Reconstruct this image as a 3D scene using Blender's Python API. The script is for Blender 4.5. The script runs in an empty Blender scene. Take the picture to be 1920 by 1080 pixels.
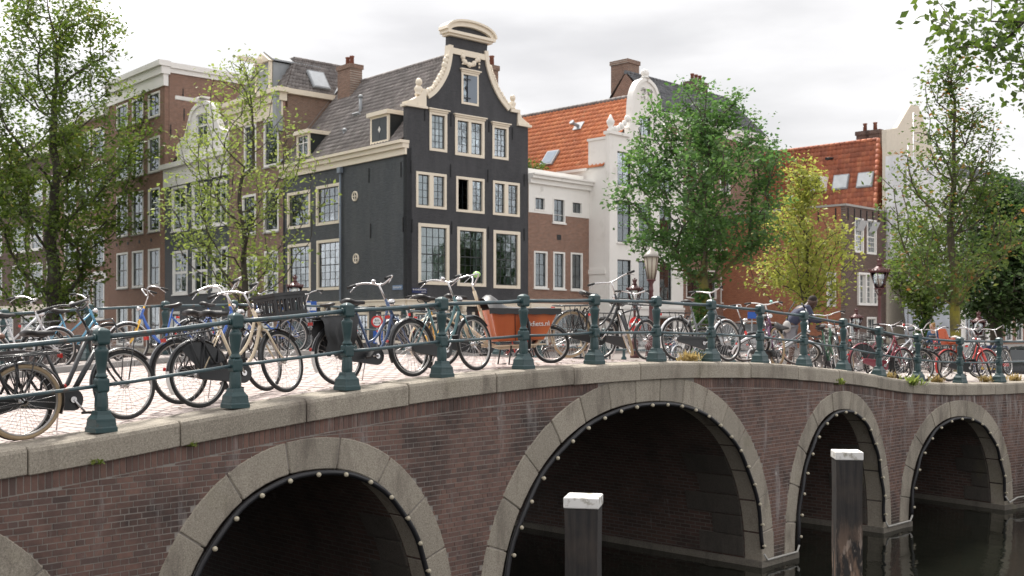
import bpy, bmesh, math, random
import numpy as np
from mathutils import Vector, Matrix
from mathutils.geometry import tessellate_polygon
rad = math.radians
rng = random.Random(7)
scene = bpy.context.scene
COL = scene.collection
# ------------------------------------------------------------------ camera, sky, sun, exposure
FPX, CX, HZ, EYE = 2083.0, 960.0, 618.0, 3.85        # focal length and horizon in photo pixels, eye height over the water
ZS = 2.70                                             # street level over the water
cd = bpy.data.cameras.new('camera'); cam = bpy.data.objects.new('camera', cd); COL.objects.link(cam)
cam.location = (0, 0, EYE); cam.rotation_euler = (rad(90), 0, 0)
cd.sensor_width = 36; cd.lens = 36*FPX/1920; cd.shift_y = (HZ-540)/1920
cd.clip_start = 0.1; cd.clip_end = 3000
cd.dof.use_dof = True; cd.dof.focus_distance = 14.5; cd.dof.aperture_fstop = 3.2
scene.camera = cam
SUN_EL, SUN_AZ = 56, -24                              # behind the houses, a little to the left
world = bpy.data.worlds.new('World'); scene.world = world; world.use_nodes = True
wn, wl = world.node_tree.nodes, world.node_tree.links
wn.clear()
out = wn.new('ShaderNodeOutputWorld'); mixw = wn.new('ShaderNodeMixShader')
b1 = wn.new('ShaderNodeBackground'); b2 = wn.new('ShaderNodeBackground')
sky = wn.new('ShaderNodeTexSky'); sky.sky_type = 'NISHITA'; sky.sun_disc = False
sky.sun_elevation = rad(SUN_EL); sky.sun_rotation = rad(SUN_AZ)
b1.inputs['Strength'].default_value = 0.10; wl.new(sky.outputs[0], b1.inputs['Color'])
tc = wn.new('ShaderNodeTexCoord'); mp = wn.new('ShaderNodeMapping'); mp.inputs['Scale'].default_value = (1.6, 1.6, 6.0)
mp.inputs['Rotation'].default_value = (0.1, 0.05, 0.3); mp.inputs['Location'].default_value = (2.0, 1.0, 0.5)
nz = wn.new('ShaderNodeTexNoise'); nz.inputs['Scale'].default_value = 1.5; nz.inputs['Detail'].default_value = 7; nz.inputs['Roughness'].default_value = 0.48
cr = wn.new('ShaderNodeValToRGB'); cr.color_ramp.elements[0].position = 0.30; cr.color_ramp.elements[1].position = 0.66; _e = cr.color_ramp.elements.new(0.50); _e.color = (0.405, 0.396, 0.392, 1); cr.color_ramp.interpolation = 'EASE'
cr.color_ramp.elements[0].color = (0.30, 0.294, 0.292, 1); cr.color_ramp.elements[2].color = (0.98, 0.955, 0.955, 1)
cov = wn.new('ShaderNodeMapRange'); cov.inputs[1].default_value = 0.20; cov.inputs[2].default_value = 0.31
cov.inputs[3].default_value = 0.6; cov.inputs[4].default_value = 0.97
wl.new(tc.outputs['Generated'], mp.inputs[0]); wl.new(mp.outputs[0], nz.inputs['Vector'])
wl.new(nz.outputs['Fac'], cr.inputs[0]); wl.new(nz.outputs['Fac'], cov.inputs[0])
wl.new(cr.outputs[0], b2.inputs['Color']); b2.inputs['Strength'].default_value = 0.62
wl.new(cov.outputs[0], mixw.inputs[0]); wl.new(b1.outputs[0], mixw.inputs[1]); wl.new(b2.outputs[0], mixw.inputs[2])
wl.new(mixw.outputs[0], out.inputs['Surface'])
sd = bpy.data.lights.new('sun', 'SUN'); sun = bpy.data.objects.new('sun', sd); COL.objects.link(sun)
sd.energy = 1.5; sd.angle = rad(10); sd.color = (1.0, 0.95, 0.88)
_az, _el = rad(SUN_AZ), rad(SUN_EL)
sdir = Vector((math.sin(_az)*math.cos(_el), math.cos(_az)*math.cos(_el), math.sin(_el)))   # towards the sun
sun.rotation_euler = (-sdir).to_track_quat('-Z', 'Y').to_euler(); sun.location = (-20, 40, 60)
scene.view_settings.view_transform = 'Standard'; scene.view_settings.look = 'None'
scene.view_settings.gamma = 1.0; scene.view_settings.exposure = 2.05; scene.view_settings.use_curve_mapping = False
try:
    scene.cycles.use_denoising = True; scene.cycles.max_bounces = 6; scene.cycles.diffuse_bounces = 3
    scene.cycles.glossy_bounces = 3; scene.cycles.transmission_bounces = 4; scene.cycles.transparent_max_bounces = 10
except Exception: pass

# ------------------------------------------------------------------ helpers
def at(px, Y, py=None):
    """the point that stands at depth Y on the sight line through photo pixel px (, py)"""
    z = ZS if py is None else EYE-(py-HZ)*Y/FPX
    return Vector(((px-CX)/FPX*Y, Y, z))
def zs(x, y):
    """street level: the quay falls away gently to the right of the bridge end"""
    t = min(1, max(0, (x-11)/9.0)); t = t*t*(3-2*t)
    k = min(1, max(0, (y-27)/8.0)); return ZS-1.0*t*k
def tag(o, label=None, cat=None, group=None, kind=None):
    if label: o['label'] = label
    if cat: o['category'] = cat
    if group: o['group'] = group
    if kind: o['kind'] = kind
    return o
def thing(name, label, cat, loc=(0, 0, 0), rotz=0, group=None):
    o = bpy.data.objects.new(name, None); COL.objects.link(o); o.empty_display_size = 0.2
    o.location = loc; o.rotation_euler = (0, 0, rotz)
    return tag(o, label, cat, group)
def link(name, mesh, parent=None, M=None, mat=None):
    o = bpy.data.objects.new(name, mesh); COL.objects.link(o)
    if parent is not None: o.parent = parent
    if M is not None: o.matrix_local = M
    if mat is not None:
        if len(mesh.materials) == 0: mesh.materials.append(mat)
        elif mesh.materials[0] is not mat:
            o.material_slots[0].link = 'OBJECT'; o.material_slots[0].material = mat
    return o
T = Matrix.Translation
def RZ(a): return Matrix.Rotation(a, 4, 'Z')
def RX(a): return Matrix.Rotation(a, 4, 'X')
def RY(a): return Matrix.Rotation(a, 4, 'Y')
class MB:
    """collects shapes, links them as ONE mesh object"""
    def __init__(s): s.v = []; s.f = []; s.t = []; s.sm = []; s.mi = []
    def add(s, vs, fs, t=0.0, smooth=False, M=None, mi=0):
        n = len(s.v)
        if M is not None: vs = [M @ Vector(p) for p in vs]
        s.v.extend([tuple(p) for p in vs])
        for f in fs: s.f.append(tuple(i+n for i in f)); s.t.append(t); s.sm.append(smooth); s.mi.append(mi)
        return s
    def hexa(s, p, t=0.0, M=None, mi=0):     # p: 4 bottom (ccw from above), 4 top
        return s.add(p, [(3, 2, 1, 0), (4, 5, 6, 7), (0, 1, 5, 4), (1, 2, 6, 5), (2, 3, 7, 6), (3, 0, 4, 7)], t, M=M, mi=mi)
    def box(s, x0, x1, y0, y1, z0, z1, t=0.0, M=None, mi=0):
        return s.hexa([(x0, y0, z0), (x1, y0, z0), (x1, y1, z0), (x0, y1, z0), (x0, y0, z1), (x1, y0, z1), (x1, y1, z1), (x0, y1, z1)], t, M, mi)
    def tube(s, pts, r, n=8, caps=True, t=0.0, M=None, closed=False, mi=0):
        pts = [Vector(p) for p in pts]; k = len(pts)
        rs = r if isinstance(r, (list, tuple)) else [r]*k
        vs = []; up = None
        for i, p in enumerate(pts):
            a = pts[(i-1) % k] if (i > 0 or closed) else p
            b = pts[(i+1) % k] if (i < k-1 or closed) else p
            d = (b-a).normalized()
            if up is None:
                up = Vector((0, 0, 1)) if abs(d.z) < 0.9 else Vector((1, 0, 0))
            x = d.cross(up)
            if x.length < 1e-5: x = d.cross(Vector((0.3, 1, 0.2)))
            x.normalize(); y = x.cross(d); up = y
            for j in range(n):
                a_ = 2*math.pi*j/n
                vs.append(p+x*math.cos(a_)*rs[i]+y*math.sin(a_)*rs[i])
        fs = []
        for i in range(k if closed else k-1):
            for j in range(n):
                a0, a1 = i*n+j, i*n+(j+1) % n; b0, b1 = ((i+1) % k)*n+j, ((i+1) % k)*n+(j+1) % n
                fs.append((a0, a1, b1, b0))
        s.add(vs, fs, t, True, M, mi)
        if caps and not closed:
            m = len(s.v)-len(vs)
            for f in (tuple(range(n-1, -1, -1)), tuple(range((k-1)*n, k*n))):
                s.f.append(tuple(i+m for i in f)); s.t.append(t); s.sm.append(False); s.mi.append(mi)
        return s
    def lathe(s, prof, n=12, M=None, smooth=True, t=0.0, rot=0.0, sx=1.0, sy=1.0, mi=0):     # prof: (r, z) bottom to top
        vs = []; fs = []
        for r, z in prof:
            for j in range(n):
                a = 2*math.pi*j/n+rot; vs.append((r*math.cos(a)*sx, r*math.sin(a)*sy, z))
        for i in range(len(prof)-1):
            for j in range(n): fs.append((i*n+j, i*n+(j+1) % n, (i+1)*n+(j+1) % n, (i+1)*n+j))
        s.add(vs, fs, t, smooth, M, mi)
        m = len(s.v)-len(vs); k = len(prof)
        for f in (tuple(range(n-1, -1, -1)), tuple(range((k-1)*n, k*n))):
            s.f.append(tuple(i+m for i in f)); s.t.append(t); s.sm.append(False); s.mi.append(mi)
        return s
    def ball(s, c, r, n=10, k=6, sc=(1, 1, 1), t=0.0, M=None, mi=0):
        vs = []; fs = []
        for i in range(k+1):
            a = math.pi*i/k
            for j in range(n):
                b = 2*math.pi*j/n
                vs.append((c[0]+r*sc[0]*math.sin(a)*math.cos(b), c[1]+r*sc[1]*math.sin(a)*math.sin(b), c[2]-r*sc[2]*math.cos(a)))
        for i in range(k):
            for j in range(n): fs.append((i*n+j, i*n+(j+1) % n, (i+1)*n+(j+1) % n, (i+1)*n+j))
        return s.add(vs, fs, t, True, M, mi)
    def prism(s, poly, y0, y1, holes=(), t=0.0, M=None, mi=0):
        """polygon in x-z (with holes) given thickness y0 (front) .. y1"""
        loops = [[Vector((a, b, 0)) for a, b in L] for L in [poly]+list(holes)]
        flat = [(p.x, p.y) for L in loops for p in L]; n = len(flat)
        tris = tessellate_polygon(loops)
        vs = [(a, y0, b) for a, b in flat]+[(a, y1, b) for a, b in flat]
        fs = []
        for tr in tris:
            a, b, c = [flat[i] for i in tr]
            ar = (b[0]-a[0])*(c[1]-a[1])-(b[1]-a[1])*(c[0]-a[0])
            if abs(ar) < 1e-9: continue
            q = tuple(tr) if ar > 0 else tuple(reversed(tr))
            fs.append(q); fs.append(tuple(i+n for i in reversed(q)))
        k = 0
        for li, L in enumerate(loops):
            m = len(L); A = sum(L[i].x*L[(i+1) % m].y-L[(i+1) % m].x*L[i].y for i in range(m))
            out_ = (A > 0) == (li == 0)
            for i in range(m):
                a, b = k+i, k+(i+1) % m
                fs.append((b, a, a+n, b+n) if out_ else (a, b, b+n, a+n))
            k += m
        return s.add(vs, fs, t, False, M, mi)
    def mesh(s, name, mats=None, smooth=None):
        me = bpy.data.meshes.new(name); me.from_pydata(s.v, [], s.f)
        if any(s.t):
            a = me.attributes.new('tint', 'FLOAT', 'FACE'); a.data.foreach_set('value', np.array(s.t, dtype=np.float32))
        sm = s.sm if smooth is None else [smooth]*len(s.f)
        me.polygons.foreach_set('use_smooth', sm)
        if mats is not None:
            for m in (mats if isinstance(mats, (list, tuple)) else [mats]): me.materials.append(m)
            if any(s.mi): me.polygons.foreach_set('material_index', np.array(s.mi, dtype=np.int32))
        me.update(); return me
    def build(s, name, mats, parent=None, M=None, smooth=None):
        return link(name, s.mesh(name, mats, smooth), parent, M)
def bevel_mesh(me, w, seg=1, ang=0.5):
    bm = bmesh.new(); bm.from_mesh(me)
    bmesh.ops.remove_doubles(bm, verts=bm.verts, dist=1e-5)
    es = [e for e in bm.edges if len(e.link_faces) == 2 and e.calc_face_angle(0) > ang]
    bmesh.ops.bevel(bm, geom=es, offset=w, segments=seg, affect='EDGES', profile=0.5, clamp_overlap=True)
    bm.to_mesh(me); bm.free(); return me

# ------------------------------------------------------------------ materials
MATS = {}
class G:
    """small node-graph writer"""
    def __init__(s, name):
        s.m = bpy.data.materials.new(name); s.m.use_nodes = True
        s.n, s.l = s.m.node_tree.nodes, s.m.node_tree.links; s.n.clear()
        s.o = s.n.new('ShaderNodeOutputMaterial'); s.b = s.n.new('ShaderNodeBsdfPrincipled')
        s.l.new(s.b.outputs[0], s.o.inputs[0])
    def N(s, kind, **kw):
        nd = s.n.new('ShaderNode'+kind)
        for k, v in kw.items():
            if k.startswith('i_'):
                key = k[2:]; nd.inputs[int(key) if key.isdigit() else key.replace('_', ' ')].default_value = v
            else: setattr(nd, k, v)
        return nd
    def L(s, a, b): s.l.new(a, b)
    def math(s, op, a, b=None, c=None, clamp=False):
        nd = s.n.new('ShaderNodeMath'); nd.operation = op; nd.use_clamp = clamp
        for i, x in enumerate((a, b, c)):
            if x is None: continue
            if isinstance(x, (int, float)): nd.inputs[i].default_value = x
            else: s.l.new(x, nd.inputs[i])
        return nd.outputs[0]
    def mix(s, fac, a, b, mode='MIX'):
        nd = s.n.new('ShaderNodeMix'); nd.data_type = 'RGBA'; nd.blend_type = mode
        for sock, x in ((nd.inputs[0], fac), (nd.inputs[6], a), (nd.inputs[7], b)):
            if isinstance(x, (int, float)): sock.default_value = x
            elif isinstance(x, tuple): sock.default_value = (*x[:3], 1)
            else: s.l.new(x, sock)
        return nd.outputs[2]
    def noise(s, vec, scale, detail=4, rough=0.55):
        nd = s.N('TexNoise'); nd.inputs['Scale'].default_value = scale; nd.inputs['Detail'].default_value = detail; nd.inputs['Roughness'].default_value = rough
        s.L(vec, nd.inputs['Vector']); return nd.outputs['Fac']
    def ramp(s, x, lo, hi, a=0.0, b=1.0):
        nd = s.N('MapRange', clamp=True); s.L(x, nd.inputs[0])
        for i, v in zip((1, 2, 3, 4), (lo, hi, a, b)): nd.inputs[i].default_value = v
        return nd.outputs[0]
    def bump(s, h, strength, dist=0.01):
        nd = s.N('Bump'); nd.inputs['Strength'].default_value = strength; nd.inputs['Distance'].default_value = dist
        s.L(h, nd.inputs['Height']); s.L(nd.outputs[0], s.b.inputs['Normal'])
    def pos(s): return s.N('NewGeometry').outputs['Position']
    def obj(s): return s.N('TexCoord').outputs['Object']
    def tint(s):
        a = s.N('Attribute'); a.attribute_name = 'tint'
        r = s.N('ObjectInfo').outputs['Random']
        return s.math('FRACT', s.math('ADD', a.outputs['Fac'], r))
def mat(name, col, rough=0.6, metal=0.0, var=0.15, scale=5.0, bump=0.0, bscale=60.0, tint=0.0, col2=None, c2=(0.55, 0.75), c2scale=2.0, spec=0.5, coat=0.0, world=False, streak=False):
    if name in MATS: return MATS[name]
    g = G(name); v = g.pos() if world else g.obj()
    n = g.noise(v, scale)
    c = g.mix(n, tuple(x*(1-var) for x in col), tuple(min(1, x*(1+var)) for x in col))
    if tint:
        k = g.ramp(g.tint(), 0, 1, 1-tint, 1+tint)
        cmb = g.N('CombineColor')
        for i in range(3): g.L(k, cmb.inputs[i])
        c = g.mix(1.0, c, cmb.outputs[0], 'MULTIPLY')
    if col2:
        vv = v
        if streak:
            mpn = g.N('Mapping'); mpn.inputs['Scale'].default_value = (1, 1, 0.12); g.L(v, mpn.inputs[0]); vv = mpn.outputs[0]
        n2 = g.ramp(g.noise(vv, c2scale, 6, 0.6), *c2)
        c = g.mix(n2, c, col2)
    g.L(c, g.b.inputs['Base Color'])
    r = g.ramp(n, 0.3, 0.7, max(0.02, rough-0.08), min(1, rough+0.08)); g.L(r, g.b.inputs['Roughness'])
    g.b.inputs['Metallic'].default_value = metal; g.b.inputs['Specular IOR Level'].default_value = spec
    g.b.inputs['Coat Weight'].default_value = coat
    if bump: g.bump(g.noise(v, bscale, 5), bump, 0.02)
    MATS[name] = g.m; return g.m
def brickmat(name, c1, c2, mortar, bw=0.21, bh=0.066, ms=0.008, rough=0.85, bump=0.5, stain=None, stain_r=(0.55, 0.8), patch=0.25):
    if name in MATS: return MATS[name]
    g = G(name); o = g.obj()
    sp = g.N('SeparateXYZ'); g.L(o, sp.inputs[0]); cb = g.N('CombineXYZ'); g.L(sp.outputs[0], cb.inputs[0]); g.L(sp.outputs[2], cb.inputs[1])
    br = g.N('TexBrick'); br.inputs['Scale'].default_value = 1.0; br.inputs['Brick Width'].default_value = bw; br.inputs['Row Height'].default_value = bh
    br.inputs['Mortar Size'].default_value = ms; br.inputs['Mortar Smooth'].default_value = 0.3; br.inputs['Bias'].default_value = 0.0
    g.L(cb.outputs[0], br.inputs['Vector'])
    n = g.noise(o, 0.7, 6); n2 = g.noise(o, 30, 3)
    a = g.mix(g.ramp(n, 0.3, 0.7), c1, tuple(x*(1-patch) for x in c1)); b = g.mix(g.ramp(n2, 0.35, 0.65), c2, tuple(x*(1-patch) for x in c2))
    g.L(a, br.inputs['Color1']); g.L(b, br.inputs['Color2']); br.inputs['Mortar'].default_value = (*mortar, 1)
    m3 = g.N('Mapping'); m3.inputs['Scale'].default_value = (2.2, 2.2, 9.0); g.L(o, m3.inputs[0]); n3 = g.noise(m3.outputs[0], 1.6, 6, 0.7)
    kk = g.ramp(n3, 0.3, 0.7, 0.74, 1.26); c3 = g.N('CombineColor')
    for i in range(3): g.L(kk, c3.inputs[i])
    c = g.mix(1.0, br.outputs['Color'], c3.outputs[0], 'MULTIPLY')
    if stain:
        mpn = g.N('Mapping'); mpn.inputs['Scale'].default_value = (1, 1, 0.25); g.L(o, mpn.inputs[0])
        c = g.mix(g.ramp(g.noise(mpn.outputs[0], 1.2, 6, 0.65), *stain_r), c, stain)
    g.L(c, g.b.inputs['Base Color']); g.b.inputs['Roughness'].default_value = rough
    h = g.math('ADD', g.math('ADD', g.math('MULTIPLY', br.outputs['Fac'], -1.0), g.math('MULTIPLY', n2, 0.5)), g.math('MULTIPLY', n3, 2.0))
    g.bump(h, bump, 0.016)
    MATS[name] = g.m; return g.m
def glassmat(name, tintc=(0.75, 0.8, 0.8), refl=0.22):
    if name in MATS: return MATS[name]
    g = G(name); g.n.remove(g.b)
    tr = g.N('BsdfTransparent'); tr.inputs[0].default_value = (*tintc, 1)
    gl = g.N('BsdfGlossy'); gl.inputs['Roughness'].default_value = 0.02; gl.inputs[0].default_value = (0.9, 0.95, 1, 1)
    lw = g.N('LayerWeight'); lw.inputs[0].default_value = 0.35
    n = g.N('Bump'); n.inputs['Strength'].default_value = 0.12; n.inputs['Distance'].default_value = 0.05
    g.L(g.noise(g.pos(), 1.7, 2), n.inputs['Height']); g.L(n.outputs[0], gl.inputs['Normal'])
    f = g.math('ADD', g.math('MULTIPLY', lw.outputs['Fresnel'], 0.8), refl, clamp=True)
    ms = g.N('MixShader'); g.L(f, ms.inputs[0]); g.L(tr.outputs[0], ms.inputs[1]); g.L(gl.outputs[0], ms.inputs[2]); g.L(ms.outputs[0], g.o.inputs[0])
    MATS[name] = g.m; return g.m
def leafmat(name, cols, trans=0.35):
    """leaf colours spread over the tint attribute"""
    if name in MATS: return MATS[name]
    g = G(name); g.n.remove(g.b)
    a = g.N('Attribute'); a.attribute_name = 'tint'
    rp = g.N('ValToRGB'); el = rp.color_ramp.elements
    while len(el) < len(cols): el.new(0.5)
    for e, (p, c) in zip(el, cols): e.position = p; e.color = (*c, 1)
    g.L(a.outputs['Fac'], rp.inputs[0])
    df = g.N('BsdfDiffuse'); tl = g.N('BsdfTranslucent'); gl = g.N('BsdfGlossy'); gl.inputs['Roughness'].default_value = 0.45; gl.inputs[0].default_value = (0.5, 0.5, 0.5, 1)
    g.L(rp.outputs[0], df.inputs[0])
    hs = g.N('HueSaturation'); hs.inputs['Hue'].default_value = 0.495; hs.inputs['Saturation'].default_value = 1.1; hs.inputs['Value'].default_value = 1.5
    g.L(rp.outputs[0], hs.inputs['Color']); g.L(hs.outputs[0], tl.inputs[0])
    m1 = g.N('MixShader'); m1.inputs[0].default_value = trans; g.L(df.outputs[0], m1.inputs[1]); g.L(tl.outputs[0], m1.inputs[2])
    m2 = g.N('MixShader'); m2.inputs[0].default_value = 0.05; g.L(m1.outputs[0], m2.inputs[1]); g.L(gl.outputs[0], m2.inputs[2])
    g.L(m2.outputs[0], g.o.inputs[0]); MATS[name] = g.m; return g.m
GLASS = glassmat('window_glass', (0.75, 0.8, 0.8), 0.13)
GLASS_CLEAR = glassmat('clear_glass', (0.9, 0.92, 0.9), 0.22)
DARK_ROOM = mat('dark_interior', (0.06, 0.055, 0.05), 0.9)
CURTAIN = mat('white_curtain', (0.7, 0.69, 0.66), 0.9, var=0.08, scale=3)
STEEL = mat('polished_metal', (0.62, 0.62, 0.64), 0.28, 1.0, var=0.05)
BLACKP = mat('black_rubber', (0.016, 0.016, 0.017), 0.7, var=0.25)
# ------------------------------------------------------------------ the bridge: u runs along it, v across (away from the camera), z up
BA, BA2, UB = rad(44.4), rad(54.5), 16.2
BW = 8.5                                              # railing to railing
BO = Vector(((190-CX)/FPX*10.2, 10.2, 0))
BD = Vector((math.sin(BA), math.cos(BA), 0)); BD2 = Vector((math.sin(BA2), math.cos(BA2), 0))
def bdir(u):
    k = min(1, max(0, (u-UB+0.7)/1.4)); a = BA+(BA2-BA)*k
    return Vector((math.sin(a), math.cos(a), 0))
def BP(u, v, z):
    p = BO+BD*min(u, UB)+BD2*max(0, u-UB)
    d = bdir(u); p = p+Vector((-d.y, d.x, 0))*v; p.z = z; return p
def bframe(u, v, z, yaw=0.0, pitch=0.0):
    d = bdir(u); return T(BP(u, v, z)) @ RZ(math.atan2(d.y, d.x)+yaw) @ RY(pitch)
def zt(u):
    e = abs(u-7.9)
    if e < 7.5: return 3.385-0.0077*e*e
    return max(2.72, 2.952-0.1155*(e-7.5)+0.01444*(e-7.5)**2) if e < 11.5 else 2.72
def slope(u): return (zt(u+0.1)-zt(u-0.1))/0.2
def u_of(px, v):
    """where the sight line through photo column px meets the line v metres inside the railing"""
    r = (px-CX)/FPX
    for k, (o, d, lo) in enumerate(((BO, BD, 0), (BO+BD*UB, BD2, UB))):
        n = Vector((-d.y, d.x, 0)); p = o+n*v
        u = (r*p.y-p.x)/(d.x-r*d.y)+lo
        if k == 1 or u <= UB: return u
# (centre, half width, height) of the arches
ARCHES = [(-2.05, 1.66, 2.10), (2.27, 1.72, 2.37), (8.03, 3.02, 2.82), (13.70, 1.62, 2.42), (18.05, 1.70, 2.07)]
RING = [0.34, 0.34, 0.37, 0.33, 0.33]
EXPN = 2.25
def arch_pt(A, th, off=0.0):
    """point of the arch line at parameter th (0 right foot .. pi left foot), pushed out by off"""
    c, a, h = A
    f = lambda q: Vector((c+a*math.copysign(abs(math.cos(q))**(2/EXPN), math.cos(q)), h*abs(math.sin(q))**(2/EXPN)))
    p = f(th)
    if off:
        t = f(min(math.pi, th+0.01))-f(max(0, th-0.01)); n = Vector((t.y, -t.x)).normalized(); p = p+n*off
    return p
def arch_line(A, n, off=0.0):
    """n+1 points evenly spaced along the arch"""
    q = [arch_pt(A, math.pi*i/400) for i in range(401)]
    L = [0]
    for i in range(400): L.append(L[-1]+(q[i+1]-q[i]).length)
    th = np.interp(np.linspace(0, L[-1], n+1), L, np.linspace(0, math.pi, 401))
    return [arch_pt(A, t, off) for t in th], L[-1]
def in_arch(A, u, z, off=0.0):
    c, a, h = A
    return z > -1 and (abs(u-c)/(a+off))**EXPN+(max(0, z)/(h+off))**EXPN < 1
# materials
def g_brick():
    g = G('bridge_brick'); p = g.pos()
    t = g.tint()
    rp = g.N('ValToRGB'); el = rp.color_ramp.elements
    for _ in range(3): el.new(0.5)
    for e, (q, c) in zip(el, [(0, (0.125, 0.074, 0.062)), (0.3, (0.175, 0.099, 0.079)), (0.6, (0.210, 0.118, 0.092)), (0.85, (0.165, 0.098, 0.082)), (1, (0.100, 0.066, 0.058))]): e.position = q; e.color = (*c, 1)
    g.L(t, rp.inputs[0]); c = rp.outputs[0]
    n = g.noise(p, 22, 5); c = g.mix(g.ramp(n, 0.35, 0.7, 0, 0.45), c, (0.10, 0.075, 0.065))
    c = g.mix(g.ramp(g.noise(p, 0.9, 6, 0.65), 0.50, 0.66, 0, 0.85), c, (0.040, 0.030, 0.028))        # dark soot patches
    m = g.N('Mapping'); m.inputs['Scale'].default_value = (1, 1, 0.16); g.L(p, m.inputs[0])
    c = g.mix(g.ramp(g.noise(m.outputs[0], 2.6, 7, 0.7), 0.57, 0.74, 0, 0.75), c, (0.42, 0.40, 0.39))   # pale salt streaks
    c = g.mix(g.ramp(g.noise(p, 4.0, 6, 0.65), 0.64, 0.76, 0, 0.7), c, (0.5, 0.48, 0.46))
    sp = g.N('SeparateXYZ'); g.L(p, sp.inputs[0])
    m4 = g.N('Mapping'); m4.inputs['Scale'].default_value = (1.6, 1.6, 0.22); g.L(p, m4.inputs[0])
    wet = g.math('MULTIPLY', g.ramp(sp.outputs[0], 4.5, 8.0), g.ramp(sp.outputs[2], 1.2, 2.7))          # lime run-off under the coping at the right
    c = g.mix(g.math('MULTIPLY', wet, g.ramp(g.noise(m4.outputs[0], 3.4, 7, 0.72), 0.50, 0.66, 0, 0.85)), c, (0.46, 0.44, 0.42))
    c = g.mix(g.math('MULTIPLY', wet, g.ramp(g.noise(m4.outputs[0], 1.3, 5, 0.6), 0.50, 0.70, 0, 0.6)), c, (0.17, 0.155, 0.145))
    c = g.mix(g.math('MULTIPLY', g.ramp(sp.outputs[2], 0.55, 0.12), g.ramp(g.noise(p, 3.0, 4), 0.3, 0.6, 0.3, 0.9)), c, (0.030, 0.032, 0.024))   # tide mark
    g.L(c, g.b.inputs['Base Color']); g.b.inputs['Roughness'].default_value = 0.82
    g.bump(g.noise(p, 90, 4), 0.35, 0.01); return g.m
M_BRICK = g_brick()
M_MORTAR = mat('pale_mortar', (0.29, 0.265, 0.24), 0.95, var=0.3, scale=2.0, col2=(0.07, 0.06, 0.055), c2=(0.55, 0.8), bump=0.3, world=True)
def g_granite(name, base, dark):
    g = G(name); p = g.pos(); t = g.tint()
    c = g.mix(g.ramp(t, 0, 1), tuple(x*0.86 for x in base), tuple(x*1.12 for x in base))
    c = g.mix(g.ramp(g.noise(p, 55, 4, 0.8), 0.46, 0.60, 0, 0.6), c, tuple(x*0.42 for x in base))
    c = g.mix(g.ramp(g.noise(p, 75, 3, 0.8), 0.56, 0.66, 0, 0.6), c, tuple(min(1, x*1.75) for x in base))
    m = g.N('Mapping'); m.inputs['Scale'].default_value = (1, 1, 0.3); g.L(p, m.inputs[0])
    c = g.mix(g.ramp(g.noise(m.outputs[0], 2.6, 7, 0.68), 0.50, 0.70, 0, 0.8), c, dark)
    c = g.mix(g.ramp(g.noise(p, 1.1, 5), 0.6, 0.75, 0, 0.35), c, (0.16, 0.15, 0.07))
    g.L(c, g.b.inputs['Base Color']); g.b.inputs['Roughness'].default_value = 0.85
    g.bump(g.noise(p, 60, 5, 0.75), 0.7, 0.015); return g.m
M_GRANITE = g_granite('weathered_granite', (0.37, 0.33, 0.27), (0.13, 0.108, 0.09))
M_LEDGE = g_granite('wet_ledge_stone', (0.20, 0.18, 0.15), (0.07, 0.065, 0.055))
M_JAMB = g_granite('shade_darkened_dirty_stone', (0.088, 0.077, 0.066), (0.04, 0.036, 0.032))  # dark weathered stone; deep shade inside the arches also put into its colour
def g_barrel():
    g = G('vault_brick'); uv = g.N('UVMap'); uv.uv_map = 'UVMap'; v = uv.outputs[0]
    br = g.N('TexBrick'); br.inputs['Scale'].default_value = 1.0; br.inputs['Brick Width'].default_value = 0.21; br.inputs['Row Height'].default_value = 0.066; br.inputs['Mortar Size'].default_value = 0.008
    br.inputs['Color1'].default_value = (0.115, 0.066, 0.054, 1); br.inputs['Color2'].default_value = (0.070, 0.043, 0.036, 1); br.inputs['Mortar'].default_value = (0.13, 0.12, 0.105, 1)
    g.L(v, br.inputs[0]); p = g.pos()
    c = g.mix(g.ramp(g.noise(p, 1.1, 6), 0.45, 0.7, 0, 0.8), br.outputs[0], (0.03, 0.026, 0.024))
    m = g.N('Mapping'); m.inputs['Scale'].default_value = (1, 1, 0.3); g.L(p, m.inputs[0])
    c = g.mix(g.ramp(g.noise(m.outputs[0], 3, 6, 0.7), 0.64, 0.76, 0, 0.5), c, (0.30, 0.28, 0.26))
    g.L(c, g.b.inputs['Base Color']); g.b.inputs['Roughness'].default_value = 0.85
    g.bump(g.math('MULTIPLY', br.outputs['Fac'], -1.0), 0.6, 0.01); return g.m
M_BARREL = g_barrel()
def g_water():
    g = G('canal_water'); p = g.pos()
    g.b.inputs['Base Color'].default_value = (0.010, 0.011, 0.008, 1); g.b.inputs['Roughness'].default_value = 0.04
    g.b.inputs['IOR'].default_value = 1.33
    m = g.N('Mapping'); m.inputs['Scale'].default_value = (1, 0.6, 1); g.L(p, m.inputs[0])
    h = g.math('ADD', g.noise(m.outputs[0], 1.1, 3), g.math('MULTIPLY', g.noise(m.outputs[0], 5.0, 3), 0.25))
    g.bump(h, 0.12, 0.12); return g.m
def quad_sheet(name, pts, m, parent=None):
    me = bpy.data.meshes.new(name); me.from_pydata([tuple(p) for p in pts], [], [tuple(range(len(pts)))]); me.materials.append(m)
    return link(name, me, parent)
tag(quad_sheet('canal_water', [(-500, -300, 0), (500, -300, 0), (500, 700, 0), (-500, 700, 0)], g_water()), kind='structure')
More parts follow.
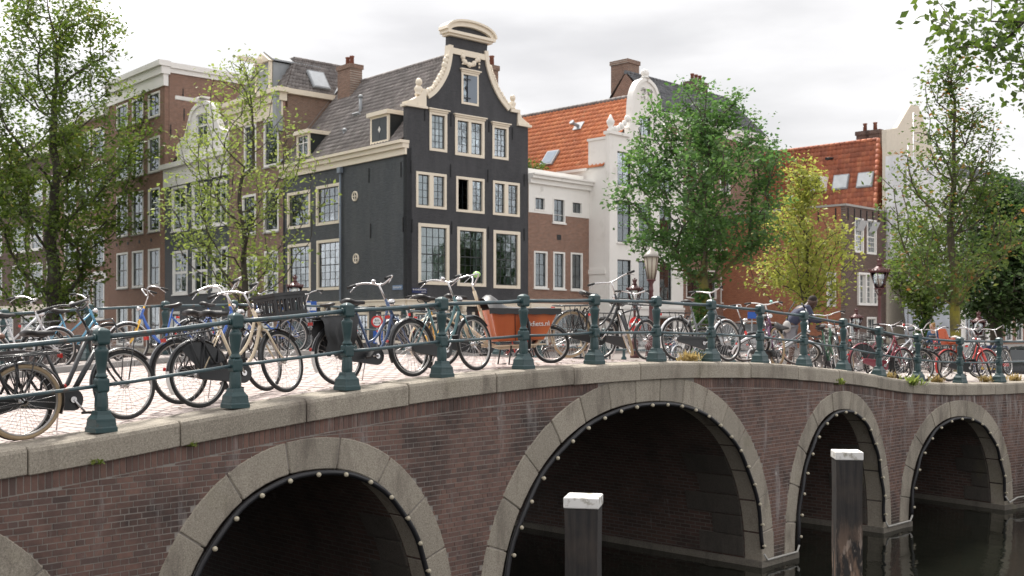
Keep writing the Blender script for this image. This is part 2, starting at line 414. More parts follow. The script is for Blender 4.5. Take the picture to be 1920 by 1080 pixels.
# ---- deck
U0, U1, UL, UR = -9.0, 25.0, -5.2, 22.0
M_PAVE_BED = mat('paving_joint_sand', (0.36, 0.32, 0.295), 0.95, var=0.2, scale=4, world=True)
def g_paver():
    g = G('pink_clinker_paving'); p = g.pos(); t = g.tint()
    c = g.mix(g.ramp(t, 0, 1), (0.395, 0.325, 0.30), (0.465, 0.39, 0.365))
    c = g.mix(g.ramp(g.noise(p, 0.8, 6), 0.45, 0.75, 0, 0.6), c, (0.47, 0.42, 0.40))
    c = g.mix(g.ramp(g.noise(p, 40, 3), 0.5, 0.75, 0, 0.4), c, (0.24, 0.19, 0.18))
    g.L(c, g.b.inputs['Base Color']); g.b.inputs['Roughness'].default_value = 0.75; g.bump(g.noise(p, 80, 3), 0.2, 0.006); return g.m
M_PAVER = g_paver()
VK0, VK1 = 0.34, 7.25                                 # near edge of the roadway, far kerb
mb = MB()
us = np.arange(U0, U1+0.01, 0.5)
for a, b in zip(us[:-1], us[1:]):
    for v0, v1, dz in ((0.3, VK1+0.02, -0.035), ):
        mb.add([BP(a, v0, zt(a)+dz), BP(b, v0, zt(b)+dz), BP(b, v1, zt(b)+dz), BP(a, v1, zt(a)+dz)], [(0, 1, 2, 3)])
deck = tag(mb.build('bridge_roadway', M_PAVE_BED), kind='structure')
# clinker bricks of the roadway: rows across the bridge
def paver_pts(u0, u1, v0, v1, j):
    z0, z1 = zt(u0)-0.03, zt(u1)-0.03; e = 0.006; h = j
    return [BP(u0, v0, z0-0.01), BP(u1, v0, z1-0.01), BP(u1, v1, z1-0.01), BP(u0, v1, z0-0.01),
            BP(u0+e, v0+e, z0+0.022+h), BP(u1-e, v0+e, z1+0.022+h), BP(u1-e, v1-e, z1+0.022+h), BP(u0+e, v1-e, z0+0.022+h)]
mb = MB(); cand = []
for i in range(int((20-(-3.5))/0.105)):
    ua = -3.5+i*0.105; off = 0.105*(i % 2)
    k = 0
    while True:
        va = VK0-0.02+k*0.211-off; k += 1
        if va > VK1-0.05: break
        v0, v1 = max(va, VK0), min(va+0.205, VK1-0.01)
        if v1-v0 < 0.05: continue
        cand.append((ua, ua+0.099, v0, v1))
def showing(c):
    p = BP(c[0], c[2], zt(c[0])); x = CX+FPX*p.x/p.y; y = HZ+FPX*(EYE-p.z)/p.y
    return (x > 20 and y < 900), p.y
order = sorted(range(len(cand)), key=lambda i: (not showing(cand[i])[0], showing(cand[i])[1]))
single = set(order[:300])
for i, c in enumerate(cand):
    q = paver_pts(*c, rng.uniform(-0.003, 0.003))
    if i in single:
        m1 = MB(); o = (q[0]+q[2])/2
        m1.hexa([Vector(x)-o for x in q]); m1.build('paving_brick', M_PAVER, deck, T(o))
    else: mb.hexa(q, rng.random())
tag(mb.build('paving_brickwork', M_PAVER, deck), kind='stuff')
# footway with its kerb on the far side, coping on both sides
M_KERB = mat('grey_kerb_stone', (0.24, 0.235, 0.225), 0.85, var=0.25, scale=3, bump=0.3, tint=0.12, world=True)
M_FOOT = mat('footway_slabs', (0.34, 0.30, 0.28), 0.85, var=0.2, scale=2, bump=0.2, tint=0.1, world=True)
foot = MB()
for a, b in zip(us[:-1], us[1:]):
    z0, z1 = zt(a)+0.075, zt(b)+0.075
    foot.add([BP(a, VK1+0.14, z0), BP(b, VK1+0.14, z1), BP(b, BW-0.14, z1), BP(a, BW-0.14, z0)], [(0, 1, 2, 3)])
foot = tag(foot.build('footway', M_FOOT), kind='structure')
for i in range(int((U1-U0)/1.0)):
    a, b = U0+i, U0+i+0.99
    m1 = MB(); m1.hexa([BP(a, VK1, zt(a)-0.1), BP(b, VK1, zt(b)-0.1), BP(b, VK1+0.14, zt(b)-0.1), BP(a, VK1+0.14, zt(a)-0.1),
                        BP(a, VK1+0.015, zt(a)+0.08), BP(b, VK1+0.015, zt(b)+0.08), BP(b, VK1+0.14, zt(b)+0.08), BP(a, VK1+0.14, zt(a)+0.08)])
    m1.build('kerb_stone', M_KERB, foot)
# ---- bridge body
bridge = thing('arched_bridge', 'brick canal bridge with five arches and granite arch stones', 'bridge', BP(8.03, BW/2, 0))
def to_bridge(o):
    """keep the world place of a part while parenting it to the bridge"""
    o.parent = bridge; o.matrix_parent_inverse = Matrix.Translation(-bridge.location); return o
FV = -0.12                                            # brick face
def face_wall(v, name, flip):
    """mortar backing with arch openings, as columns between arch line and coping"""
    mb = MB(); du = 0.1
    n = int((U1-U0)/du)
    for i in range(n):
        a, b = U0+i*du, U0+(i+1)*du
        lows = []
        for u in (a, b):
            lo = -0.6
            for A in ARCHES:
                x = abs(u-A[0])/(A[1]+0.05)
                if x < 1: lo = max(lo, (A[2]+0.05)*(1-x**EXPN)**(1/EXPN))
            lows.append(lo)
        q = [BP(a, v, lows[0]), BP(b, v, lows[1]), BP(b, v, zt(b)-0.2), BP(a, v, zt(a)-0.2)]
        mb.add(q, [(0, 1, 2, 3) if not flip else (3, 2, 1, 0)])
    return to_bridge(mb.build(name, M_MORTAR))
face_wall(FV+0.004, 'spandrel_wall', False)
back = face_wall(BW+0.11, 'spandrel_wall', True)
# coursed bricks of the face
CB = 0.058; cand = []
nz_ = int(3.3/CB)
for r in range(-2, nz_):
    z0 = r*CB; L = 0.168 if r % 2 == 0 else 0.084
    off = 0.042 if r % 4 == 1 else (0.084 if r % 4 == 2 else (0.0 if r % 4 == 0 else 0.042))
    for i in range(int((23.5-(-4.2))/L)):
        a = -4.2+i*L+off; b = a+L
        m = (a+b)/2; zc = z0+CB/2
        if z0+0.012 > min(zt(a), zt(b))-0.24-0.165: continue
        if any(in_arch(A, m, zc, R-0.04) for A, R in zip(ARCHES, RING)): continue
        cand.append((a, b, z0, z0+CB, 0))
for i in range(int(27.5/0.062)):                     # soldier course under the coping
    a = -4.1+i*0.062; m = a+0.031; zt_ = zt(m)-0.245
    if any(in_arch(A, m, zt_-0.1, R-0.04) for A, R in zip(ARCHES, RING)): continue
    cand.append((a, a+0.062, zt_-0.16, zt_, 1))
def brick_pts(c, jit):
    a, b, z0, z1, sol = c; g = 0.0052; e = 0.003
    a += g; b -= g; z0 += g; z1 -= g
    f, k = FV-jit, FV+0.012
    if not sol:
        za, zb = min(z1, zt(a)-0.412), min(z1, zt(b)-0.412)
        return [BP(a, f, z0), BP(b, f, z0), BP(b, k, z0), BP(a, k, z0), BP(a, f, za), BP(b, f, zb), BP(b, k, zb), BP(a, k, za)]
    return [BP(a, f, z0), BP(b, f, z0), BP(b, k, z0), BP(a, k, z0), BP(a, f, z1), BP(b, f, z1), BP(b, k, z1), BP(a, k, z1)]
def scr(c):
    p = BP((c[0]+c[1])/2, FV, (c[2]+c[3])/2); x = CX+FPX*p.x/p.y; y = HZ+FPX*(EYE-p.z)/p.y
    return (10 < x < 1910 and y < 1078), p.y
order = sorted(range(len(cand)), key=lambda i: (not scr(cand[i])[0], scr(cand[i])[1])); single = set(order[:300])
mb = MB()
for i, c in enumerate(cand):
    q = brick_pts(c, rng.uniform(-0.001, 0.004))
    if i in single:
        o = (q[0]+q[6])/2; m1 = MB(); m1.hexa([x-o for x in q])
        b = m1.build('brick', M_BRICK); b.location = o; to_bridge(b)
    else: mb.hexa(q, rng.random())
tag(to_bridge(mb.build('brickwork', M_BRICK)), kind='stuff')
# arch stones, vaults, plinths
def lofted(pts_front, pts_back, m, name, bev=0.012):
    k = MB(); n = len(pts_front)
    k.v = [tuple(p) for p in pts_front]+[tuple(p) for p in pts_back]
    fs = [tuple(range(n)), tuple(range(2*n-1, n-1, -1))]+[((i+1) % n, i, i+n, (i+1) % n+n) for i in range(n)]
    for f in fs: k.f.append(f); k.t.append(0); k.sm.append(False); k.mi.append(0)
    me = k.mesh(name, m); bm = bmesh.new(); bm.from_mesh(me); bmesh.ops.recalc_face_normals(bm, faces=bm.faces); bm.to_mesh(me); bm.free()
    if bev: bevel_mesh(me, bev)
    return to_bridge(link(name, me))
NST = [11, 11, 17, 11, 11]
for ai, (A, R, ns) in enumerate(zip(ARCHES, RING, NST)):
    inn, LEN = arch_line(A, ns*4); 
    th = None
    outp, _ = arch_line(A, ns*4, R)
    for k in range(ns):
        sl = slice(k*4, k*4+5); a_ = inn[sl]; o_ = outp[sl]
        sh = lambda p, q, w: p+(q-p).normalized()*w if (q-p).length > 0 else p
        a_ = list(a_); o_ = list(o_)
        a_[0] = sh(a_[0], a_[1], 0.006); a_[-1] = sh(a_[-1], a_[-2], 0.006); o_[0] = sh(o_[0], o_[1], 0.006); o_[-1] = sh(o_[-1], o_[-2], 0.006)
        jf = rng.uniform(-0.004, 0.004)
        top = lambda p: min(p.y, zt(p.x)-0.248)
        ring2 = [(p.x, max(p.y, -0.3)) for p in a_]+[(p.x, max(-0.3, top(p))) for p in reversed(o_)]
        if k == 0 or k == ns-1:
            pass
        lofted([BP(u, FV-0.012+jf, z) for u, z in ring2], [BP(u, FV+0.32, z) for u, z in ring2], M_GRANITE, 'arch_stone')
    # vault
    pts, LEN = arch_line(A, 48, 0.004)
    vv = np.linspace(FV+0.02, BW+0.1, 14); me = bpy.data.meshes.new('vault'); V = []; F = []; UV = []
    L = [0]
    for i in range(48): L.append(L[-1]+(pts[i+1]-pts[i]).length)
    for i, p in enumerate(pts):
        for v in vv: V.append(tuple(BP(p.x, v, p.y)))
    nv = len(vv)
    for i in range(48):
        for j in range(nv-1):
            F.append((i*nv+j, i*nv+j+1, (i+1)*nv+j+1, (i+1)*nv+j)); UV += [(vv[j], L[i]), (vv[j+1], L[i]), (vv[j+1], L[i+1]), (vv[j], L[i+1])]
    me.from_pydata(V, [], F); ul = me.uv_layers.new(name='UVMap'); ul.data.foreach_set('uv', np.array(UV, dtype=np.float32).ravel())
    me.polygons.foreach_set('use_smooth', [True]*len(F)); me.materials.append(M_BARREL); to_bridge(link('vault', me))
    # jamb stones on the right-hand wall inside the opening, and a ledge at the water on both walls
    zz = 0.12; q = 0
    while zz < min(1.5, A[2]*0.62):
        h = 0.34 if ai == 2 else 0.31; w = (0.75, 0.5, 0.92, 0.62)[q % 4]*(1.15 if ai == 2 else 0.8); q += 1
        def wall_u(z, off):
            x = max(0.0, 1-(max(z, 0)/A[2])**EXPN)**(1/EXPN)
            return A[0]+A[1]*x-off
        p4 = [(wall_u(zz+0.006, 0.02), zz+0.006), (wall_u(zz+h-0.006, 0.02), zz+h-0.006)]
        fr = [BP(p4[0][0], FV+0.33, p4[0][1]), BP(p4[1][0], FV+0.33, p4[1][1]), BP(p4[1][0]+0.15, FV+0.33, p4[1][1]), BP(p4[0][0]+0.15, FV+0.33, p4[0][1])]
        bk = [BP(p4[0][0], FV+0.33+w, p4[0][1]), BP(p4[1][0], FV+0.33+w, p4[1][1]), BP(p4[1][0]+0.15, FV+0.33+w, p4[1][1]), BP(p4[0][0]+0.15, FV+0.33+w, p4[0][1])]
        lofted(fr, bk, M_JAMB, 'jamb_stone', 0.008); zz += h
    for sgn in (1, -1):
        e = A[0]+sgn*A[1]
        m1 = MB(); a, b = sorted((e-sgn*0.07, e+sgn*0.3))
        m1.hexa([BP(a, FV-0.05, -0.5), BP(b, FV-0.05, -0.5), BP(b, BW+0.1, -0.5), BP(a, BW+0.1, -0.5),
                 BP(a, FV-0.05, 0.10), BP(b, FV-0.05, 0.10), BP(b, BW+0.1, 0.10), BP(a, BW+0.1, 0.10)])
        to_bridge(m1.build('water_ledge', M_LEDGE))
# pier foot ledges across the front
for a, b in ((-7.0, ARCHES[0][0]-ARCHES[0][1]), (ARCHES[0][0]+ARCHES[0][1]+0.3, ARCHES[1][0]-ARCHES[1][1]-0.3), (ARCHES[1][0]+ARCHES[1][1]+0.3, ARCHES[2][0]-ARCHES[2][1]-0.3),
             (ARCHES[2][0]+ARCHES[2][1]+0.3, ARCHES[3][0]-ARCHES[3][1]-0.3), (ARCHES[3][0]+ARCHES[3][1]+0.3, ARCHES[4][0]-ARCHES[4][1]-0.3), (ARCHES[4][0]+ARCHES[4][1]+0.3, 24.0)):
    if b-a < 0.08: continue
    m1 = MB(); m1.hexa([BP(a, FV-0.05, -0.5), BP(b, FV-0.05, -0.5), BP(b, FV+0.2, -0.5), BP(a, FV+0.2, -0.5), BP(a, FV-0.05, 0.07), BP(b, FV-0.05, 0.07), BP(b, FV+0.2, 0.07), BP(a, FV+0.2, 0.07)])
    to_bridge(m1.build('water_ledge', M_LEDGE))
# coping stones with a rounded outer edge
def coping(va, vb, sgn, u0, u1, w):
    u = u0
    while u < u1:
        b = u+w+rng.uniform(-0.04, 0.04); n = 5; jz = rng.uniform(-0.006, 0.006); g = 0.006
        prof = [(va, -0.245), (va, -0.05), (va+sgn*0.013, -0.018), (va+sgn*0.045, 0.0), (vb, 0.0), (vb, -0.245)]
        m1 = MB(); k = len(prof)
        for i in range(n):
            uu = u+g+(b-u-2*g)*i/(n-1)
            for v, z in prof: m1.v.append(tuple(BP(uu, v, zt(uu)+z+jz)))
        fs = [tuple(range(k)), tuple(range(n*k-1, (n-1)*k-1, -1))]
        for i in range(n-1):
            for j in range(k): fs.append((i*k+j, i*k+(j+1) % k, (i+1)*k+(j+1) % k, (i+1)*k+j))
        for f in fs: m1.f.append(f); m1.t.append(0); m1.sm.append(False); m1.mi.append(0)
        me = m1.mesh('coping_stone', M_GRANITE); bm = bmesh.new(); bm.from_mesh(me); bmesh.ops.recalc_face_normals(bm, faces=bm.faces); bm.to_mesh(me); bm.free()
        bevel_mesh(me, 0.008, 1, 1.2)
        to_bridge(link('coping_stone', me)); u = b
coping(-0.175, 0.33, 1, 0.74-1.43*5, 24.0, 1.43)
coping(BW+0.175, BW-0.14, -1, 0.4-1.43*5, 24.0, 1.43)
# strings of bulbs on a black hose along each arch
M_HOSE = mat('black_hose', (0.012, 0.012, 0.015), 0.45); M_BULB = mat('cream_bulb', (0.50, 0.45, 0.34), 0.25, var=0.05)
bulb_me = MB().ball((0, 0, 0), 0.027, 10, 6).lathe([(0.018, 0.0), (0.018, 0.05)], 8, RX(rad(-90))).mesh('bulb', M_BULB)
NAMES5 = ['half hidden arch at the far left', 'left arch in front of the black bicycles', 'wide middle arch', 'narrow arch behind the right mooring post', 'rightmost arch by the quay']
for A, nm in zip(ARCHES, NAMES5):
    st = thing('light_string', 'black hose with round cream bulbs along the '+nm, 'light string', BP(A[0], FV-0.06, A[2]-0.05), 0, 'bulb strings along the bridge arches')
    inv = T(-st.location)
    pts, LEN = arch_line(A, 60, -0.035)
    pts = [p for p in pts if p.y > 0.18]
    mb = MB().tube([BP(p.x, FV-0.045+0.012*math.sin(i*0.9), p.y) for i, p in enumerate(pts)], 0.032, 8); mb.build('hose', M_HOSE, st, inv)
    n = int(LEN/0.36); bp, _ = arch_line(A, n, -0.045)
    for p in bp[1:-1]:
        if p.y < 0.3: continue
        f = bframe(p.x, FV-0.095, p.y); b = link('bulb', bulb_me, st); b.matrix_local = inv @ f
# pale conduits that join the hoses at the waterline
for k in (2, 3):
    a, b = ARCHES[k][0]+ARCHES[k][1], ARCHES[k+1][0]-ARCHES[k+1][1]
    mb = MB().tube([BP(a-0.03, FV-0.07, 0.22), BP(a+0.05, FV-0.08, 0.12), BP(b-0.05, FV-0.08, 0.12), BP(b+0.03, FV-0.07, 0.22)], 0.018, 6)
    tag(mb.build('conduit', mat('grey_plastic', (0.42, 0.41, 0.38), 0.6)), 'pale conduit pipe low on the pier '+('right of the wide middle arch' if k == 2 else 'left of the rightmost arch'), 'pipe', 'conduits at the waterline')
mb = MB().tube([BP(19.68, FV-0.07, 0.3), BP(19.8, FV-0.08, 0.16), BP(20.1, FV-0.08, 0.24), BP(22.5, FV-0.08, 0.26)], 0.018, 6)
tag(mb.build('conduit', MATS['grey_plastic']), 'pale conduit pipe on the wall right of the rightmost arch', 'pipe', 'conduits at the waterline')
# ---- railings
M_RAIL = mat('dark_green_railing_paint', (0.026, 0.060, 0.064), 0.42, var=0.25, scale=9, bump=0.15, bscale=30, col2=(0.10, 0.055, 0.035), c2=(0.66, 0.78), c2scale=7, world=True)
M_RAILBAR = mat('worn_railing_paint', (0.060, 0.095, 0.108), 0.40, var=0.3, scale=7, col2=(0.13, 0.075, 0.05), c2=(0.58, 0.72), c2scale=9, world=True)
M_LOCK = mat('lock_black', (0.012, 0.012, 0.014), 0.5)
def post_mesh():
    mb = MB()
    r2 = math.sqrt(2)/2
    sq = lambda prof: mb.lathe([(w*r2, z) for w, z in prof], 4, None, False, rot=math.pi/4)
    sq([(0.215, 0.0), (0.215, 0.045), (0.20, 0.055), (0.190, 0.10), (0.188, 0.125), (0.165, 0.14), (0.135, 0.165), (0.122, 0.20)])
    mb.lathe([(0.060, 0.20), (0.063, 0.24), (0.060, 0.31), (0.052, 0.37)], 8, None, False, rot=math.pi/8)
    sq([(0.085, 0.365), (0.104, 0.375), (0.108, 0.39), (0.108, 0.475), (0.100, 0.49), (0.08, 0.50)])
    mb.lathe([(0.052, 0.50), (0.058, 0.515), (0.046, 0.53), (0.038, 0.545), (0.046, 0.60), (0.056, 0.67), (0.064, 0.735), (0.066, 0.755), (0.050, 0.77), (0.038, 0.785), (0.044, 0.80)], 12)
    sq([(0.09, 0.80), (0.112, 0.812), (0.118, 0.825), (0.118, 0.925), (0.112, 0.935), (0.06, 0.955), (0.005, 0.962)])
    return bevel_mesh(mb.mesh('post', M_RAIL), 0.004, 1, 0.6)
POST = post_mesh()
def railing(v, us, label):
    r = thing('bridge_railing', label, 'railing', BP(us[0], v, zt(us[0])), 0, 'green railings of the bridge')
    inv = T(-r.location)
    for u in us:
        o = link('post', POST, r); o.matrix_local = inv @ bframe(u, v, zt(u)+(0.075 if v > 4 else 0)) @ RZ(rng.uniform(-0.02, 0.02)) @ RY(rng.uniform(-0.006, 0.006))
    dz = 0.075 if v > 4 else 0
    for a, b in zip(us[:-1], us[1:]):
        for h, rr, nm in ((0.872, 0.024, 'top_rail'), (0.428, 0.018, 'lower_rail')):
            n = 4; pts = []
            for i in range(n+1):
                u = a+0.05+(b-a-0.1)*i/n; w = (u-a)/(b-a)
                pts.append(BP(u, v+0.0, zt(a)*(1-w)+zt(b)*w+dz+h-0.006*math.sin(w*math.pi)*rng.uniform(0, 1.5)))
            MB().tube(pts, rr, 10).build(nm, M_RAILBAR, r, inv)
        for e in (a+0.066, b-0.066):
            w = (e-a)/(b-a)
            MB().lathe([(0.034, -0.012), (0.034, 0.012)], 10, inv @ bframe(e, v, zt(a)*(1-w)+zt(b)*w+dz+0.872) @ RY(rad(90))).build('collar', M_RAIL, r)
    return r
UF = [-4.2, -2.8]+[1.4*k-0.0 for k in range(-1, 12)]+[16.85, 18.3, 19.75, 21.2, 22.65]
railing(0.0, UF, 'dark green iron railing on the near side of the bridge behind the granite coping')
railing(BW, [-6.0+1.4*k for k in range(0, 21)], 'dark green iron railing along the far footway of the bridge')
# ---- streets, quays
M_STREET = mat('street_clinkers', (0.22, 0.19, 0.175), 0.85, var=0.2, scale=0.6, bump=0.3, bscale=25, world=True)
LB = BP(UR, BW+0.3, ZS); GD = Vector((-math.sin(rad(41.6)), math.cos(rad(41.6)), 0))     # far quay edge and the way it runs
nR = Vector((-bdir(UR).y, bdir(UR).x, 0))
right = [BP(24.2, -0.2, ZS)-nR*300, BP(24.2, -0.2, ZS), BP(24.2, 4, ZS), LB, LB+GD*320, LB+GD*320+Vector((700, 0, 0)), BP(24.2, -0.2, ZS)-nR*300+Vector((700, 0, 0))]
gx = [-320, -250, -180, -120, -80, -50, -30, -20, -14, -8, -3, 1, 4, 6, 8, 10, 11.5, 13, 14.5, 16, 17.5, 19, 20.5, 24, 30, 40, 60, 120, 320, 640]; gy = [-290, -120, -40, 0, 14, 20, 24, 27, 29, 31, 33, 35, 38, 42, 50, 60, 75, 100, 160, 260, 330]
def street_mesh():
    bm = bmesh.new(); vs = [bm.verts.new((p.x, p.y, 0)) for p in right]; fc = bm.faces.new(vs)
    for x in gx[1:-1]: bmesh.ops.bisect_plane(bm, geom=bm.verts[:]+bm.edges[:]+bm.faces[:], plane_co=(x, 0, 0), plane_no=(1, 0, 0))
    for y in gy[1:-1]: bmesh.ops.bisect_plane(bm, geom=bm.verts[:]+bm.edges[:]+bm.faces[:], plane_co=(0, y, 0), plane_no=(0, 1, 0))
    for v in bm.verts: v.co.z = zs(v.co.x, v.co.y)
    bmesh.ops.triangulate(bm, faces=bm.faces[:]); bmesh.ops.recalc_face_normals(bm, faces=bm.faces[:])
    if sum(f_.normal.z for f_ in bm.faces) < 0: bmesh.ops.reverse_faces(bm, faces=bm.faces[:])
    me = bpy.data.meshes.new('street'); bm.to_mesh(me); bm.free(); me.materials.append(M_STREET); return me
tag(link('street', street_mesh()), kind='structure')
nL = Vector((-BD.y, BD.x, 0))
LQ = [Vector((6.4, -160, ZS)), Vector((6.4, 0.8, ZS)), Vector((1.5, 2.9, ZS)), Vector((-3.6, 4.0, ZS))]     # the landing the picture is taken from
left_ = LQ+[BP(-6.6, -0.2, ZS), BP(-6.6, BW+0.3, ZS), BP(-6.6, BW+0.3, ZS)+GD*320, BP(-6.6, BW+0.3, ZS)+GD*320+Vector((-400, 0, 0)), Vector((-420, -160, ZS))]
tag(quad_sheet('left_quay', list(reversed(left_)), M_STREET), kind='structure')
M_QUAY = brickmat('quay_brick', (0.14, 0.08, 0.065), (0.09, 0.055, 0.05), (0.16, 0.15, 0.14), stain=(0.05, 0.045, 0.04))
def quay(p, q, label):
    d = (q-p); L = d.length; o = thing('quay_wall', label, 'quay wall', (p.x, p.y, 0), math.atan2(d.y, d.x), 'brick quay walls')
    MB().box(0, L, 0, 0.5, -0.6, ZS-0.2).build('wall', M_QUAY, o)
    MB().box(0, L, -0.06, 0.5, ZS-0.2, ZS+0.02).build('coping', M_GRANITE, o)
quay(LB+GD*150, LB, 'brick quay wall of the canal behind the bridge below the dark gabled house')
for a_, b_, t_ in ((LQ[0], LQ[1], 'right side of the landing'), (LQ[1], LQ[2], 'front of the landing nearest the camera'), (LQ[2], LQ[3], 'front of the landing further left'), (LQ[3], BP(-6.6, -0.2, 0), 'corner between landing and bridge')): quay(a_, b_, 'brick quay wall under the '+t_)
quay(BP(24.2, -0.2, 0), BP(24.2, -0.2, 0)-nR*40, 'brick quay wall running towards the camera from the right bridge end')
# ------------------------------------------------------------------ houses
class Fac:
    """a facade line: origin P, direction d (left to right seen from the street); local x along it, y inward, z up from the street"""
    def __init__(s, P, d, F=None): s.P = Vector((P[0], P[1], 0)); s.d = Vector((d[0], d[1], 0)).normalized(); s.n = Vector((-s.d.y, s.d.x, 0)); s.F = F or Matrix.Identity(4)
    def s(s_, px, y=0.0):
        r = (px-CX)/FPX; p = s_.P+s_.n*y
        return (r*p.y-p.x)/(s_.d.x-r*s_.d.y)
    def z(s_, px, py, y=0.0):
        p = s_.P+s_.n*y+s_.d*s_.s(px, y); return EYE-(py-HZ)*p.y/FPX-ZS
    def pt(s_, px, py, y=0.0): return (s_.s(px, y), s_.z(px, py, y))
    def W(s_, s0, y=0.0): return s_.P+s_.d*s0+s_.n*y
WHITE = mat('white_paint', (0.80, 0.785, 0.75), 0.5, var=0.06, scale=2, col2=(0.52, 0.50, 0.46), c2=(0.62, 0.8), c2scale=1.5)
CREAM = mat('cream_paint', (0.80, 0.715, 0.585), 0.5, var=0.06, scale=2, col2=(0.55, 0.47, 0.36), c2=(0.64, 0.82), c2scale=2.5)
DARKP = mat('black_green_paint', (0.020, 0.024, 0.026), 0.4, var=0.1)
GREYP = mat('grey_blue_paint', (0.20, 0.24, 0.29), 0.5, var=0.1)
LEAD = mat('grey_lead', (0.30, 0.32, 0.34), 0.55, var=0.2, scale=3)
STONE = mat('grey_sill_stone', (0.36, 0.35, 0.33), 0.8, var=0.15)
IRON = mat('wrought_iron', (0.015, 0.016, 0.018), 0.6)
PANE_ME = MB().box(-0.5, 0.5, -0.5, 0.5, -0.5, 0.5).mesh('pane', GLASS)
def fpart(h, fac, name, mb, m, at_=(0, 0, 0), smooth=None):
    return mb.build(name, m, h, fac.F @ T(at_), smooth)
def window(h, fac, R, nx=2, ny=2, cas=0.11, cm=WHITE, sm=DARKP, groups=1, sill=None, lintel=None, split=True, cur=(), depth=0.07, proud=0.03, open_g=None, arch=0.0, bar=0.022, name='window', label=None, mull=None):
    s0, s1, z0, z1 = R; w, ht = s1-s0, z1-z0
    M = fac.F @ T(((s0+s1)/2, 0, z0)); a = w/2
    mb = MB(); mu = mull or cas*1.1
    mb.box(-a, -a+cas, -proud, depth+0.06, 0, ht); mb.box(a-cas, a, -proud, depth+0.06, 0, ht)
    mb.box(-a+cas, a-cas, -proud, depth+0.06, 0, cas); mb.box(-a+cas, a-cas, -proud, depth+0.06, ht-cas, ht)
    gw = (w-2*cas-(groups-1)*mu)/groups
    for g in range(1, groups):
        x = -a+cas+g*gw+(g-1)*mu; mb.box(x, x+mu, -proud+0.004, depth+0.05, cas, ht-cas)
    if arch:      # a shallow brick-arch head: filled corners
        n = 8; pts = [(-a-0.001, ht+0.002)]+[(-a+w*i/n, ht+0.002-arch*(2*i/n-1)**2) for i in range(n+1)]+[(a+0.001, ht+0.002)]
        mb.prism([(x, z) for x, z in pts[1:-1]]+[(a, ht+0.003), (-a, ht+0.003)], -proud-0.006, depth)
    wo = mb.build(name, cm, h, M)
    if label: wo['label'] = label
    sb = MB()
    for g in range(groups):
        x0 = -a+cas+g*(gw+mu); x1 = x0+gw; zb, zt_ = cas, ht-cas; f = min(0.045, gw*0.09); d0, d1 = depth, depth+0.04
        if open_g == g:
            mm = T((x1, d0, 0)) @ RZ(rad(-75)) @ T((-x1, -d0, 0))
        else: mm = None
        sb.box(x0, x0+f, d0, d1, zb, zt_, M=mm); sb.box(x1-f, x1, d0, d1, zb, zt_, M=mm); sb.box(x0+f, x1-f, d0, d1, zb, zb+f, M=mm); sb.box(x0+f, x1-f, d0, d1, zt_-f, zt_, M=mm)
        pw, ph = (x1-x0-2*f)/nx, (zt_-zb-2*f)/ny
        for i in range(1, nx): sb.box(x0+f+i*pw-bar/2, x0+f+i*pw+bar/2, d0+0.002, d1-0.002, zb+f, zt_-f, M=mm)
        for j in range(1, ny):
            b = bar*2.2 if (split and j == (ny+1)//2) else bar
            sb.box(x0+f, x1-f, d0+0.004-(0.012 if b > bar else 0), d1-0.004, zb+f+j*ph-b/2, zb+f+j*ph+b/2, M=mm)
        for i in range(nx):
            for j in range(ny):
                p = link('pane', PANE_ME, wo); q = T((x0+f+(i+0.5)*pw, (d0+d1)/2, zb+f+(j+0.5)*ph)) @ RX(rng.uniform(-0.012, 0.012)) @ RZ(rng.uniform(-0.012, 0.012)) @ Matrix.Diagonal((pw-0.004, 0.008, ph-0.004, 1))
                p.matrix_local = mm @ q if mm else q
    sb.build('sash', sm, wo)
    for c0, c1 in cur:
        cb = MB(); n = max(6, int(28*(c1-c0))); X0, X1 = -a+cas, a-cas; vs = []; fs = []
        for i in range(n+1):
            x = X0+(X1-X0)*(c0+(c1-c0)*i/n); y = depth+0.11+0.025*math.sin(i*1.9)+rng.uniform(-.006, .006)
            vs += [(x, y, cas+0.02), (x, y, ht-cas)]
        fs = [(2*i, 2*i+2, 2*i+3, 2*i+1) for i in range(n)]
        cb.add(vs, fs, smooth=True); cb.build('curtain', CURTAIN, wo)
    if sill: MB().box(-a-0.05, a+0.05, -0.10, 0.05, -0.075, -0.002).build('sill', sill, wo)
    if lintel:
        lb = MB().box(-a-0.03, a+0.03, -proud-0.05, 0.05, ht+0.002, ht+0.09).box(-a-0.10, a+0.10, -proud-0.12, 0.05, ht+0.092, ht+0.15); lb.build('lintel', lintel, wo)
    return wo
def hole(R, e=0.03): return [(R[0]+e, R[2]+e), (R[1]-e, R[2]+e), (R[1]-e, R[3]-e), (R[0]+e, R[3]-e)]
def rect(fac, x0, y0, x1, y1):
    """rectangle on the facade seen between these photo pixels"""
    m = (x0+x1)/2; s0, s1 = fac.s(x0), fac.s(x1); return (s0, s1, fac.z(m, y1), fac.z(m, y0))
def wall(h, fac, outline, rects, m, thick=0.28, name='wall'):
    return fpart(h, fac, name, MB().prism(outline, 0, thick, [hole(r) for r in rects]), m)
def blank(h, fac, outline, m, thick=0.2, name='side_wall', y=0.0):
    return fpart(h, fac, name, MB().prism(outline, y, y+thick), m)
def rectpoly(s0, s1, z0, z1): return [(s0, z0), (s1, z0), (s1, z1), (s0, z1)]
def anchor(h, fac, s, z, L=0.62):
    fpart(h, fac, 'wall_anchor', MB().box(-0.028, 0.028, -0.035, 0.0, -L/2, L/2).box(-0.05, 0.05, -0.03, 0.0, -0.03, 0.03), IRON, (s, 0, z))
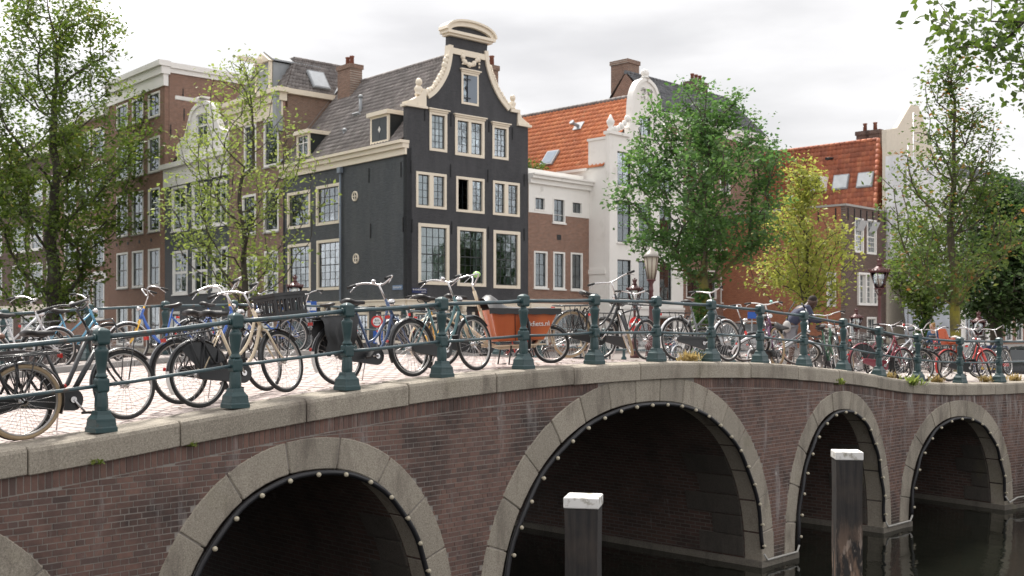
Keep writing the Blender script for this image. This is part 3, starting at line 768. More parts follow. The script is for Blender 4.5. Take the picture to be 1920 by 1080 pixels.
def strip(pts, w0, w1, y0, y1, mb=None):
    """moulding that follows a line in x-z: from w0 inside to w1 outside of the line"""
    mb = mb or MB(); k = len(pts); P = [Vector((a, b)) for a, b in pts]; o = []; i_ = []
    for j in range(k):
        t = (P[min(j+1, k-1)]-P[max(j-1, 0)]).normalized(); n = Vector((-t.y, t.x)); o.append(P[j]+n*w1); i_.append(P[j]-n*w0)
    for j in range(k-1):
        a, b, c, d = i_[j], i_[j+1], o[j+1], o[j]
        mb.add([(a.x, y0, a.y), (b.x, y0, b.y), (b.x, y1, b.y), (a.x, y1, a.y), (d.x, y0, d.y), (c.x, y0, c.y), (c.x, y1, c.y), (d.x, y1, d.y)],
               [(3, 2, 1, 0), (4, 5, 6, 7), (0, 1, 5, 4), (1, 2, 6, 5), (2, 3, 7, 6), (3, 0, 4, 7)])
    return mb
def smooth_line(pts, n=4):
    """Catmull-Rom through the points"""
    P = [Vector(p) for p in pts]; out_ = []
    for i in range(len(P)-1):
        a, b, c, d = P[max(i-1, 0)], P[i], P[i+1], P[min(i+2, len(P)-1)]
        for k in range(n):
            t = k/n; out_.append(0.5*((2*b)+(c-a)*t+(2*a-5*b+4*c-d)*t*t+(3*b-a-3*c+d)*t**3))
    return [tuple(p) for p in out_]+[tuple(P[-1])]
def tiles(h, a, b, c, d, m, tw=0.24, th=0.30, name='roof_tiles', clip=None, ridge=True):
    """pantiles on the slope a (eave left) b (eave right) c (ridge right) d (ridge left), local points of the house"""
    a, b, c, d = [Vector(p) for p in (a, b, c, d)]
    W = max((b-a).length, (c-d).length); L = max((d-a).length, (c-b).length); nx, ny = max(1, int(W/tw)), max(1, int(L/th))
    N = (b-a).cross(d-a).normalized(); mb = MB(); V = []; 
    def P(u, v): return (a.lerp(b, u)).lerp(d.lerp(c, u), v)
    prof = [(0.0, 0.0), (0.28, -0.012), (0.55, 0.0), (0.78, 0.045), (1.0, 0.0)]
    for j in range(ny):
        v0, v1 = j/ny, min(1, (j+1.12)/ny)
        for i in range(nx):
            if clip and clip((i+0.5)/nx, (j+0.5)/ny): continue
            t = rng.random(); dj = rng.uniform(-0.004, 0.004); vs = []
            for f, z in prof:
                u = (i+f*1.04)/nx
                vs.append(P(min(1, u), v0)+N*(z+0.045+dj)); vs.append(P(min(1, u), v1)+N*(z+0.008+dj))
            for f, z in ((0.0, 0), (1.0, 0)): vs.append(P(min(1, (i+f)/nx), v0)+N*(z+0.012))
            k = len(prof)
            mb.add(vs, [(2*q, 2*q+2, 2*q+3, 2*q+1) for q in range(k-1)]+[(2*k, 2*k+1)+tuple(2*q for q in range(k-1, -1, -1))], t+0.001, True)
    o = mb.build(name, m, h); tag(o, kind='stuff')
    bk = MB().add([a, b, c, d], [(0, 1, 2, 3), (3, 2, 1, 0)] if False else [(0, 1, 2, 3)]); bk.build('roof', mat('roof_boarding', (0.10, 0.07, 0.055), 0.9), h)
    return o
def ridge_caps(h, c, d, m, r=0.13, step=0.36):
    c, d = Vector(c), Vector(d); n = max(2, int((c-d).length/step)); ax = (c-d).normalized()
    mb = MB()
    for i in range(n):
        p, q = d.lerp(c, i/n), d.lerp(c, (i+1.06)/n)
        mb.tube([p, q], [r, r*0.86], 8, t=rng.random())
    return tag(mb.build('ridge_tiles', m, h), kind='stuff')
def tilemat(name, stops, dirt):
    g = G(name); p = g.obj(); rp = g.N('ValToRGB'); el = rp.color_ramp.elements
    while len(el) < len(stops): el.new(0.5)
    for e, (q, c) in zip(el, stops): e.position = q; e.color = (*c, 1)
    g.L(g.tint(), rp.inputs[0]); c = g.mix(g.ramp(g.noise(p, 1.2, 6, 0.65), 0.42, 0.75, 0, 0.8), rp.outputs[0], dirt)
    c = g.mix(g.ramp(g.noise(p, 14, 4, 0.6), 0.5, 0.75, 0, 0.45), c, dirt)
    g.L(c, g.b.inputs['Base Color']); g.b.inputs['Roughness'].default_value = 0.75; g.bump(g.noise(p, 40, 3), 0.25, 0.01); MATS[name] = g.m; return g.m
TILE_G = tilemat('grey_brown_pantile', [(0, (0.155, 0.138, 0.132)), (0.5, (0.21, 0.19, 0.182)), (1, (0.28, 0.255, 0.245))], (0.12, 0.11, 0.108))
TILE_O = tilemat('orange_pantile', [(0, (0.50, 0.155, 0.065)), (0.5, (0.60, 0.195, 0.080)), (1, (0.68, 0.26, 0.115))], (0.42, 0.15, 0.08))
TILE_R = tilemat('red_brown_pantile', [(0, (0.30, 0.090, 0.05)), (0.4, (0.45, 0.14, 0.07)), (0.7, (0.34, 0.11, 0.065)), (1, (0.55, 0.20, 0.10))], (0.22, 0.085, 0.055))
TILE_B = tilemat('slate_grey_pantile', [(0, (0.085, 0.088, 0.095)), (0.5, (0.12, 0.125, 0.135)), (1, (0.16, 0.165, 0.175))], (0.07, 0.07, 0.075))
B_BLACK = brickmat('black_painted_brick', (0.046, 0.047, 0.053), (0.037, 0.038, 0.044), (0.031, 0.032, 0.037), bump=0.55, rough=0.62, stain=(0.066, 0.067, 0.073), stain_r=(0.45, 0.8), patch=0.15)
B_BLUE = brickmat('blue_black_painted_brick', (0.074, 0.083, 0.094), (0.060, 0.069, 0.079), (0.044, 0.051, 0.058), bump=0.7, rough=0.58, stain=(0.092, 0.098, 0.104), stain_r=(0.45, 0.8), patch=0.15)
B_BROWN = brickmat('brown_brick', (0.27, 0.160, 0.112), (0.20, 0.118, 0.086), (0.32, 0.27, 0.23), stain=(0.13, 0.09, 0.072))
B_RED = brickmat('red_brown_brick', (0.31, 0.160, 0.108), (0.225, 0.118, 0.084), (0.36, 0.29, 0.24), stain=(0.16, 0.095, 0.07))
B_ORANGE = brickmat('orange_brick', (0.44, 0.165, 0.085), (0.35, 0.125, 0.068), (0.36, 0.22, 0.15), stain=(0.25, 0.10, 0.065))
B_DARK = brickmat('dark_purple_brick', (0.150, 0.088, 0.070), (0.108, 0.066, 0.056), (0.18, 0.15, 0.13))
PLASTER = mat('white_plaster', (0.80, 0.785, 0.75), 0.75, var=0.05, scale=1.5, col2=(0.62, 0.60, 0.55), c2=(0.55, 0.8), c2scale=0.9, bump=0.12, bscale=12)
EDIR = Vector((math.sin(rad(48.4)), math.cos(rad(48.4)), 0)); SDIR = Vector((EDIR.y, -EDIR.x, 0))     # along the front street; along the canal, towards the corner
EC = Vector((-0.0946*52, 52, 0))
def house(name, label, P, d, cat='house'):
    return thing(name, label, cat, (P.x, P.y, ZS), math.atan2(d.y, d.x))
# ================= the black corner house
dk = house('gabled_house', 'black painted corner house with ornate cream neck gable and grey pantile roof', EC, EDIR)
f = Fac(EC, EDIR); EW = f.s(990)
SL = -Fac(EC, SDIR).s(531)
side = Fac(EC-SDIR*SL, SDIR, T((0, SL, 0)) @ RZ(rad(-90)))
zE = f.z(763, 262)-0.36                                    # eaves
g_left = smooth_line([f.pt(*p) for p in ((800, 178), (813, 168), (826, 150), (836, 128), (841, 100), (842, 84))], 3)
g_right = smooth_line([f.pt(*p) for p in ((913, 96), (916, 122), (925, 152), (938, 180), (955, 203))], 3)
sl0, sr0 = f.s(800), f.s(957); zs_ = f.z(763, 199); zs2 = f.z(984, 238); topz = f.z(842, 67)
nl, nr = f.s(842.5), f.s(914)
outl = [(0, 0), (EW, 0), (EW, zs2), (f.s(969), zs2), (f.s(969), f.z(969, 207)), (sr0, f.z(957, 207))]+list(reversed(g_right))+[(nr, topz), (nl, topz)]+list(reversed(g_left))+[(sl0, zs_), (0, zs_)]
ew = {}
rows = {'low': [(784, 420, 842, 534), (857, 427, 911, 537), (925, 433, 975, 541)], 'mid': [(780, 324, 837, 391), (855, 333, 908, 399), (924, 341, 974, 405)],
        'top': [(805, 211, 838, 284), (853, 223, 908, 294), (923, 236, 953, 299)]}
RE = []
for k, v in rows.items():
    for i, p in enumerate(v): ew[k, i] = rect(f, *p); RE.append(ew[k, i])
hatch = rect(f, 865, 137, 897, 197); RE.append(hatch)
zb = f.z(880, 566)                                    # beam over the shop front
shop = [(0.35, 1.75), (2.1, 3.6), (3.95, 5.3), (5.6, EW-0.3)]
RS = [(a, b, 0.55, zb-0.5) for a, b in shop]
wall(dk, f, outl, RE+RS, B_BLACK)
for i in range(3):
    window(dk, f, ew['low', i], 4, 6, 0.16, CREAM, DARKP, cur=[[(0, 1.0)], [(0.66, 0.95)], [(0.5, 0.92)]][i], label=['large window with white curtains drawn right across', 'large window with one white curtain at the right', 'large window with a white curtain in its right half'][i])
    window(dk, f, ew['mid', i], 2, 4, 0.125, CREAM, DARKP, groups=2, split=False, open_g=(0 if i == 1 else None), cur=[[(0.0, 0.45)], [], [(0.55, 1)]][i], mull=0.24, label=['cream double window, two dark casements', 'cream double window with its left casement open', 'cream double window with pale curtain on the right'][i])
window(dk, f, ew['top', 0], 3, 5, 0.13, CREAM, DARKP, lintel=CREAM, split=False, cur=[(0, 1)])
window(dk, f, ew['top', 1], 2, 4, 0.15, CREAM, DARKP, groups=2, lintel=CREAM, split=False)
window(dk, f, ew['top', 2], 3, 5, 0.125, CREAM, DARKP, lintel=CREAM, split=False, cur=[(0.4, 1)])
for (a, b), R in zip(shop, RS): window(dk, f, R, 5, 4, 0.13, CREAM, DARKP, split=False, cur=[(0, 1)], depth=0.06)
# hoist hatch: cream frame, blue-grey shutter half open
hw = window(dk, f, hatch, 1, 1, 0.11, CREAM, DARKP, lintel=CREAM, split=False)
w_, h_ = hatch[1]-hatch[0], hatch[3]-hatch[2]
sh = MB().box(-0.62*(w_-0.24), 0, -0.02, 0.025, 0.12, h_-0.12).build('shutter', GREYP, hw, T((w_/2-0.12, -0.035, 0)) @ RZ(rad(-9)))
MB().box(-0.40, 0.03, -0.035, -0.022, 0.3, 0.34).box(-0.40, 0.03, -0.035, -0.022, h_-0.36, h_-0.32).prism([(-0.36, h_/2), (-0.28, h_/2-0.14), (-0.2, h_/2), (-0.28, h_/2+0.14)], -0.03, -0.021).build('hinge', IRON, hw, sh.matrix_local)
# beam with corbels and cream posts
fpart(dk, f, 'cream_beam', MB().box(-0.12, EW, -0.20, 0, zb-0.22, zb).box(-0.2, EW, -0.28, 0, zb+0.002, zb+0.07), CREAM)
for i in range(8):
    fpart(dk, f, 'corbel', MB().prism([(-0.1, 0), (0.1, 0), (0.13, 0.26), (-0.13, 0.26)], -0.2, 0).box(-0.08, 0.08, -0.26, -0.2, 0.1, 0.26), CREAM, (0.2+i*(EW-0.4)/7, 0, zb-0.485))
# gable mouldings: lines along the neck, scroll work, shoulders, pediment
gt = MB(); strip(g_left, 0.20, 0.02, -0.09, 0.30, gt); strip(list(g_right), 0.20, 0.02, -0.09, 0.30, gt)
gt.box(nl, nr, -0.07, 0.3, f.z(878, 107), f.z(878, 96)); fpart(dk, f, 'neck_moulding', gt, CREAM)
def scrolls(line, sgn, n, r):
    mb = MB(); L = [Vector(p) for p in line]
    for i in range(n):
        q = (i+0.5)/n*(len(L)-1); a = L[int(q)].lerp(L[min(int(q)+1, len(L)-1)], q % 1); t = (L[min(int(q)+1, len(L)-1)]-L[int(q)]).normalized(); nn = Vector((-t.y, t.x))
        c = a+nn*0.09; rr = r*(0.75+0.5*rng.random())
        mb.ball((c.x, 0.02, c.y), rr, 8, 5, (1, 0.8, 1)); mb.ball((c.x+t.x*rr, -0.04, c.y+t.y*rr), rr*0.6, 7, 4)
    return mb
fpart(dk, f, 'carved_scroll', scrolls(g_left[:-4], 1, 11, 0.15), CREAM); fpart(dk, f, 'carved_scroll', scrolls(g_right[3:], 1, 10, 0.14), CREAM)
def shoulder(x0, x1, z, rise, flip, name='gable_shoulder'):
    w = x1-x0; pts = [(0, 0), (w, 0), (w, rise), (w*0.86, rise*0.98), (w*0.66, rise*0.55), (w*0.3, rise*0.28), (0, rise*0.14)]
    if flip: pts = [(w-a, b) for a, b in reversed(pts)]
    mb = MB().prism(pts, -0.07, 0.3).box(-0.1, w+0.03, -0.14, 0.32, -0.12, -0.002) if not flip else MB().prism(pts, -0.07, 0.3).box(-0.03, w+0.12, -0.14, 0.32, -0.12, -0.002)
    fpart(dk, f, name, mb, CREAM, (x0, 0, z+0.12))
    return mb
shoulder(-0.06, sl0-0.06, zs_, f.z(800, 172)-zs_, False)
shoulder(f.s(969)+0.03, EW+0.03, zs2, f.z(969, 214)-zs2, True)
def bust(x, z, s=1.0):
    mb = MB().lathe([(0.20, 0), (0.22, 0.06), (0.16, 0.10), (0.20, 0.2), (0.24, 0.32), (0.16, 0.42), (0.10, 0.47)], 10, Matrix.Diagonal((s, s*0.7, s, 1))).ball((0, -0.03, 0.62*s), 0.17*s, 10, 7, (0.9, 1, 1.15)).ball((0, -0.18*s, 0.6*s), 0.035*s, 6, 4)
    fpart(dk, f, 'bust', mb, CREAM, (x, 0.1, z))
bust(f.s(787), f.z(787, 178)); bust(f.s(963), f.z(963, 204), 0.9)
fpart(dk, f, 'gable_ledge', MB().box(sr0-0.02, f.s(970)+0.12, -0.1, 0.32, -0.1, 0.06), CREAM, (0, 0, f.z(962, 207)))
pl, pr = nl-0.28, nr+0.30; pc = (pl+pr)/2; pz = topz; ph = f.z(880, 37)-f.z(880, 66)-0.2
arcp = [(pc+(pl-pc)*math.cos(math.pi*i/14), pz+0.24+ph*math.sin(math.pi*i/14)**0.9) for i in range(15)]
pd = MB().box(pl+0.12, pr-0.12, -0.18, 0.36, pz, pz+0.10).box(pl, pr, -0.30, 0.4, pz+0.102, pz+0.24)
strip(arcp, 0.22, 0.0, -0.22, 0.36, pd); strip(arcp, -0.002, 0.10, -0.32, 0.40, pd); fpart(dk, f, 'pediment', pd, CREAM)
fpart(dk, f, 'pediment_panel', MB().prism(arcp, -0.05, 0.3), B_BLACK)
gl_ = [(f.s(866), f.z(866, 104)), (f.s(868), f.z(868, 114)), (f.s(876), f.z(876, 121)), (f.s(884), f.z(884, 122)), (f.s(892), f.z(892, 114)), (f.s(897), f.z(897, 110))]
gb = MB()
for i, (x, z) in enumerate(smooth_line(gl_, 3)): gb.ball((x, -0.07, z), 0.11+0.04*math.sin(i*2.1), 8, 5, (1, 0.7, 1))
for px, y0, y1 in ((866, 100, 120), (897, 108, 127)):
    for k in range(4): gb.ball((f.s(px), -0.06, f.z(px, y0+(y1-y0)*k/3)), 0.09-0.012*k, 7, 4)
fpart(dk, f, 'garland', gb, CREAM)
for px, py in ((771, 313), (845, 320), (915, 330), (983, 338), (773, 423), (847, 427), (916, 437), (983, 440), (797, 214), (846, 225), (917, 236), (961, 250)): anchor(dk, f, f.s(px), f.z(px, py))
# side along the canal
zSide = side.z(763-0.1, 262); 
sw = [(539, 359, 582, 428), (593, 346, 638.5, 421), (540, 457, 583, 546), (594, 449, 639.5, 544)]
SR = [rect(side, *p) for p in sw]
zb2 = zb
SG = [(side.s(716), side.s(752), 0.5, zb2-0.5), (side.s(655), side.s(692), 0.5, zb2-0.5), (side.s(600), side.s(640), 0.5, zb2-0.5)]
wall(dk, side, rectpoly(0, SL, 0, zE), SR+SG, B_BLUE)
for R, n, c in zip(SR, ((4, 4), (4, 4), (4, 6), (4, 6)), ([(0, 1)], [(0, .3)], [(0, 1)], [])): window(dk, side, R, *n, 0.15, CREAM, DARKP, cur=c)
for R in SG: window(dk, side, R, 5, 4, 0.13, CREAM, DARKP, split=False, cur=[(0, 1)], depth=0.06)
fpart(dk, side, 'cream_beam', MB().box(0, SL+0.12, -0.18, 0, zb-0.22, zb).box(0, SL+0.2, -0.26, 0, zb+0.002, zb+0.07), CREAM)
for i in range(12): fpart(dk, side, 'corbel', MB().prism([(-0.1, 0), (0.1, 0), (0.13, 0.26), (-0.13, 0.26)], -0.18, 0).box(-0.08, 0.08, -0.24, -0.18, 0.1, 0.26), CREAM, (0.3+i*(SL-0.5)/11, 0, zb-0.485))
for px, py in ((666, 368), (668, 485)):
    mb = MB(); mb.tube([(0.22*math.cos(a*math.pi/8), -0.02, 0.22*math.sin(a*math.pi/8)) for a in range(16)], 0.045, 6, closed=True); mb.box(-0.2, 0.2, -0.05, -0.01, -0.02, 0.02).box(-0.02, 0.02, -0.048, -0.012, -0.2, 0.2)
    o = fpart(dk, side, 'round_window', mb, CREAM, (side.s(px), 0, side.z(px, py))); MB().lathe([(0.2, 0), (0.2, 0.012)], 16, T((0, -0.004, 0)) @ RX(rad(90))).build('pane', mat('dark_glass', (0.012, 0.014, 0.016), 0.08), o)
for px, py in ((692, 329), (752, 318), (695, 433), (756, 421), (583, 325)): anchor(dk, side, side.s(px), side.z(px, py), 0.7)
fpart(dk, side, 'cornice', MB().box(0, SL+0.02, -0.26, 0.1, zE-0.02, zE+0.20).box(0, SL+0.06, -0.40, 0.1, zE+0.202, zE+0.34).box(0, SL, -0.12, 0, zE-0.32, zE-0.022), CREAM)
px_ = side.s(641); mb = MB().tube([(px_, -0.1, 0.2), (px_, -0.1, zE-0.4)], 0.055, 8).box(px_-0.14, px_+0.14, -0.22, -0.02, zE-0.62, zE-0.34)
for k in range(5): mb.lathe([(0.075, 0), (0.075, 0.05)], 8, T((px_, -0.1, 1.0+k*1.6)))
fpart(dk, side, 'drainpipe', mb, GREYP)
# roof: ridge runs back from the gable
zr = f.z(878, 90, 0.4)-0.2; xm = EW/2; DEP = SL
er = zE+0.36
tiles(dk, (-0.12, DEP, er), (-0.12, 0.28, er), (xm, 0.28, zr), (xm, DEP, zr), TILE_G)
tiles(dk, (EW, 0.28, zs2-0.3), (EW, DEP, zs2-0.3), (xm, DEP, zr), (xm, 0.28, zr), TILE_G)
ridge_caps(dk, (xm, 0.3, zr+0.02), (xm, DEP, zr+0.02), TILE_G)
bk = Fac(f.W(0, DEP), EDIR, T((0, DEP, 0)))
fpart(dk, f, 'back_wall', MB().prism([(0, 0), (EW, 0), (EW, zs2-0.3), (xm, zr), (0, zE)], DEP-0.2, DEP-0.01), B_BLACK)
fpart(dk, f, 'side_wall', MB().box(EW-0.2, EW, 0.29, DEP-0.21, 0, zs2-0.3), B_BLACK)
fpart(dk, f, 'verge', MB().hexa([(-0.35, DEP, er), (-0.05, DEP, er+0.3), (-0.05, DEP+0.3, er+0.3), (-0.35, DEP+0.3, er), (xm-0.1, DEP, zr+0.1), (xm, DEP, zr+0.25), (xm, DEP+0.3, zr+0.25), (xm-0.1, DEP+0.3, zr+0.1)]), LEAD)
def dormer(px0, px1, py0, py1, mat_front, shut):
    y0 = -0.10; s0, s1 = side.s(px0, y0), side.s(px1, y0)
    z0, z1 = side.z((px0+px1)/2, py1, y0), side.z((px0+px1)/2, py0, y0); w = s1-s0
    slope_ = (zr-er)/(xm+0.12); d = (z1-z0)/slope_+0.25
    o = fpart(dk, side, 'dormer', MB().box(0, 0.12, 0, 0.1, 0, z1-z0).box(w-0.12, w, 0, 0.1, 0, z1-z0).box(0.12, w-0.12, 0, 0.1, 0, 0.1).box(0.12, w-0.12, 0, 0.1, z1-z0-0.1, z1-z0), CREAM, (s0, y0, z0))
    MB().prism([(0, 0), (0, z1-z0), (d, z1-z0)], -0.06, 0.0).build('cheek', DARKP, o, T((w-0.06, 0.1, 0)) @ RZ(rad(90)))
    MB().prism([(0, 0), (0, z1-z0), (d, z1-z0)], -0.06, 0.0).build('cheek', DARKP, o, T((0.0, 0.1, 0)) @ RZ(rad(90)))
    MB().box(-0.12, w+0.12, -0.15, d+0.15, z1-z0, z1-z0+0.2).build('dormer_roof', CREAM, o)
    if shut:
        MB().box(0.12, w/2-0.01, 0.02, 0.06, 0.1, z1-z0-0.1).box(w/2+0.01, w-0.12, 0.02, 0.06, 0.1, z1-z0-0.1).build('shutter', mat('dark_shutter', (0.045, 0.055, 0.065), 0.5), o)
        MB().prism([(w/2-0.1, 0.65), (w/2, 0.5), (w/2+0.1, 0.65), (w/2, 0.8)], 0.0, 0.018).build('emblem', WHITE, o)
    else:
        MB().box(w/2-0.03, w/2+0.03, 0.03, 0.07, 0.1, z1-z0-0.1).box(0.12, w-0.12, 0.032, 0.068, (z1-z0)*0.6, (z1-z0)*0.6+0.05).build('sash', WHITE, o)
        p = link('pane', PANE_ME, o); p.matrix_local = T((w/2, 0.08, (z1-z0)/2)) @ Matrix.Diagonal((w-0.24, 0.008, z1-z0-0.2, 1))
        MB().box(0.1, w-0.1, 0.3, 0.32, 0.05, z1-z0-0.05).build('backing', DARK_ROOM, o)
dormer(694, 728, 217, 268, CREAM, True)
dormer(556, 579, 252, 295, CREAM, False)
def roof_vent(px, py0, py1, r=0.09):
    y = 0.2+(side.z(px, py1, 2.0)-er)/((zr-er)/(xm+0.12))-0.12
    y = max(0.3, y); s_ = side.s(px, y); z0, z1 = side.z(px, py1, y), side.z(px, py0, y)
    fpart(dk, side, 'roof_vent', MB().tube([(0, 0, -0.2), (0, 0, z1-z0)], r, 8).lathe([(r*1.5, 0), (r*1.5, 0.08), (r*0.6, 0.16)], 8, T((0, 0, z1-z0))).box(-0.3, 0.3, -0.35, 0.3, -0.15, -0.08, M=RX(rad(-40))), LEAD, (s_, y, z0))
roof_vent(676, 183, 218); roof_vent(646, 246, 270)
# chimneys
def chimney(h, fac, s, y, z0, z1, w, d, m, pots=2):
    o = fpart(h, fac, 'chimney', MB().box(-w/2, w/2, -d/2, d/2, 0, z1-z0-0.25).box(-w/2-0.06, w/2+0.06, -d/2-0.06, d/2+0.06, z1-z0-0.249, z1-z0), m, (s, y, z0))
    for i in range(pots):
        MB().lathe([(0.13, 0), (0.11, 0.45), (0.14, 0.46), (0.14, 0.52)], 10, T(((i-(pots-1)/2)*min(0.42, w/max(pots, 1)), 0, z1-z0))).build('chimney_pot', mat('clay_pot', (0.24, 0.10, 0.07), 0.8), o)
    return o
yc = xm-0.4
chimney(dk, side, side.s(656, yc), yc, er+2.5, side.z(656, 124, yc), 1.25, 0.8, B_BROWN, 2)
chimney(dk, f, f.s(922, 1.2), 1.2, zs2, f.z(922, 124, 1.2), 0.5, 0.45, B_BROWN, 1)
# ================= street line to the right: small brick house, white gabled house, brick house
DR = Vector((math.sin(rad(44.4)), math.cos(rad(44.4)), 0))
P1 = f.W(EW+0.02); fF = Fac(P1, DR); FW = fF.s(1108)
hs = house('low_brick_house', 'low flat-topped brick house with white cornice storey right of the black house', P1, DR)
zF = fF.z(1050, 342)
colF = [(1001, 1026), (1037, 1059), (1070, 1092)]
R1 = [rect(fF, a, 471+i*1.5, b, 540+i*2) for i, (a, b) in enumerate(colF)]
R2 = [rect(fF, 1001, 369, 1022, 395), rect(fF, 1036, 372, 1059, 418), rect(fF, 1071, 378, 1091, 402)]
wall(hs, fF, rectpoly(0, FW, 0, zF), R1+R2+[(0.4, 1.5, 0.3, 2.2), (1.8, FW-0.4, 0.3, 2.2)], B_RED)
zb3 = fF.z(1050, 404)
for i, R in enumerate(R1): window(hs, fF, R, 2, 3, 0.09, WHITE, DARKP, sill=WHITE, split=False, cur=[(0, 1)])
fpart(hs, fF, 'white_band', MB().prism(rectpoly(0.02, FW-0.02, zb3, zF), -0.025, 0.0, [hole(r, 0.05) for r in (R2[0], R2[2])]+[[(R2[1][0]+.05, zb3+0.02), (R2[1][1]-.05, zb3+0.02), (R2[1][1]-.05, R2[1][3]-.05), (R2[1][0]+.05, R2[1][3]-.05)]]), WHITE)
for R, n in zip(R2, ((2, 1), (2, 2), (2, 1))): window(hs, fF, R, *n, 0.07, WHITE, DARKP, split=False, cur=[(0, 1)], proud=0.05, sill=(WHITE if n[1] == 2 else None))
fpart(hs, fF, 'cornice', MB().box(0, FW+0.1, -0.35, 0.2, zF, zF+0.16).box(0, FW+0.05, -0.18, 0.2, zF-0.25, zF-0.003).box(0, FW+0.2, -0.45, 0.2, zF+0.162, zF+0.24).box(0.2, FW-0.4, 0.2, 0.5, zF+0.24, zF+0.55), WHITE)
fpart(hs, fF, 'wall_vent', MB().box(-0.16, 0.16, -0.02, 0, -0.14, 0.14), IRON, (fF.s(1048), 0, fF.z(1048, 445)))
fpart(hs, fF, 'body', MB().box(0.0, 0.2, 0.3, 6, 0, zF).box(FW-0.2, FW, 0.3, 6, 0, zF).box(0.2, FW-0.2, 5.8, 6, 0, zF).box(0, FW, 0.29, 6, zF-0.3, zF-0.01), B_RED)
window(hs, fF, (0.4, 1.5, 0.3, 2.2), 2, 2, 0.1, WHITE, DARKP); window(hs, fF, (1.8, FW-0.4, 0.3, 2.2), 6, 2, 0.1, WHITE, DARKP, split=False, cur=[(0, 1)])
fpart(hs, fF, 'shop_beam', MB().box(0, FW, -0.2, 0, fF.z(1050, 578)-0.1, fF.z(1050, 574)+0.12), CREAM)
MB().box(0.0, 2.2, 0.6, 1.1, zF+0.25, zF+0.62).build('planter_box', mat('grey_wood', (0.10, 0.085, 0.075), 0.85), hs)
mb = MB(); LM = leafmat('shrub_leaves', [(0, (0.045, 0.085, 0.02)), (0.6, (0.09, 0.15, 0.03)), (1, (0.16, 0.21, 0.05))])
def leaf_blob(mb, c, r, n, size, flat=1.0):
    for _ in range(n):
        d = Vector((rng.gauss(0, 1), rng.gauss(0, 1), rng.gauss(0, flat))); p = Vector(c)+d*(r*0.5)
        a = Vector((rng.gauss(0, 1), rng.gauss(0, 1), rng.gauss(0, 0.6))).normalized(); b = a.cross(Vector((rng.gauss(0, 1), rng.gauss(0, 1), rng.gauss(0, 1)))).normalized()
        s_ = size*rng.uniform(0.6, 1.3); mb.add([p, p+a*s_*0.5+b*s_*0.28, p+a*s_, p+a*s_*0.5-b*s_*0.28], [(0, 1, 2, 3)], min(1, max(0.001, rng.gauss(0.5, 0.25))))
for x in (0.2, 0.5, 0.9, 1.4, 1.8): leaf_blob(mb, (x, 0.8, zF+0.75), 0.45, 90, 0.16)
pl_ = thing('roof_plants', 'leafy green plants in a grey box on the low brick house roof', 'plants', (P1.x, P1.y, ZS), math.atan2(DR.y, DR.x)); mb.build('foliage', LM, pl_)
st = MB(); st.lathe([(0.24, 0), (0.2, 0.12), (0.10, 0.2), (0.13, 0.6), (0.2, 1.0), (0.12, 1.5), (0.16, 1.75), (0.09, 1.95), (0.02, 2.05)], 10)
so = thing('garden_statue', 'pale slender statue on the low brick house roof beside the black house', 'statue', fF.W(0.35, 2.2)+Vector((0, 0, ZS+zF+0.0))); st.build('figure', STONE, so)
# ---- white neck gable house
Q = fF.W(FW); GDv = Vector((-DR.y, DR.x, 0))
fG0 = Fac(fF.W(FW, -1.45), DR); gx0 = fG0.s(1143); PG = fG0.W(gx0); fG = Fac(PG, DR); GW = fG.s(1281)
wh = house('white_gabled_house', 'white plastered house with curved neck gable and bright orange pantile roof', PG, DR)
zGs = fG.z(1143, 247); cG = GW/2
gl = smooth_line([fG.pt(*p) for p in ((1178, 240), (1183, 222), (1184, 200), (1186, 180), (1190, 165), (1198, 152), (1212, 146))], 3)
gr_ = [(2*fG.s(1212)-a, b) for a, b in reversed(gl)]
xs = fG.s(1178); xs2 = 2*fG.s(1212)-xs; GWm = max(GW, xs2+0.9)
outG = [(0, 0), (GWm, 0), (GWm, zGs), (xs2, zGs)]+[(a, b) for a, b in reversed(gr_)]+list(reversed(gl[:-1]))+[(xs, zGs), (0, zGs)]
cols = [(1157, 1184), (1197, 1222), (1236, 1260)]
RG = []
for r0, r1 in ((284, 350), (375, 455), (486, 562)):
    zz0, zz1 = fG.z(1170, r1), fG.z(1170, r0)
    for a, b in cols: RG.append((fG.s(a), fG.s(b), zz0, zz1))
RG.append(rect(fG, 1199, 217, 1221, 256))
doorR = [(fG.s(1135+10), fG.s(1160), 0.0, fG.z(1150, 600)), (fG.s(1195), fG.s(1226), 0.2, fG.z(1210, 590)), (fG.s(1236), fG.s(1262), 0.2, fG.z(1250, 595))]
wall(wh, fG, outG, RG+doorR, PLASTER)
for i, R in enumerate(RG): window(wh, fG, R, 2, 3 if i < 9 else 2, 0.05, DARKP, DARKP, split=False, arch=0.12, sill=WHITE, proud=-0.06, depth=0.1, cur=([(0.0, 0.3), (0.75, 1)] if i < 6 else [(0, 1)]))
for R in doorR[1:]: window(wh, fG, R, 1, 2, 0.06, mat('grey_shop_frame', (0.22, 0.22, 0.21), 0.5), DARKP, split=False, proud=0.02)
window(wh, fG, doorR[0], 1, 1, 0.08, DARKP, DARKP, split=False)
fpart(wh, fG, 'string_course', MB().box(0, GWm, -0.08, 0, fG.z(1200, 592), fG.z(1200, 580)).box(0, GWm, -0.14, 0, fG.z(1200, 580)+0.002, fG.z(1200, 577)+0.05), WHITE)
gm = MB(); strip(gl, 0.16, 0.04, -0.08, 0.34, gm); strip(gr_, 0.16, 0.04, -0.08, 0.34, gm); fpart(wh, fG, 'neck_moulding', gm, WHITE)
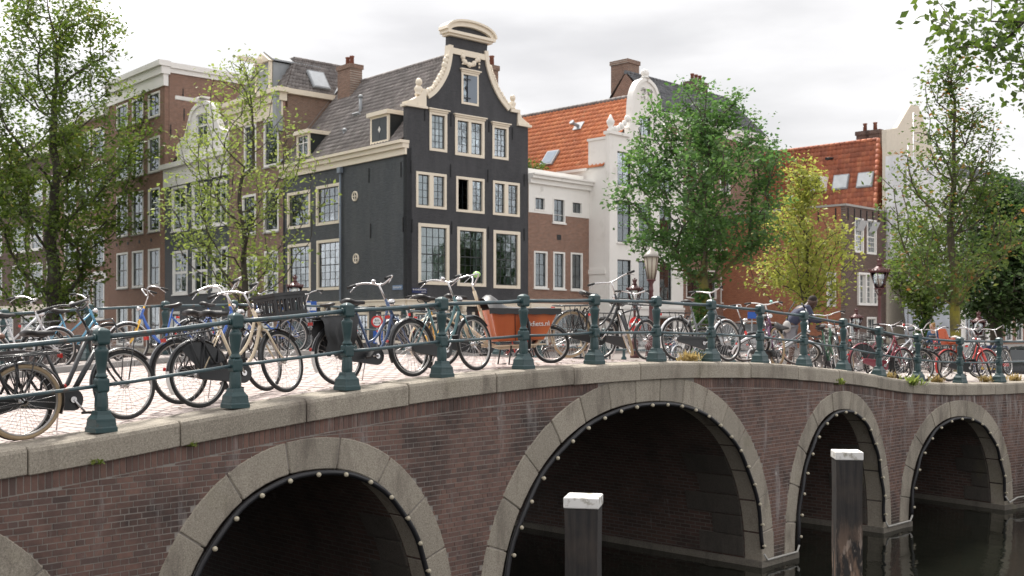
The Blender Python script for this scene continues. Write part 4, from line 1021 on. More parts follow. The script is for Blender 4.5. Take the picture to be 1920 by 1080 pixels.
for (a, b, fl) in ((-0.05, xs, False), (xs2, GWm+0.05, True)):
    w = b-a; mb = MB().box(-0.06, w+0.06, -0.12, 0.34, -0.1, 0.06); 
    for k in range(6):
        q = k/5; mb.ball(((w*(0.15+0.8*q)) if not fl else w*(0.85-0.8*q), 0.0, 0.15+0.75*q*q), 0.17+0.04*(k % 2), 8, 5, (1, 0.7, 1))
    mb.lathe([(0.16, 0), (0.2, 0.1), (0.1, 0.2), (0.2, 0.4), (0.22, 0.55), (0.1, 0.75), (0.03, 0.9)], 8, T((0.25 if not fl else w-0.25, 0.1, 0.06)))
    fpart(wh, fG, 'gable_shoulder', mb, WHITE, (a, 0, zGs))
tx, tz = fG.s(1212), fG.z(1212, 147)
mb = MB().ball((0, 0.1, 0.3), 0.3, 10, 7, (1, 0.6, 0.8)).lathe([(0.3, 0), (0.15, 0.15)], 8, T((0, 0.1, 0)))
for k in range(3):
    for sg in (-1, 1): mb.tube([(sg*(0.3+0.16*math.cos(t_)), -0.05, -0.75-0.4*(k % 2)+0.16*math.sin(t_)+0.0) for t_ in np.linspace(0, 5, 9)], 0.05, 5)
fpart(wh, fG, 'carved_crest', mb, WHITE, (tx, 0, tz))
# its roof and the long side wall
DG = 13.0; zwall = fG.z(1120, 322, 1.4)
RI = fG.z(1180, 172, 1.0)-0.2
eG = fG.F
fs2 = Fac(fG.W(0, DG), -GDv, T((0, DG, 0)) @ RZ(rad(-90)))
fpart(wh, fs2, 'side_wall', MB().prism([(0, 0), (DG-0.29, 0), (DG-0.29, zGs-0.35), (DG-1.5, zGs-0.35), (DG-1.5, zwall), (0, zwall)], 0.0, 0.25), PLASTER)
fpart(wh, fs2, 'wall_coping', MB().box(DG-1.55, DG-0.28, -0.06, 0.3, zGs-0.348, zGs-0.22).box(0, DG-1.51, -0.15, 0.25, zwall+0.002, zwall+0.14), WHITE)
fpart(wh, fs2, 'side_ledge', MB().box(DG-1.6, DG-0.28, -0.07, 0, fG.z(1125, 512), fG.z(1125, 503)), WHITE)
tiles(wh, (-0.1, DG, zwall+0.12), (-0.1, 0.34, zwall+0.12), (cG, 0.34, RI), (cG, DG, RI), TILE_O, 0.27, 0.34)
tiles(wh, (GW, 0.34, zwall+0.12), (GW, DG, zwall+0.12), (cG, DG, RI), (cG, 0.34, RI), TILE_B, 0.27, 0.34)
ridge_caps(wh, (cG, 0.35, RI+0.02), (cG, DG, RI+0.02), TILE_G)
fpart(wh, fG, 'back_wall', MB().prism([(0, 0), (GW, 0), (GW, zwall), (cG, RI), (0, zwall)], DG-0.2, DG-0.01), PLASTER)
chimney(wh, fG, fG.s(1172, 5.0), 5.0, RI-1.6, fG.z(1172, 116, 5.0), 1.15, 1.3, B_BROWN, 0)
# skylight and vent on the orange slope
def slope_pt(x): return zwall+0.12+(RI-zwall-0.12)*(x+0.1)/(cG+0.1)
ax = math.atan2(RI-zwall-0.12, cG+0.1)
def on_slope(h_, name, px, py, mb, m):
    """set a roof fitting where the sight line meets the left slope"""
    best = None
    for i in range(400):
        x = cG*i/400; p = fs2.z(px, py, x)
        if abs(p-slope_pt(x)) < (best[0] if best else 9): best = (abs(p-slope_pt(x)), x)
    x = best[1]; s_ = fs2.s(px, x)
    return mb.build(name, m, h_, fs2.F @ T((s_, x, slope_pt(x)+0.1)) @ RX(ax))
o = on_slope(wh, 'skylight', 1024, 314, MB().box(-0.45, 0.45, 0, 1.1, 0, 0.12), LEAD); MB().box(-0.37, 0.37, 0.08, 1.02, 0.121, 0.135).build('pane', mat('sky_glass', (0.25, 0.3, 0.36), 0.05, spec=1.0), o)
on_slope(wh, 'roof_vent', 1085, 240, MB().box(-0.3, 0.3, -0.3, 0.3, 0, 0.05).tube([(0, 0, 0), (0, -0.25, 0.5)], 0.1, 8).lathe([(0.15, 0), (0.15, 0.1)], 8, T((0, -0.25, 0.5))), LEAD)
# ---- brick house right of it, mostly behind the round tree
PH = fG.W(GWm, 1.45); fH = Fac(PH, DR); HW = fH.s(1433)
hb = house('brown_brick_house', 'tall brown brick house with grey roof behind the round green tree', PH, DR)
zH = fH.z(1300, 235)
RH = [rect(fH, 1286, 506, 1343, 560), rect(fH, 1351, 511, 1379, 570), rect(fH, 1385, 513, 1411, 572)]
RH += [(a, a+1.15, z, z+2.0) for z in (fH.z(1340, 470), fH.z(1340, 362)) for a in (0.5, 2.3, 4.1, 5.9)]
wall(hb, fH, rectpoly(0, HW, 0, zH), RH, B_RED)
window(hb, fH, RH[0], 2, 2, 0.09, WHITE, DARKP, groups=2, cur=[(0, 1)])
for R in RH[1:3]: window(hb, fH, R, 2, 2, 0.09, WHITE, DARKP, cur=[(0, .4)])
for R in RH[3:]: window(hb, fH, R, 2, 2, 0.1, WHITE, DARKP, sill=WHITE)
fpart(hb, fH, 'cornice', MB().box(0, HW, -0.35, 0.2, zH, zH+0.3).box(0, HW, -0.15, 0.2, zH-0.4, zH-0.003), WHITE)
fpart(hb, fH, 'plinth', MB().box(0, HW, -0.06, 0, 0, fH.z(1350, 600)), WHITE)
rH = fH.z(1219, 148, 2.8)
tiles(hb, (0, -0.2, zH+0.3), (HW, -0.2, zH+0.3), (HW, 2.8, rH), (0, 2.8, rH), TILE_B, 0.28, 0.34)
tiles(hb, (HW, 5.4, zH+0.3), (0, 5.4, zH+0.3), (0, 2.8, rH), (HW, 2.8, rH), TILE_B, 0.28, 0.34)
ridge_caps(hb, (HW, 2.8, rH+0.02), (0, 2.8, rH+0.02), TILE_B)
fpart(hb, fH, 'body', MB().box(0, 0.2, 0.29, 5.4, 0, zH).box(HW-0.2, HW, 0.29, 5.4, 0, zH).box(0.2, HW-0.2, 5.2, 5.4, 0, zH).prism([(0, 0), (HW, 0), (HW, 0.01), (0, 0.01)], 1, 1.01), B_RED)
for x in (0.01, HW-0.21): MB().prism([(0.2, zH), (5.2, zH), (2.8, rH-0.03)], -0.2, 0).build('gable_wall', B_RED, hb, T((x, 0, 0)) @ RZ(rad(90)))
chimney(hb, fH, fH.s(1305, 3.0), 3.0, rH-1, fH.z(1305, 155, 3.0), 1.5, 0.8, B_DARK, 3)
# ================= long house with the orange brick side, red roof
PI_ = Vector((0.3001*64, 64, 0)); fI = Fac(PI_, DR); IW = fI.s(1661); NI = Vector((-DR.y, DR.x, 0))
il = house('orange_brick_house', 'long orange brick house with red tile roof and white sash windows', PI_, DR)
SLI = 9.0; sI = Fac(fI.W(0, SLI), -NI, T((0, SLI, 0)) @ RZ(rad(-90)))
zI = fI.z(1588, 386)
rowsI = [(409, 475), (514, 574)]
RI1 = [rect(fI, 1602, 409, 1619, 474), rect(fI, 1625, 412, 1643, 477), rect(fI, 1607, 512, 1648, 573)]
wall(il, fI, rectpoly(0, IW, 0, zI), RI1+[(0.5, 1.6, 0.4, 1.9), (2.6, 3.8, 0.4, 1.9)], B_DARK)
for R in RI1[:2]:
    wd = window(il, fI, R, 4, 6, 0.10, WHITE, WHITE, split=True, bar=0.03, label='white sash window with its top pane tilted open')
    MB().box(-0.42, 0.42, 0, 0.03, 0, 0.65).build('hopper', mat('pale_glazed_hopper', (0.5, 0.53, 0.55), 0.2), wd, T((0, -0.05, R[3]-R[2]-0.75)) @ RX(rad(28)))
window(il, fI, RI1[2], 3, 5, 0.12, WHITE, WHITE, groups=3, split=True, bar=0.03, proud=0.12)
for R in ((0.5, 1.6, 0.4, 1.9), (2.6, 3.8, 0.4, 1.9)): window(il, fI, R, 3, 3, 0.1, WHITE, WHITE, split=False)
RI2 = [rect(sI, 1550, 508, 1568, 575), rect(sI, 1577, 497, 1592-6, 575), rect(sI, 1562, 405, 1580, 468), rect(sI, 1545, 615, 1566, 660)]
RI2 = [r for r in RI2 if r[1] < SLI-0.3 and r[0] > 0.3]
wall(il, sI, rectpoly(0, SLI-0.285, 0, zI), RI2, B_ORANGE)
for R in RI2: window(il, sI, R, 4, 6, 0.10, WHITE, WHITE, split=True, bar=0.03)
mb = MB()
for k in range(8): mb.box(0.1+k*(SLI-0.6)/7.0, 0.28+k*(SLI-0.6)/7.0, -0.08, -0.002, zI-0.75, zI-0.1)
fpart(il, sI, 'parapet_coping', MB().box(0, SLI, -0.06, 0.3, zI+0.002, zI+0.12), STONE)
fpart(il, fI, 'parapet_coping', MB().box(0, IW+0.05, -0.06, 0.29, zI+0.003, zI+0.125), STONE)
for k in range(7): fpart(il, fI, 'wall_anchor', MB().box(-0.03, 0.03, -0.05, 0, -0.35, 0.35), IRON, (0.3+k*(IW-0.5)/6, 0, zI-0.45))
for k in range(8): fpart(il, sI, 'wall_anchor', MB().box(-0.03, 0.03, -0.05, 0, -0.35, 0.35), IRON, (0.6+k*(SLI-1.2)/7, 0, zI-0.45))
ye = 0.6; yh = 1.15; xe = fI.s(1640, ye); wI = xe+1.6; eI = zI-0.25; rI = fI.z(1651, 263, yh); DI = 20.0; RWI = xe+3.2
tiles(il, (xe, DI, eI), (xe, ye, eI), (wI, yh, rI), (wI, DI, rI), TILE_R, 0.27, 0.34, clip=None)
tiles(il, (xe, ye, eI), (RWI, ye, eI), (wI+0.02, yh, rI), (wI, yh, rI), TILE_R, 0.27, 0.34)
fpart(il, fI, 'terrace', MB().box(0.27, RWI, 0.29, DI, eI-0.12, eI-0.02), LEAD)
tiles(il, (RWI, ye, eI), (RWI, DI, eI), (wI, DI, rI), (wI, yh, rI), TILE_R, 0.27, 0.34)
ridge_caps(il, (wI, yh, rI+0.03), (wI, DI, rI+0.03), TILE_R); ridge_caps(il, (xe, ye, eI+0.08), (wI, yh, rI+0.06), TILE_R)
fpart(il, fI, 'body', MB().box(0.0, 0.25, SLI, DI, 0, zI).box(IW-0.2, IW, 0.285, DI, 0, zI).box(0.25, IW-0.2, DI-0.2, DI, 0, zI), B_ORANGE)
axI = math.atan2(rI-eI, wI-xe)
sI2 = Fac(fI.W(0, DI), -NI, T((0, DI, 0)) @ RZ(rad(-90)))
def on_slope_I(name, px, py, mb, m):
    best = (9e9, 0)
    for i in range(400):
        x = xe+(wI-xe)*i/400; zz = eI+(rI-eI)*(x-xe)/(wI-xe); e = abs(sI2.z(px, py, x)-zz)
        if e < best[0]: best = (e, x)
    x = best[1]; s_ = sI2.s(px, x); zz = eI+(rI-eI)*(x-xe)/(wI-xe)
    return mb.build(name, m, il, sI2.F @ T((s_, x, zz+0.1)) @ RX(axI))
SKYG = MATS['sky_glass']
for px in (1575, 1621):
    o = on_slope_I('skylight', px, 359 if px < 1600 else 355, MB().box(-0.52, 0.52, 0, 1.0, 0, 0.14), LEAD); MB().box(-0.46, 0.46, 0.08, 0.93, 0.141, 0.155).build('pane', mat('pale_glazing', (0.55, 0.58, 0.60), 0.15), o)
on_slope_I('roof_vent', 1561, 300, MB().tube([(0, 0, 0), (0, -0.35, 0.75)], 0.09, 8), IRON)
o = on_slope_I('dormer', 1539, 362, MB().box(-0.4, 0.4, -0.6, 0.5, 0, 0.9, M=RX(-axI)), WHITE); MB().box(-0.28, 0.28, -0.62, -0.601, 0.12, 0.78).build('pane', mat('dark_glass', (0.012, 0.014, 0.016), 0.08), o, RX(-axI))
chimney(il, sI2, sI2.s(1622, wI+0.7), wI+0.7, rI-2.0, sI2.z(1622, 247, wI+0.7), 0.85, 0.7, B_DARK, 1); chimney(il, sI2, sI2.s(1641, wI+0.7), wI+0.7, rI-2.0, sI2.z(1641, 245, wI+0.7), 0.95, 0.7, B_DARK, 1)
# ================= wrapped scaffold building and the row beyond
PJ = fI.W(IW+0.05); fJ = Fac(PJ, DR); JW = fJ.s(1762)
ja = house('sheeted_building', 'tall gabled building wrapped in white scaffold sheeting behind the tall tree', PJ, DR, 'building')
zJ = fJ.z(1690, 300); SHEET = mat('scaffold_sheeting', (0.70, 0.71, 0.73), 0.6, var=0.05, scale=1, col2=(0.55, 0.56, 0.60), c2=(0.5, 0.75), c2scale=0.8)
LOWS = mat('grey_scaffold_net', (0.36, 0.39, 0.43), 0.6, var=0.1, scale=1, col2=(0.28, 0.30, 0.34), c2=(0.45, 0.7), c2scale=0.9)
def sheet_mesh(w, z0, z1, amp, m, h, M, nx=36, nz=22, name='sheeting'):
    vs = []; fs = []
    for j in range(nz+1):
        for i in range(nx+1):
            u, v = i/nx, j/nz; y = amp*(math.sin(u*17+2*math.sin(v*5))*0.5+math.sin(u*41+v*3)*0.25+0.5*math.sin(v*21))
            vs.append((w*u, y, z0+(z1-z0)*v)); 
    for j in range(nz):
        for i in range(nx): a = j*(nx+1)+i; fs.append((a, a+1, a+nx+2, a+nx+1))
    return MB().add(vs, fs, smooth=True).build(name, m, h, M)
jf = fJ.F
sheet_mesh(JW, fJ.z(1700, 492), zJ, 0.08, SHEET, ja, T((0, -1.2, 0)))
sheet_mesh(1.25, fJ.z(1700, 492), zJ, 0.05, SHEET, ja, T((0, 0.05, 0)) @ RZ(rad(-90)))
JX = min(JW-0.8, RWI-IW+0.15)
sheet_mesh(JW*0.86, 0.3, fJ.z(1700, 490), 0.10, LOWS, ja, T((0, -1.25, 0)))
pk = (JX+JW)/2
MB().prism([(0.1, 0), (JW, 0), (JW, zJ), (JW-0.4, zJ+0.6), (fJ.s(1722), fJ.z(1722, 198)), (fJ.s(1708), fJ.z(1708, 196)), (fJ.s(1682), fJ.z(1682, 240)), (fJ.s(1662), fJ.z(1662, 243)), (0.1, zJ)], 0, 0.3).build('wall', mat('cream_plaster', (0.66, 0.60, 0.50), 0.8), ja)
MB().box(JX, JW, 0.31, 10, 0, zJ).build('body', B_BROWN, ja)
tiles(ja, (JX, 10, zJ), (JX, 0.31, zJ), (pk, 0.31, zJ+1.2), (pk, 10, zJ+1.2), TILE_B); tiles(ja, (JW, 0.31, zJ), (JW, 10, zJ), (pk, 10, zJ+1.2), (pk, 0.31, zJ+1.2), TILE_B)
sp_ = MB()
for x in (0.05, 0.8, JW*0.45, JW*0.9): sp_.tube([(x, -1.35, 0), (x, -1.35, zJ+(2.6 if x == 0.8 else 0.5))], 0.035, 6)
for z in (zJ+0.9, zJ+2.5): sp_.tube([(0.8, -1.35, z), (3.0, -1.35, z)], 0.03, 6)
for z in (3.0, 6.0, 9.0): sp_.tube([(0, -1.36, z), (JW, -1.36, z)], 0.03, 6)
sc_ = thing('scaffold', 'thin metal scaffold poles standing above the white sheeting', 'scaffold', (PJ.x, PJ.y, ZS), math.atan2(DR.y, DR.x)); sp_.build('poles', STEEL, sc_)
PK = fJ.W(JW+0.02); fK = Fac(PK, DR); KW = fK.s(1802)
kb = house('striped_house', 'narrow house with black and white banded brick right of the sheeting', PK, DR)
zK = fK.z(1780, 330); RK = [(KW*0.25, KW*0.75, z, z+2.0) for z in (2.4, 5.6, 8.8)]
wall(kb, fK, rectpoly(0, KW, 0, zK), RK+[(KW*0.3, KW*0.7, 0.1, 2.2)], B_DARK)
for R in RK+[(KW*0.3, KW*0.7, 0.1, 2.2)]: window(kb, fK, R, 2, 3, 0.1, WHITE, DARKP)
for z in np.arange(0.5, zK-0.3, 0.75):
    for a, b in ((0, KW*0.2), (KW*0.8, KW)): fpart(kb, fK, 'white_band', MB().box(a, b, -0.02, 0, z, z+0.28), WHITE)
mb = MB().box(0, KW*0.6, -0.5, -0.46, 0.75, 0.8).box(0, KW*0.6, -0.5, -0.46, 0.03, 0.08)
for k in range(12): mb.box(k*KW*0.6/11-0.01, k*KW*0.6/11+0.01, -0.49, -0.47, 0.08, 0.75)
fpart(kb, fK, 'balcony', mb, IRON, (KW*0.2, 0, 5.2)); fpart(kb, fK, 'balcony_slab', MB().box(0, KW*0.64, -0.55, 0, -0.15, 0.02), STONE, (KW*0.18, 0, 5.2))
MB().box(0, KW, 0.29, 9, 0, zK-0.01).build('body', B_DARK, kb); tiles(kb, (0, 0, zK), (KW, 0, zK), (KW, 4, zK+2.4), (0, 4, zK+2.4), TILE_B)
PL = fK.W(KW+0.02); fL = Fac(PL, DR); LW = fL.s(1856)
lb = house('white_paneled_house', 'pale house with tall white windows behind the mossy tree trunk', PL, DR)
zL = fL.z(1830, 345); RL = [(LW*(0.08+0.31*i), LW*(0.08+0.31*i)+LW*0.24, z, z+2.3) for z in (2.9, 6.2, 9.2) for i in range(3)]
wall(lb, fL, rectpoly(0, LW, 0, zL), RL+[(LW*.1, LW*.9, 0.1, 2.3)], PLASTER)
for R in RL: window(lb, fL, R, 2, 4, 0.09, WHITE, WHITE, bar=0.04)
window(lb, fL, (LW*.1, LW*.9, 0.1, 2.3), 3, 2, 0.15, WHITE, mat('red_brown_paint', (0.12, 0.03, 0.025), 0.5), groups=2, split=False)
MB().box(0, LW, 0.29, 9, 0, zL-0.01).build('body', B_BROWN, lb); tiles(lb, (0, 0, zL), (LW, 0, zL), (LW, 4, zL+2.2), (0, 4, zL+2.2), TILE_B)
PM = fL.W(LW+0.02); fM = Fac(PM, DR); MW = 17.0
mbq = house('far_brick_house', 'brown brick houses with slate roof at the far right edge', PM, DR)
zM = fM.z(1890, 370); RM = [(0.8+2.05*i, 2.1+2.05*i, z, z+2.2) for z in (0.3, 3.4, 6.6, 9.4) for i in range(8)]
RM = [r for r in RM if r[3] < zM-0.3]
wall(mbq, fM, rectpoly(0, MW, 0, zM), RM, B_RED)
for R in RM: window(mbq, fM, R, 2, 3, 0.1, WHITE, DARKP)
MB().box(0, MW, 0.29, 9, 0, zM-0.01).build('body', B_BROWN, mbq); fpart(mbq, fM, 'cornice', MB().box(0, MW, -0.3, 0.2, zM, zM+0.25), WHITE)
tiles(mbq, (0, -0.1, zM+0.25), (MW, -0.1, zM+0.25), (MW, 4, fM.z(1890, 332, 4)), (0, 4, fM.z(1890, 332, 4)), TILE_B, 0.28, 0.34)
for h_, fac_, w_2 in ((il, fI, IW), (ja, fJ, JW), (kb, fK, KW), (lb, fL, LW), (mbq, fM, MW)): fpart(h_, fac_, 'base_wall', MB().box(0.0, w_2, -0.03, 3.0, -1.3, 0.06), STONE)
fpart(il, sI, 'base_wall', MB().box(0, SLI-0.31, -0.03, 0.3, -1.3, 0.06), STONE)
# ================= row along the canal to the left
ROW = Fac(EC, SDIR)                                   # s is negative to the left of the corner
def row_house(name, label, px0, px1, cat='house'):
    s0, s1 = ROW.s(px0), ROW.s(px1); P = ROW.W(s0); h = house(name, label, P, SDIR, cat); return h, Fac(P, SDIR), s1-s0-0.02
# D: brown house next to the corner house
hd, fD, DW = row_house('brown_house', 'narrow brown brick house with cream cornice and tiled hoist dormer', 430, 531)
fD2 = fD; zD = fD.z(500, 208)
RD = [rect(fD, 495, 222, 523, 312), rect(fD, 458, 233, 481, 319), rect(fD, 495, 356, 523, 435), rect(fD, 455, 365, 480, 440), rect(fD, 496, 470, 522, 556), rect(fD, 462, 481, 482, 562)]
RD += [(1.0, 2.2, 0.2, 2.4), (DW-2.4, DW-1.0, 0.1, 2.5)]
wall(hd, fD, rectpoly(0, DW, 0, zD), RD, B_BROWN)
for i, R in enumerate(RD): window(hd, fD, R, 2, 2, 0.13, WHITE, WHITE if i > 3 else DARKP, bar=0.05, sill=STONE, arch=(0.1 if i < 2 else 0), cur=[(0, .25), (.75, 1)])
co = MB().box(-0.1, DW+0.1, -0.25, 0.2, zD+0.3, zD+0.75).box(-0.15, DW+0.3, -0.5, 0.2, zD+0.752, zD+1.0).box(0, DW, -0.1, 0, zD-0.5, zD+0.298); fpart(hd, fD, 'cornice', co, CREAM)
fpart(hd, fD, 'cornice_console', MB().box(-0.18, 0.18, -0.42, 0.0, -1.35, 0.75).box(-0.24, 0.24, -0.46, 0.0, 0.5, 0.752), LEAD, (DW-0.2, 0, zD+0.0))
DD = 6.2
fDs = Fac(fD.W(DW, 0.0), EDIR, T((DW, 0, 0)) @ RZ(rad(90)))
blank(hd, fDs, [(0.29, 0), (DD, 0), (DD, zD+0.72), (0.29, zD+0.72)], B_BROWN, 0.25); fpart(hd, fDs, 'side_cornice', MB().box(0.2, DD, -0.2, 0.2, zD+0.722, zD+1.0), CREAM)
fpart(hd, fD, 'body', MB().box(0, 0.2, 0.29, DD, 0, zD+0.7).box(0.2, DW-0.26, DD-0.2, DD, 0, zD+0.7), B_BROWN)
zDr = fDs.z(565, 113, 1.5)
tiles(hd, (0.0, 0.2, zD+1.0), (DW, 0.2, zD+1.0), (DW-1.5, 1.6, zDr), (0.0, 1.6, zDr), TILE_G); tiles(hd, (DW, 0.2, zD+1.0), (DW, DD, zD+1.0), (DW-1.5, DD-1, zDr), (DW-1.5, 1.6, zDr), TILE_G)
ridge_caps(hd, (DW-1.5, 1.6, zDr+0.02), (0, 1.6, zDr+0.02), TILE_G); ridge_caps(hd, (DW-1.5, 1.6, zDr+0.02), (DW-1.5, DD-1, zDr+0.02), TILE_G)
MB().add([(0, 1.6, zDr), (DW-1.5, 1.6, zDr), (DW-1.5, DD-1, zDr), (0, DD-1, zDr)], [(0, 1, 2, 3)]).build('flat_roof', LEAD, hd)
# hoist dormer
dx0, dx1 = fD.s(478), fD.s(506); dz = zD+1.0; dh = fD.z(490, 100)-dz
dm = fpart(hd, fD, 'hoist_dormer', MB().box(dx0, dx0+0.18, 0.0, 0.15, dz, dz+dh*0.75).box(dx1-0.18, dx1, 0.0, 0.15, dz, dz+dh*0.75).prism([(dx0-0.1, dz+dh*0.75), (dx1+0.1, dz+dh*0.75), ((dx0+dx1)/2, dz+dh)], -0.1, 0.2), CREAM)
MB().box(dx0+0.18, dx1-0.18, 0.08, 0.12, dz, dz+dh*0.75).build('hatch', mat('grey_hatch', (0.35, 0.36, 0.37), 0.5), dm)
MB().box(dx0, dx1, 0.2, 3.0, dz, dz+dh*0.74).build('cheek', LEAD, dm); MB().hexa([(dx0-0.15, 0.1, dz+dh*0.76), ((dx0+dx1)/2, 0.1, dz+dh+0.02), ((dx0+dx1)/2, 3.2, dz+dh+0.02), (dx0-0.15, 3.2, dz+dh*0.76), (dx0-0.15, 0.1, dz+dh*0.8), ((dx0+dx1)/2, 0.1, dz+dh+0.1), ((dx0+dx1)/2, 3.2, dz+dh+0.1), (dx0-0.15, 3.2, dz+dh*0.8)]).hexa([((dx0+dx1)/2+.001, 0.1, dz+dh+0.02), (dx1+0.15, 0.1, dz+dh*0.76), (dx1+0.15, 3.2, dz+dh*0.76), ((dx0+dx1)/2+.001, 3.2, dz+dh+0.02), ((dx0+dx1)/2+.001, 0.1, dz+dh+0.1), (dx1+0.15, 0.1, dz+dh*0.8), (dx1+0.15, 3.2, dz+dh*0.8), ((dx0+dx1)/2+.001, 3.2, dz+dh+0.1)]).build('dormer_roof', LEAD, dm)
MB().box(-0.09, 0.09, -1.5, 0.3, -0.12, 0.12).build('hoist_beam', CREAM, dm, T(((dx0+dx1)/2, 0, dz+dh*0.78)))
o = MB().box(-0.55, 0.55, 0, 1.3, 0, 0.12).build('skylight', LEAD, hd, T((DW, 2.5, zD+1.0)) @ RZ(rad(90)) @ RX(math.atan2(zDr-zD-1.0, 1.5)) @ T((0, 0.3, 0.1))); MB().box(-0.47, 0.47, 0.08, 1.22, 0.121, 0.135).build('pane', MATS['pale_glazing'], o)
# C: white bell gable on a black front
hc, fC, CW = row_house('bell_gable_house', 'small house with white bell gable above a black brick front', 309, 430)
zC = fC.z(370, 340); zC2 = fC.z(370, 296)
RC = [rect(fC, 322, 349, 350, 433), rect(fC, 360, 344, 388, 428), rect(fC, 398, 338, 426, 422), rect(fC, 324, 470, 352, 552), rect(fC, 361, 466, 389, 549), rect(fC, 399, 463, 427, 546)]
RC += [(0.8, 2.2, 0.2, 2.3), (3.2, 4.6, 0.2, 2.3), (CW-2.2, CW-0.9, 0.2, 2.3)]
wall(hc, fC, rectpoly(0, CW, 0, zC), RC, B_BLUE)
for i, R in enumerate(RC): window(hc, fC, R, 2, 2, 0.14, WHITE, WHITE, bar=0.07, sill=WHITE, cur=[(0, .3), (.7, 1)] if i % 2 else [(0, .4)])
fpart(hc, fC, 'cornice', MB().box(0, CW, -0.12, 0.2, zC, zC2-0.3).box(-0.1, CW+0.02, -0.4, 0.2, zC2-0.298, zC2), WHITE)
xc = fC.s(379); prof = [fC.pt(*p) for p in ((332, 292), (335, 272), (345, 262), (352, 240), (357, 218), (362, 205), (372, 194), (379, 192))]
pl2 = smooth_line(prof, 3); pr2 = [(2*xc-a, b) for a, b in reversed(pl2[:-1])]
aw = rect(fC, 367, 210, 391, 280)
gbl = [(pl2[0][0], zC2)]+pl2+pr2+[(2*xc-pl2[0][0], zC2)]
fpart(hc, fC, 'bell_gable', MB().prism(list(reversed(gbl)), 0.0, 0.3, [hole(aw)]), PLASTER)
gm = MB(); strip(pl2, 0.22, 0.03, -0.09, 0.33, gm); strip(pr2, 0.22, 0.03, -0.09, 0.33, gm); fpart(hc, fC, 'gable_moulding', gm, WHITE)
window(hc, fC, aw, 2, 3, 0.12, WHITE, WHITE, bar=0.05, arch=0.25)
fpart(hc, fC, 'hoist_beam', MB().box(-0.09, 0.09, -1.7, 0.3, -0.1, 0.12).box(-0.5, 0.5, -0.3, 0.3, 0.14, 0.24), WHITE, (xc, 0, fC.z(380, 190)))
rc = fC.z(379, 205)
tiles(hc, (0, 10, zC2), (0, 0.3, zC2), (xc, 0.3, rc-0.3), (xc, 10, rc-0.3), TILE_G); tiles(hc, (CW, 0.3, zC2), (CW, 10, zC2), (xc, 10, rc-0.3), (xc, 0.3, rc-0.3), TILE_G)
fpart(hc, fC, 'body', MB().box(0, 0.2, 0.29, 10, 0, zC2-0.01).box(CW-0.2, CW, 0.29, 10, 0, zC2-0.01).prism([(0.2, 0), (CW-0.2, 0), (CW-0.2, zC2), (xc, rc-0.33), (0.2, zC2)], 9.8, 9.99), B_BLUE)
# B: tall red-brown house with white cornice
hb2, fB, BWd = row_house('tall_brick_house', 'tall red brick house with white cornice and a bare side wall', 205, 309)
zB = fB.z(290, 168)
colsB = [(219, 240), (248, 269), (278, 300)]
RB = []
for (y0, y1) in ((474, 541), (366, 444), (275, 338), (196, 240), (574, 650)):
    z0, z1 = fB.z(229, y1), fB.z(229, y0)
    for a, b in colsB: RB.append((fB.s(a), fB.s(b), max(0.1, z0), z1))
wall(hb2, fB, rectpoly(0, BWd, 0, zB), RB, B_RED)
for i, R in enumerate(RB): window(hb2, fB, R, 2, 2, 0.13, WHITE, DARKP, bar=0.04, sill=STONE, cur=[(0, .2), (.8, 1)] if i % 3 else [])
fpart(hb2, fB, 'cornice', MB().box(-0.05, BWd+0.12, -0.12, 0.2, zB, zB+0.75).box(-0.1, BWd+0.3, -0.5, 0.3, zB+1.25, zB+1.6).box(-0.1, BWd+0.2, -0.3, 0.3, zB+0.752, zB+1.248), WHITE)
fBs = Fac(fB.W(BWd, 0), EDIR, T((BWd, 0, 0)) @ RZ(rad(90)))
blank(hb2, fBs, [(0.29, 0), (11, 0), (11, zB+1.2), (0.31, zB+1.2)], B_RED, 0.25); fpart(hb2, fBs, 'side_cornice', MB().box(0.32, 11, -0.22, 0.3, zB+1.202, zB+1.55).box(0.32, 11, -0.1, 0.3, zB+0.9, zB+1.2), WHITE)
fpart(hb2, fB, 'body', MB().box(0, 0.2, 0.29, 11, 0, zB+1.2).box(0.2, BWd-0.26, 10.8, 11, 0, zB+1.2).box(0.2, BWd-0.26, 0.3, 10.8, zB+1.0, zB+1.2), B_RED)
for i in range(4): fpart(hb2, fB, 'wall_anchor', MB().lathe([(0.12, 0), (0.12, 0.03)], 8, RX(rad(90))), IRON, (fB.s(229)+i*1.9-0.9, 0, fB.z(229, 458)))
for px, py in ((343, 178), (345, 215), (320, 245)): anchor(hb2, fBs, fBs.s(px), fBs.z(px, py), 0.8)
# A: two dark houses behind the big tree
ha, fA, AW = row_house('dark_arched_house', 'dark red brick house with white arched window heads behind the big tree', 112, 205)
zA = fA.z(160, 232); RA = []
for (y0, y1) in ((524, 600), (436, 498), (318, 392), (240, 292)):
    for a, b in ((121, 143), (150, 170), (174, 196)): RA.append((fA.s(a), fA.s(b), fA.z(185, y1), fA.z(185, y0)))
wall(ha, fA, rectpoly(0, AW, 0, zA), RA, B_RED)
for R in RA: window(ha, fA, R, 2, 2, 0.16, WHITE, DARKP, arch=0.25, sill=STONE)
for R in RA[:9]:
    w = R[1]-R[0]; fpart(ha, fA, 'window_head', strip([((R[0]+R[1])/2+w*0.62*math.cos(math.pi*(1-i/10)), R[3]-0.1+0.42*math.sin(math.pi*i/10)) for i in range(11)], 0.0, 0.3, -0.08, 0), WHITE)
fpart(ha, fA, 'cornice', MB().box(-0.1, AW, -0.4, 0.2, zA, zA+0.6), WHITE); fpart(ha, fA, 'body', MB().box(0, 0.2, 0.29, 10, 0, zA).box(AW-0.2, AW, 0.29, 10, 0, zA).box(0.2, AW-0.2, 9.8, 10, 0, zA), B_RED)
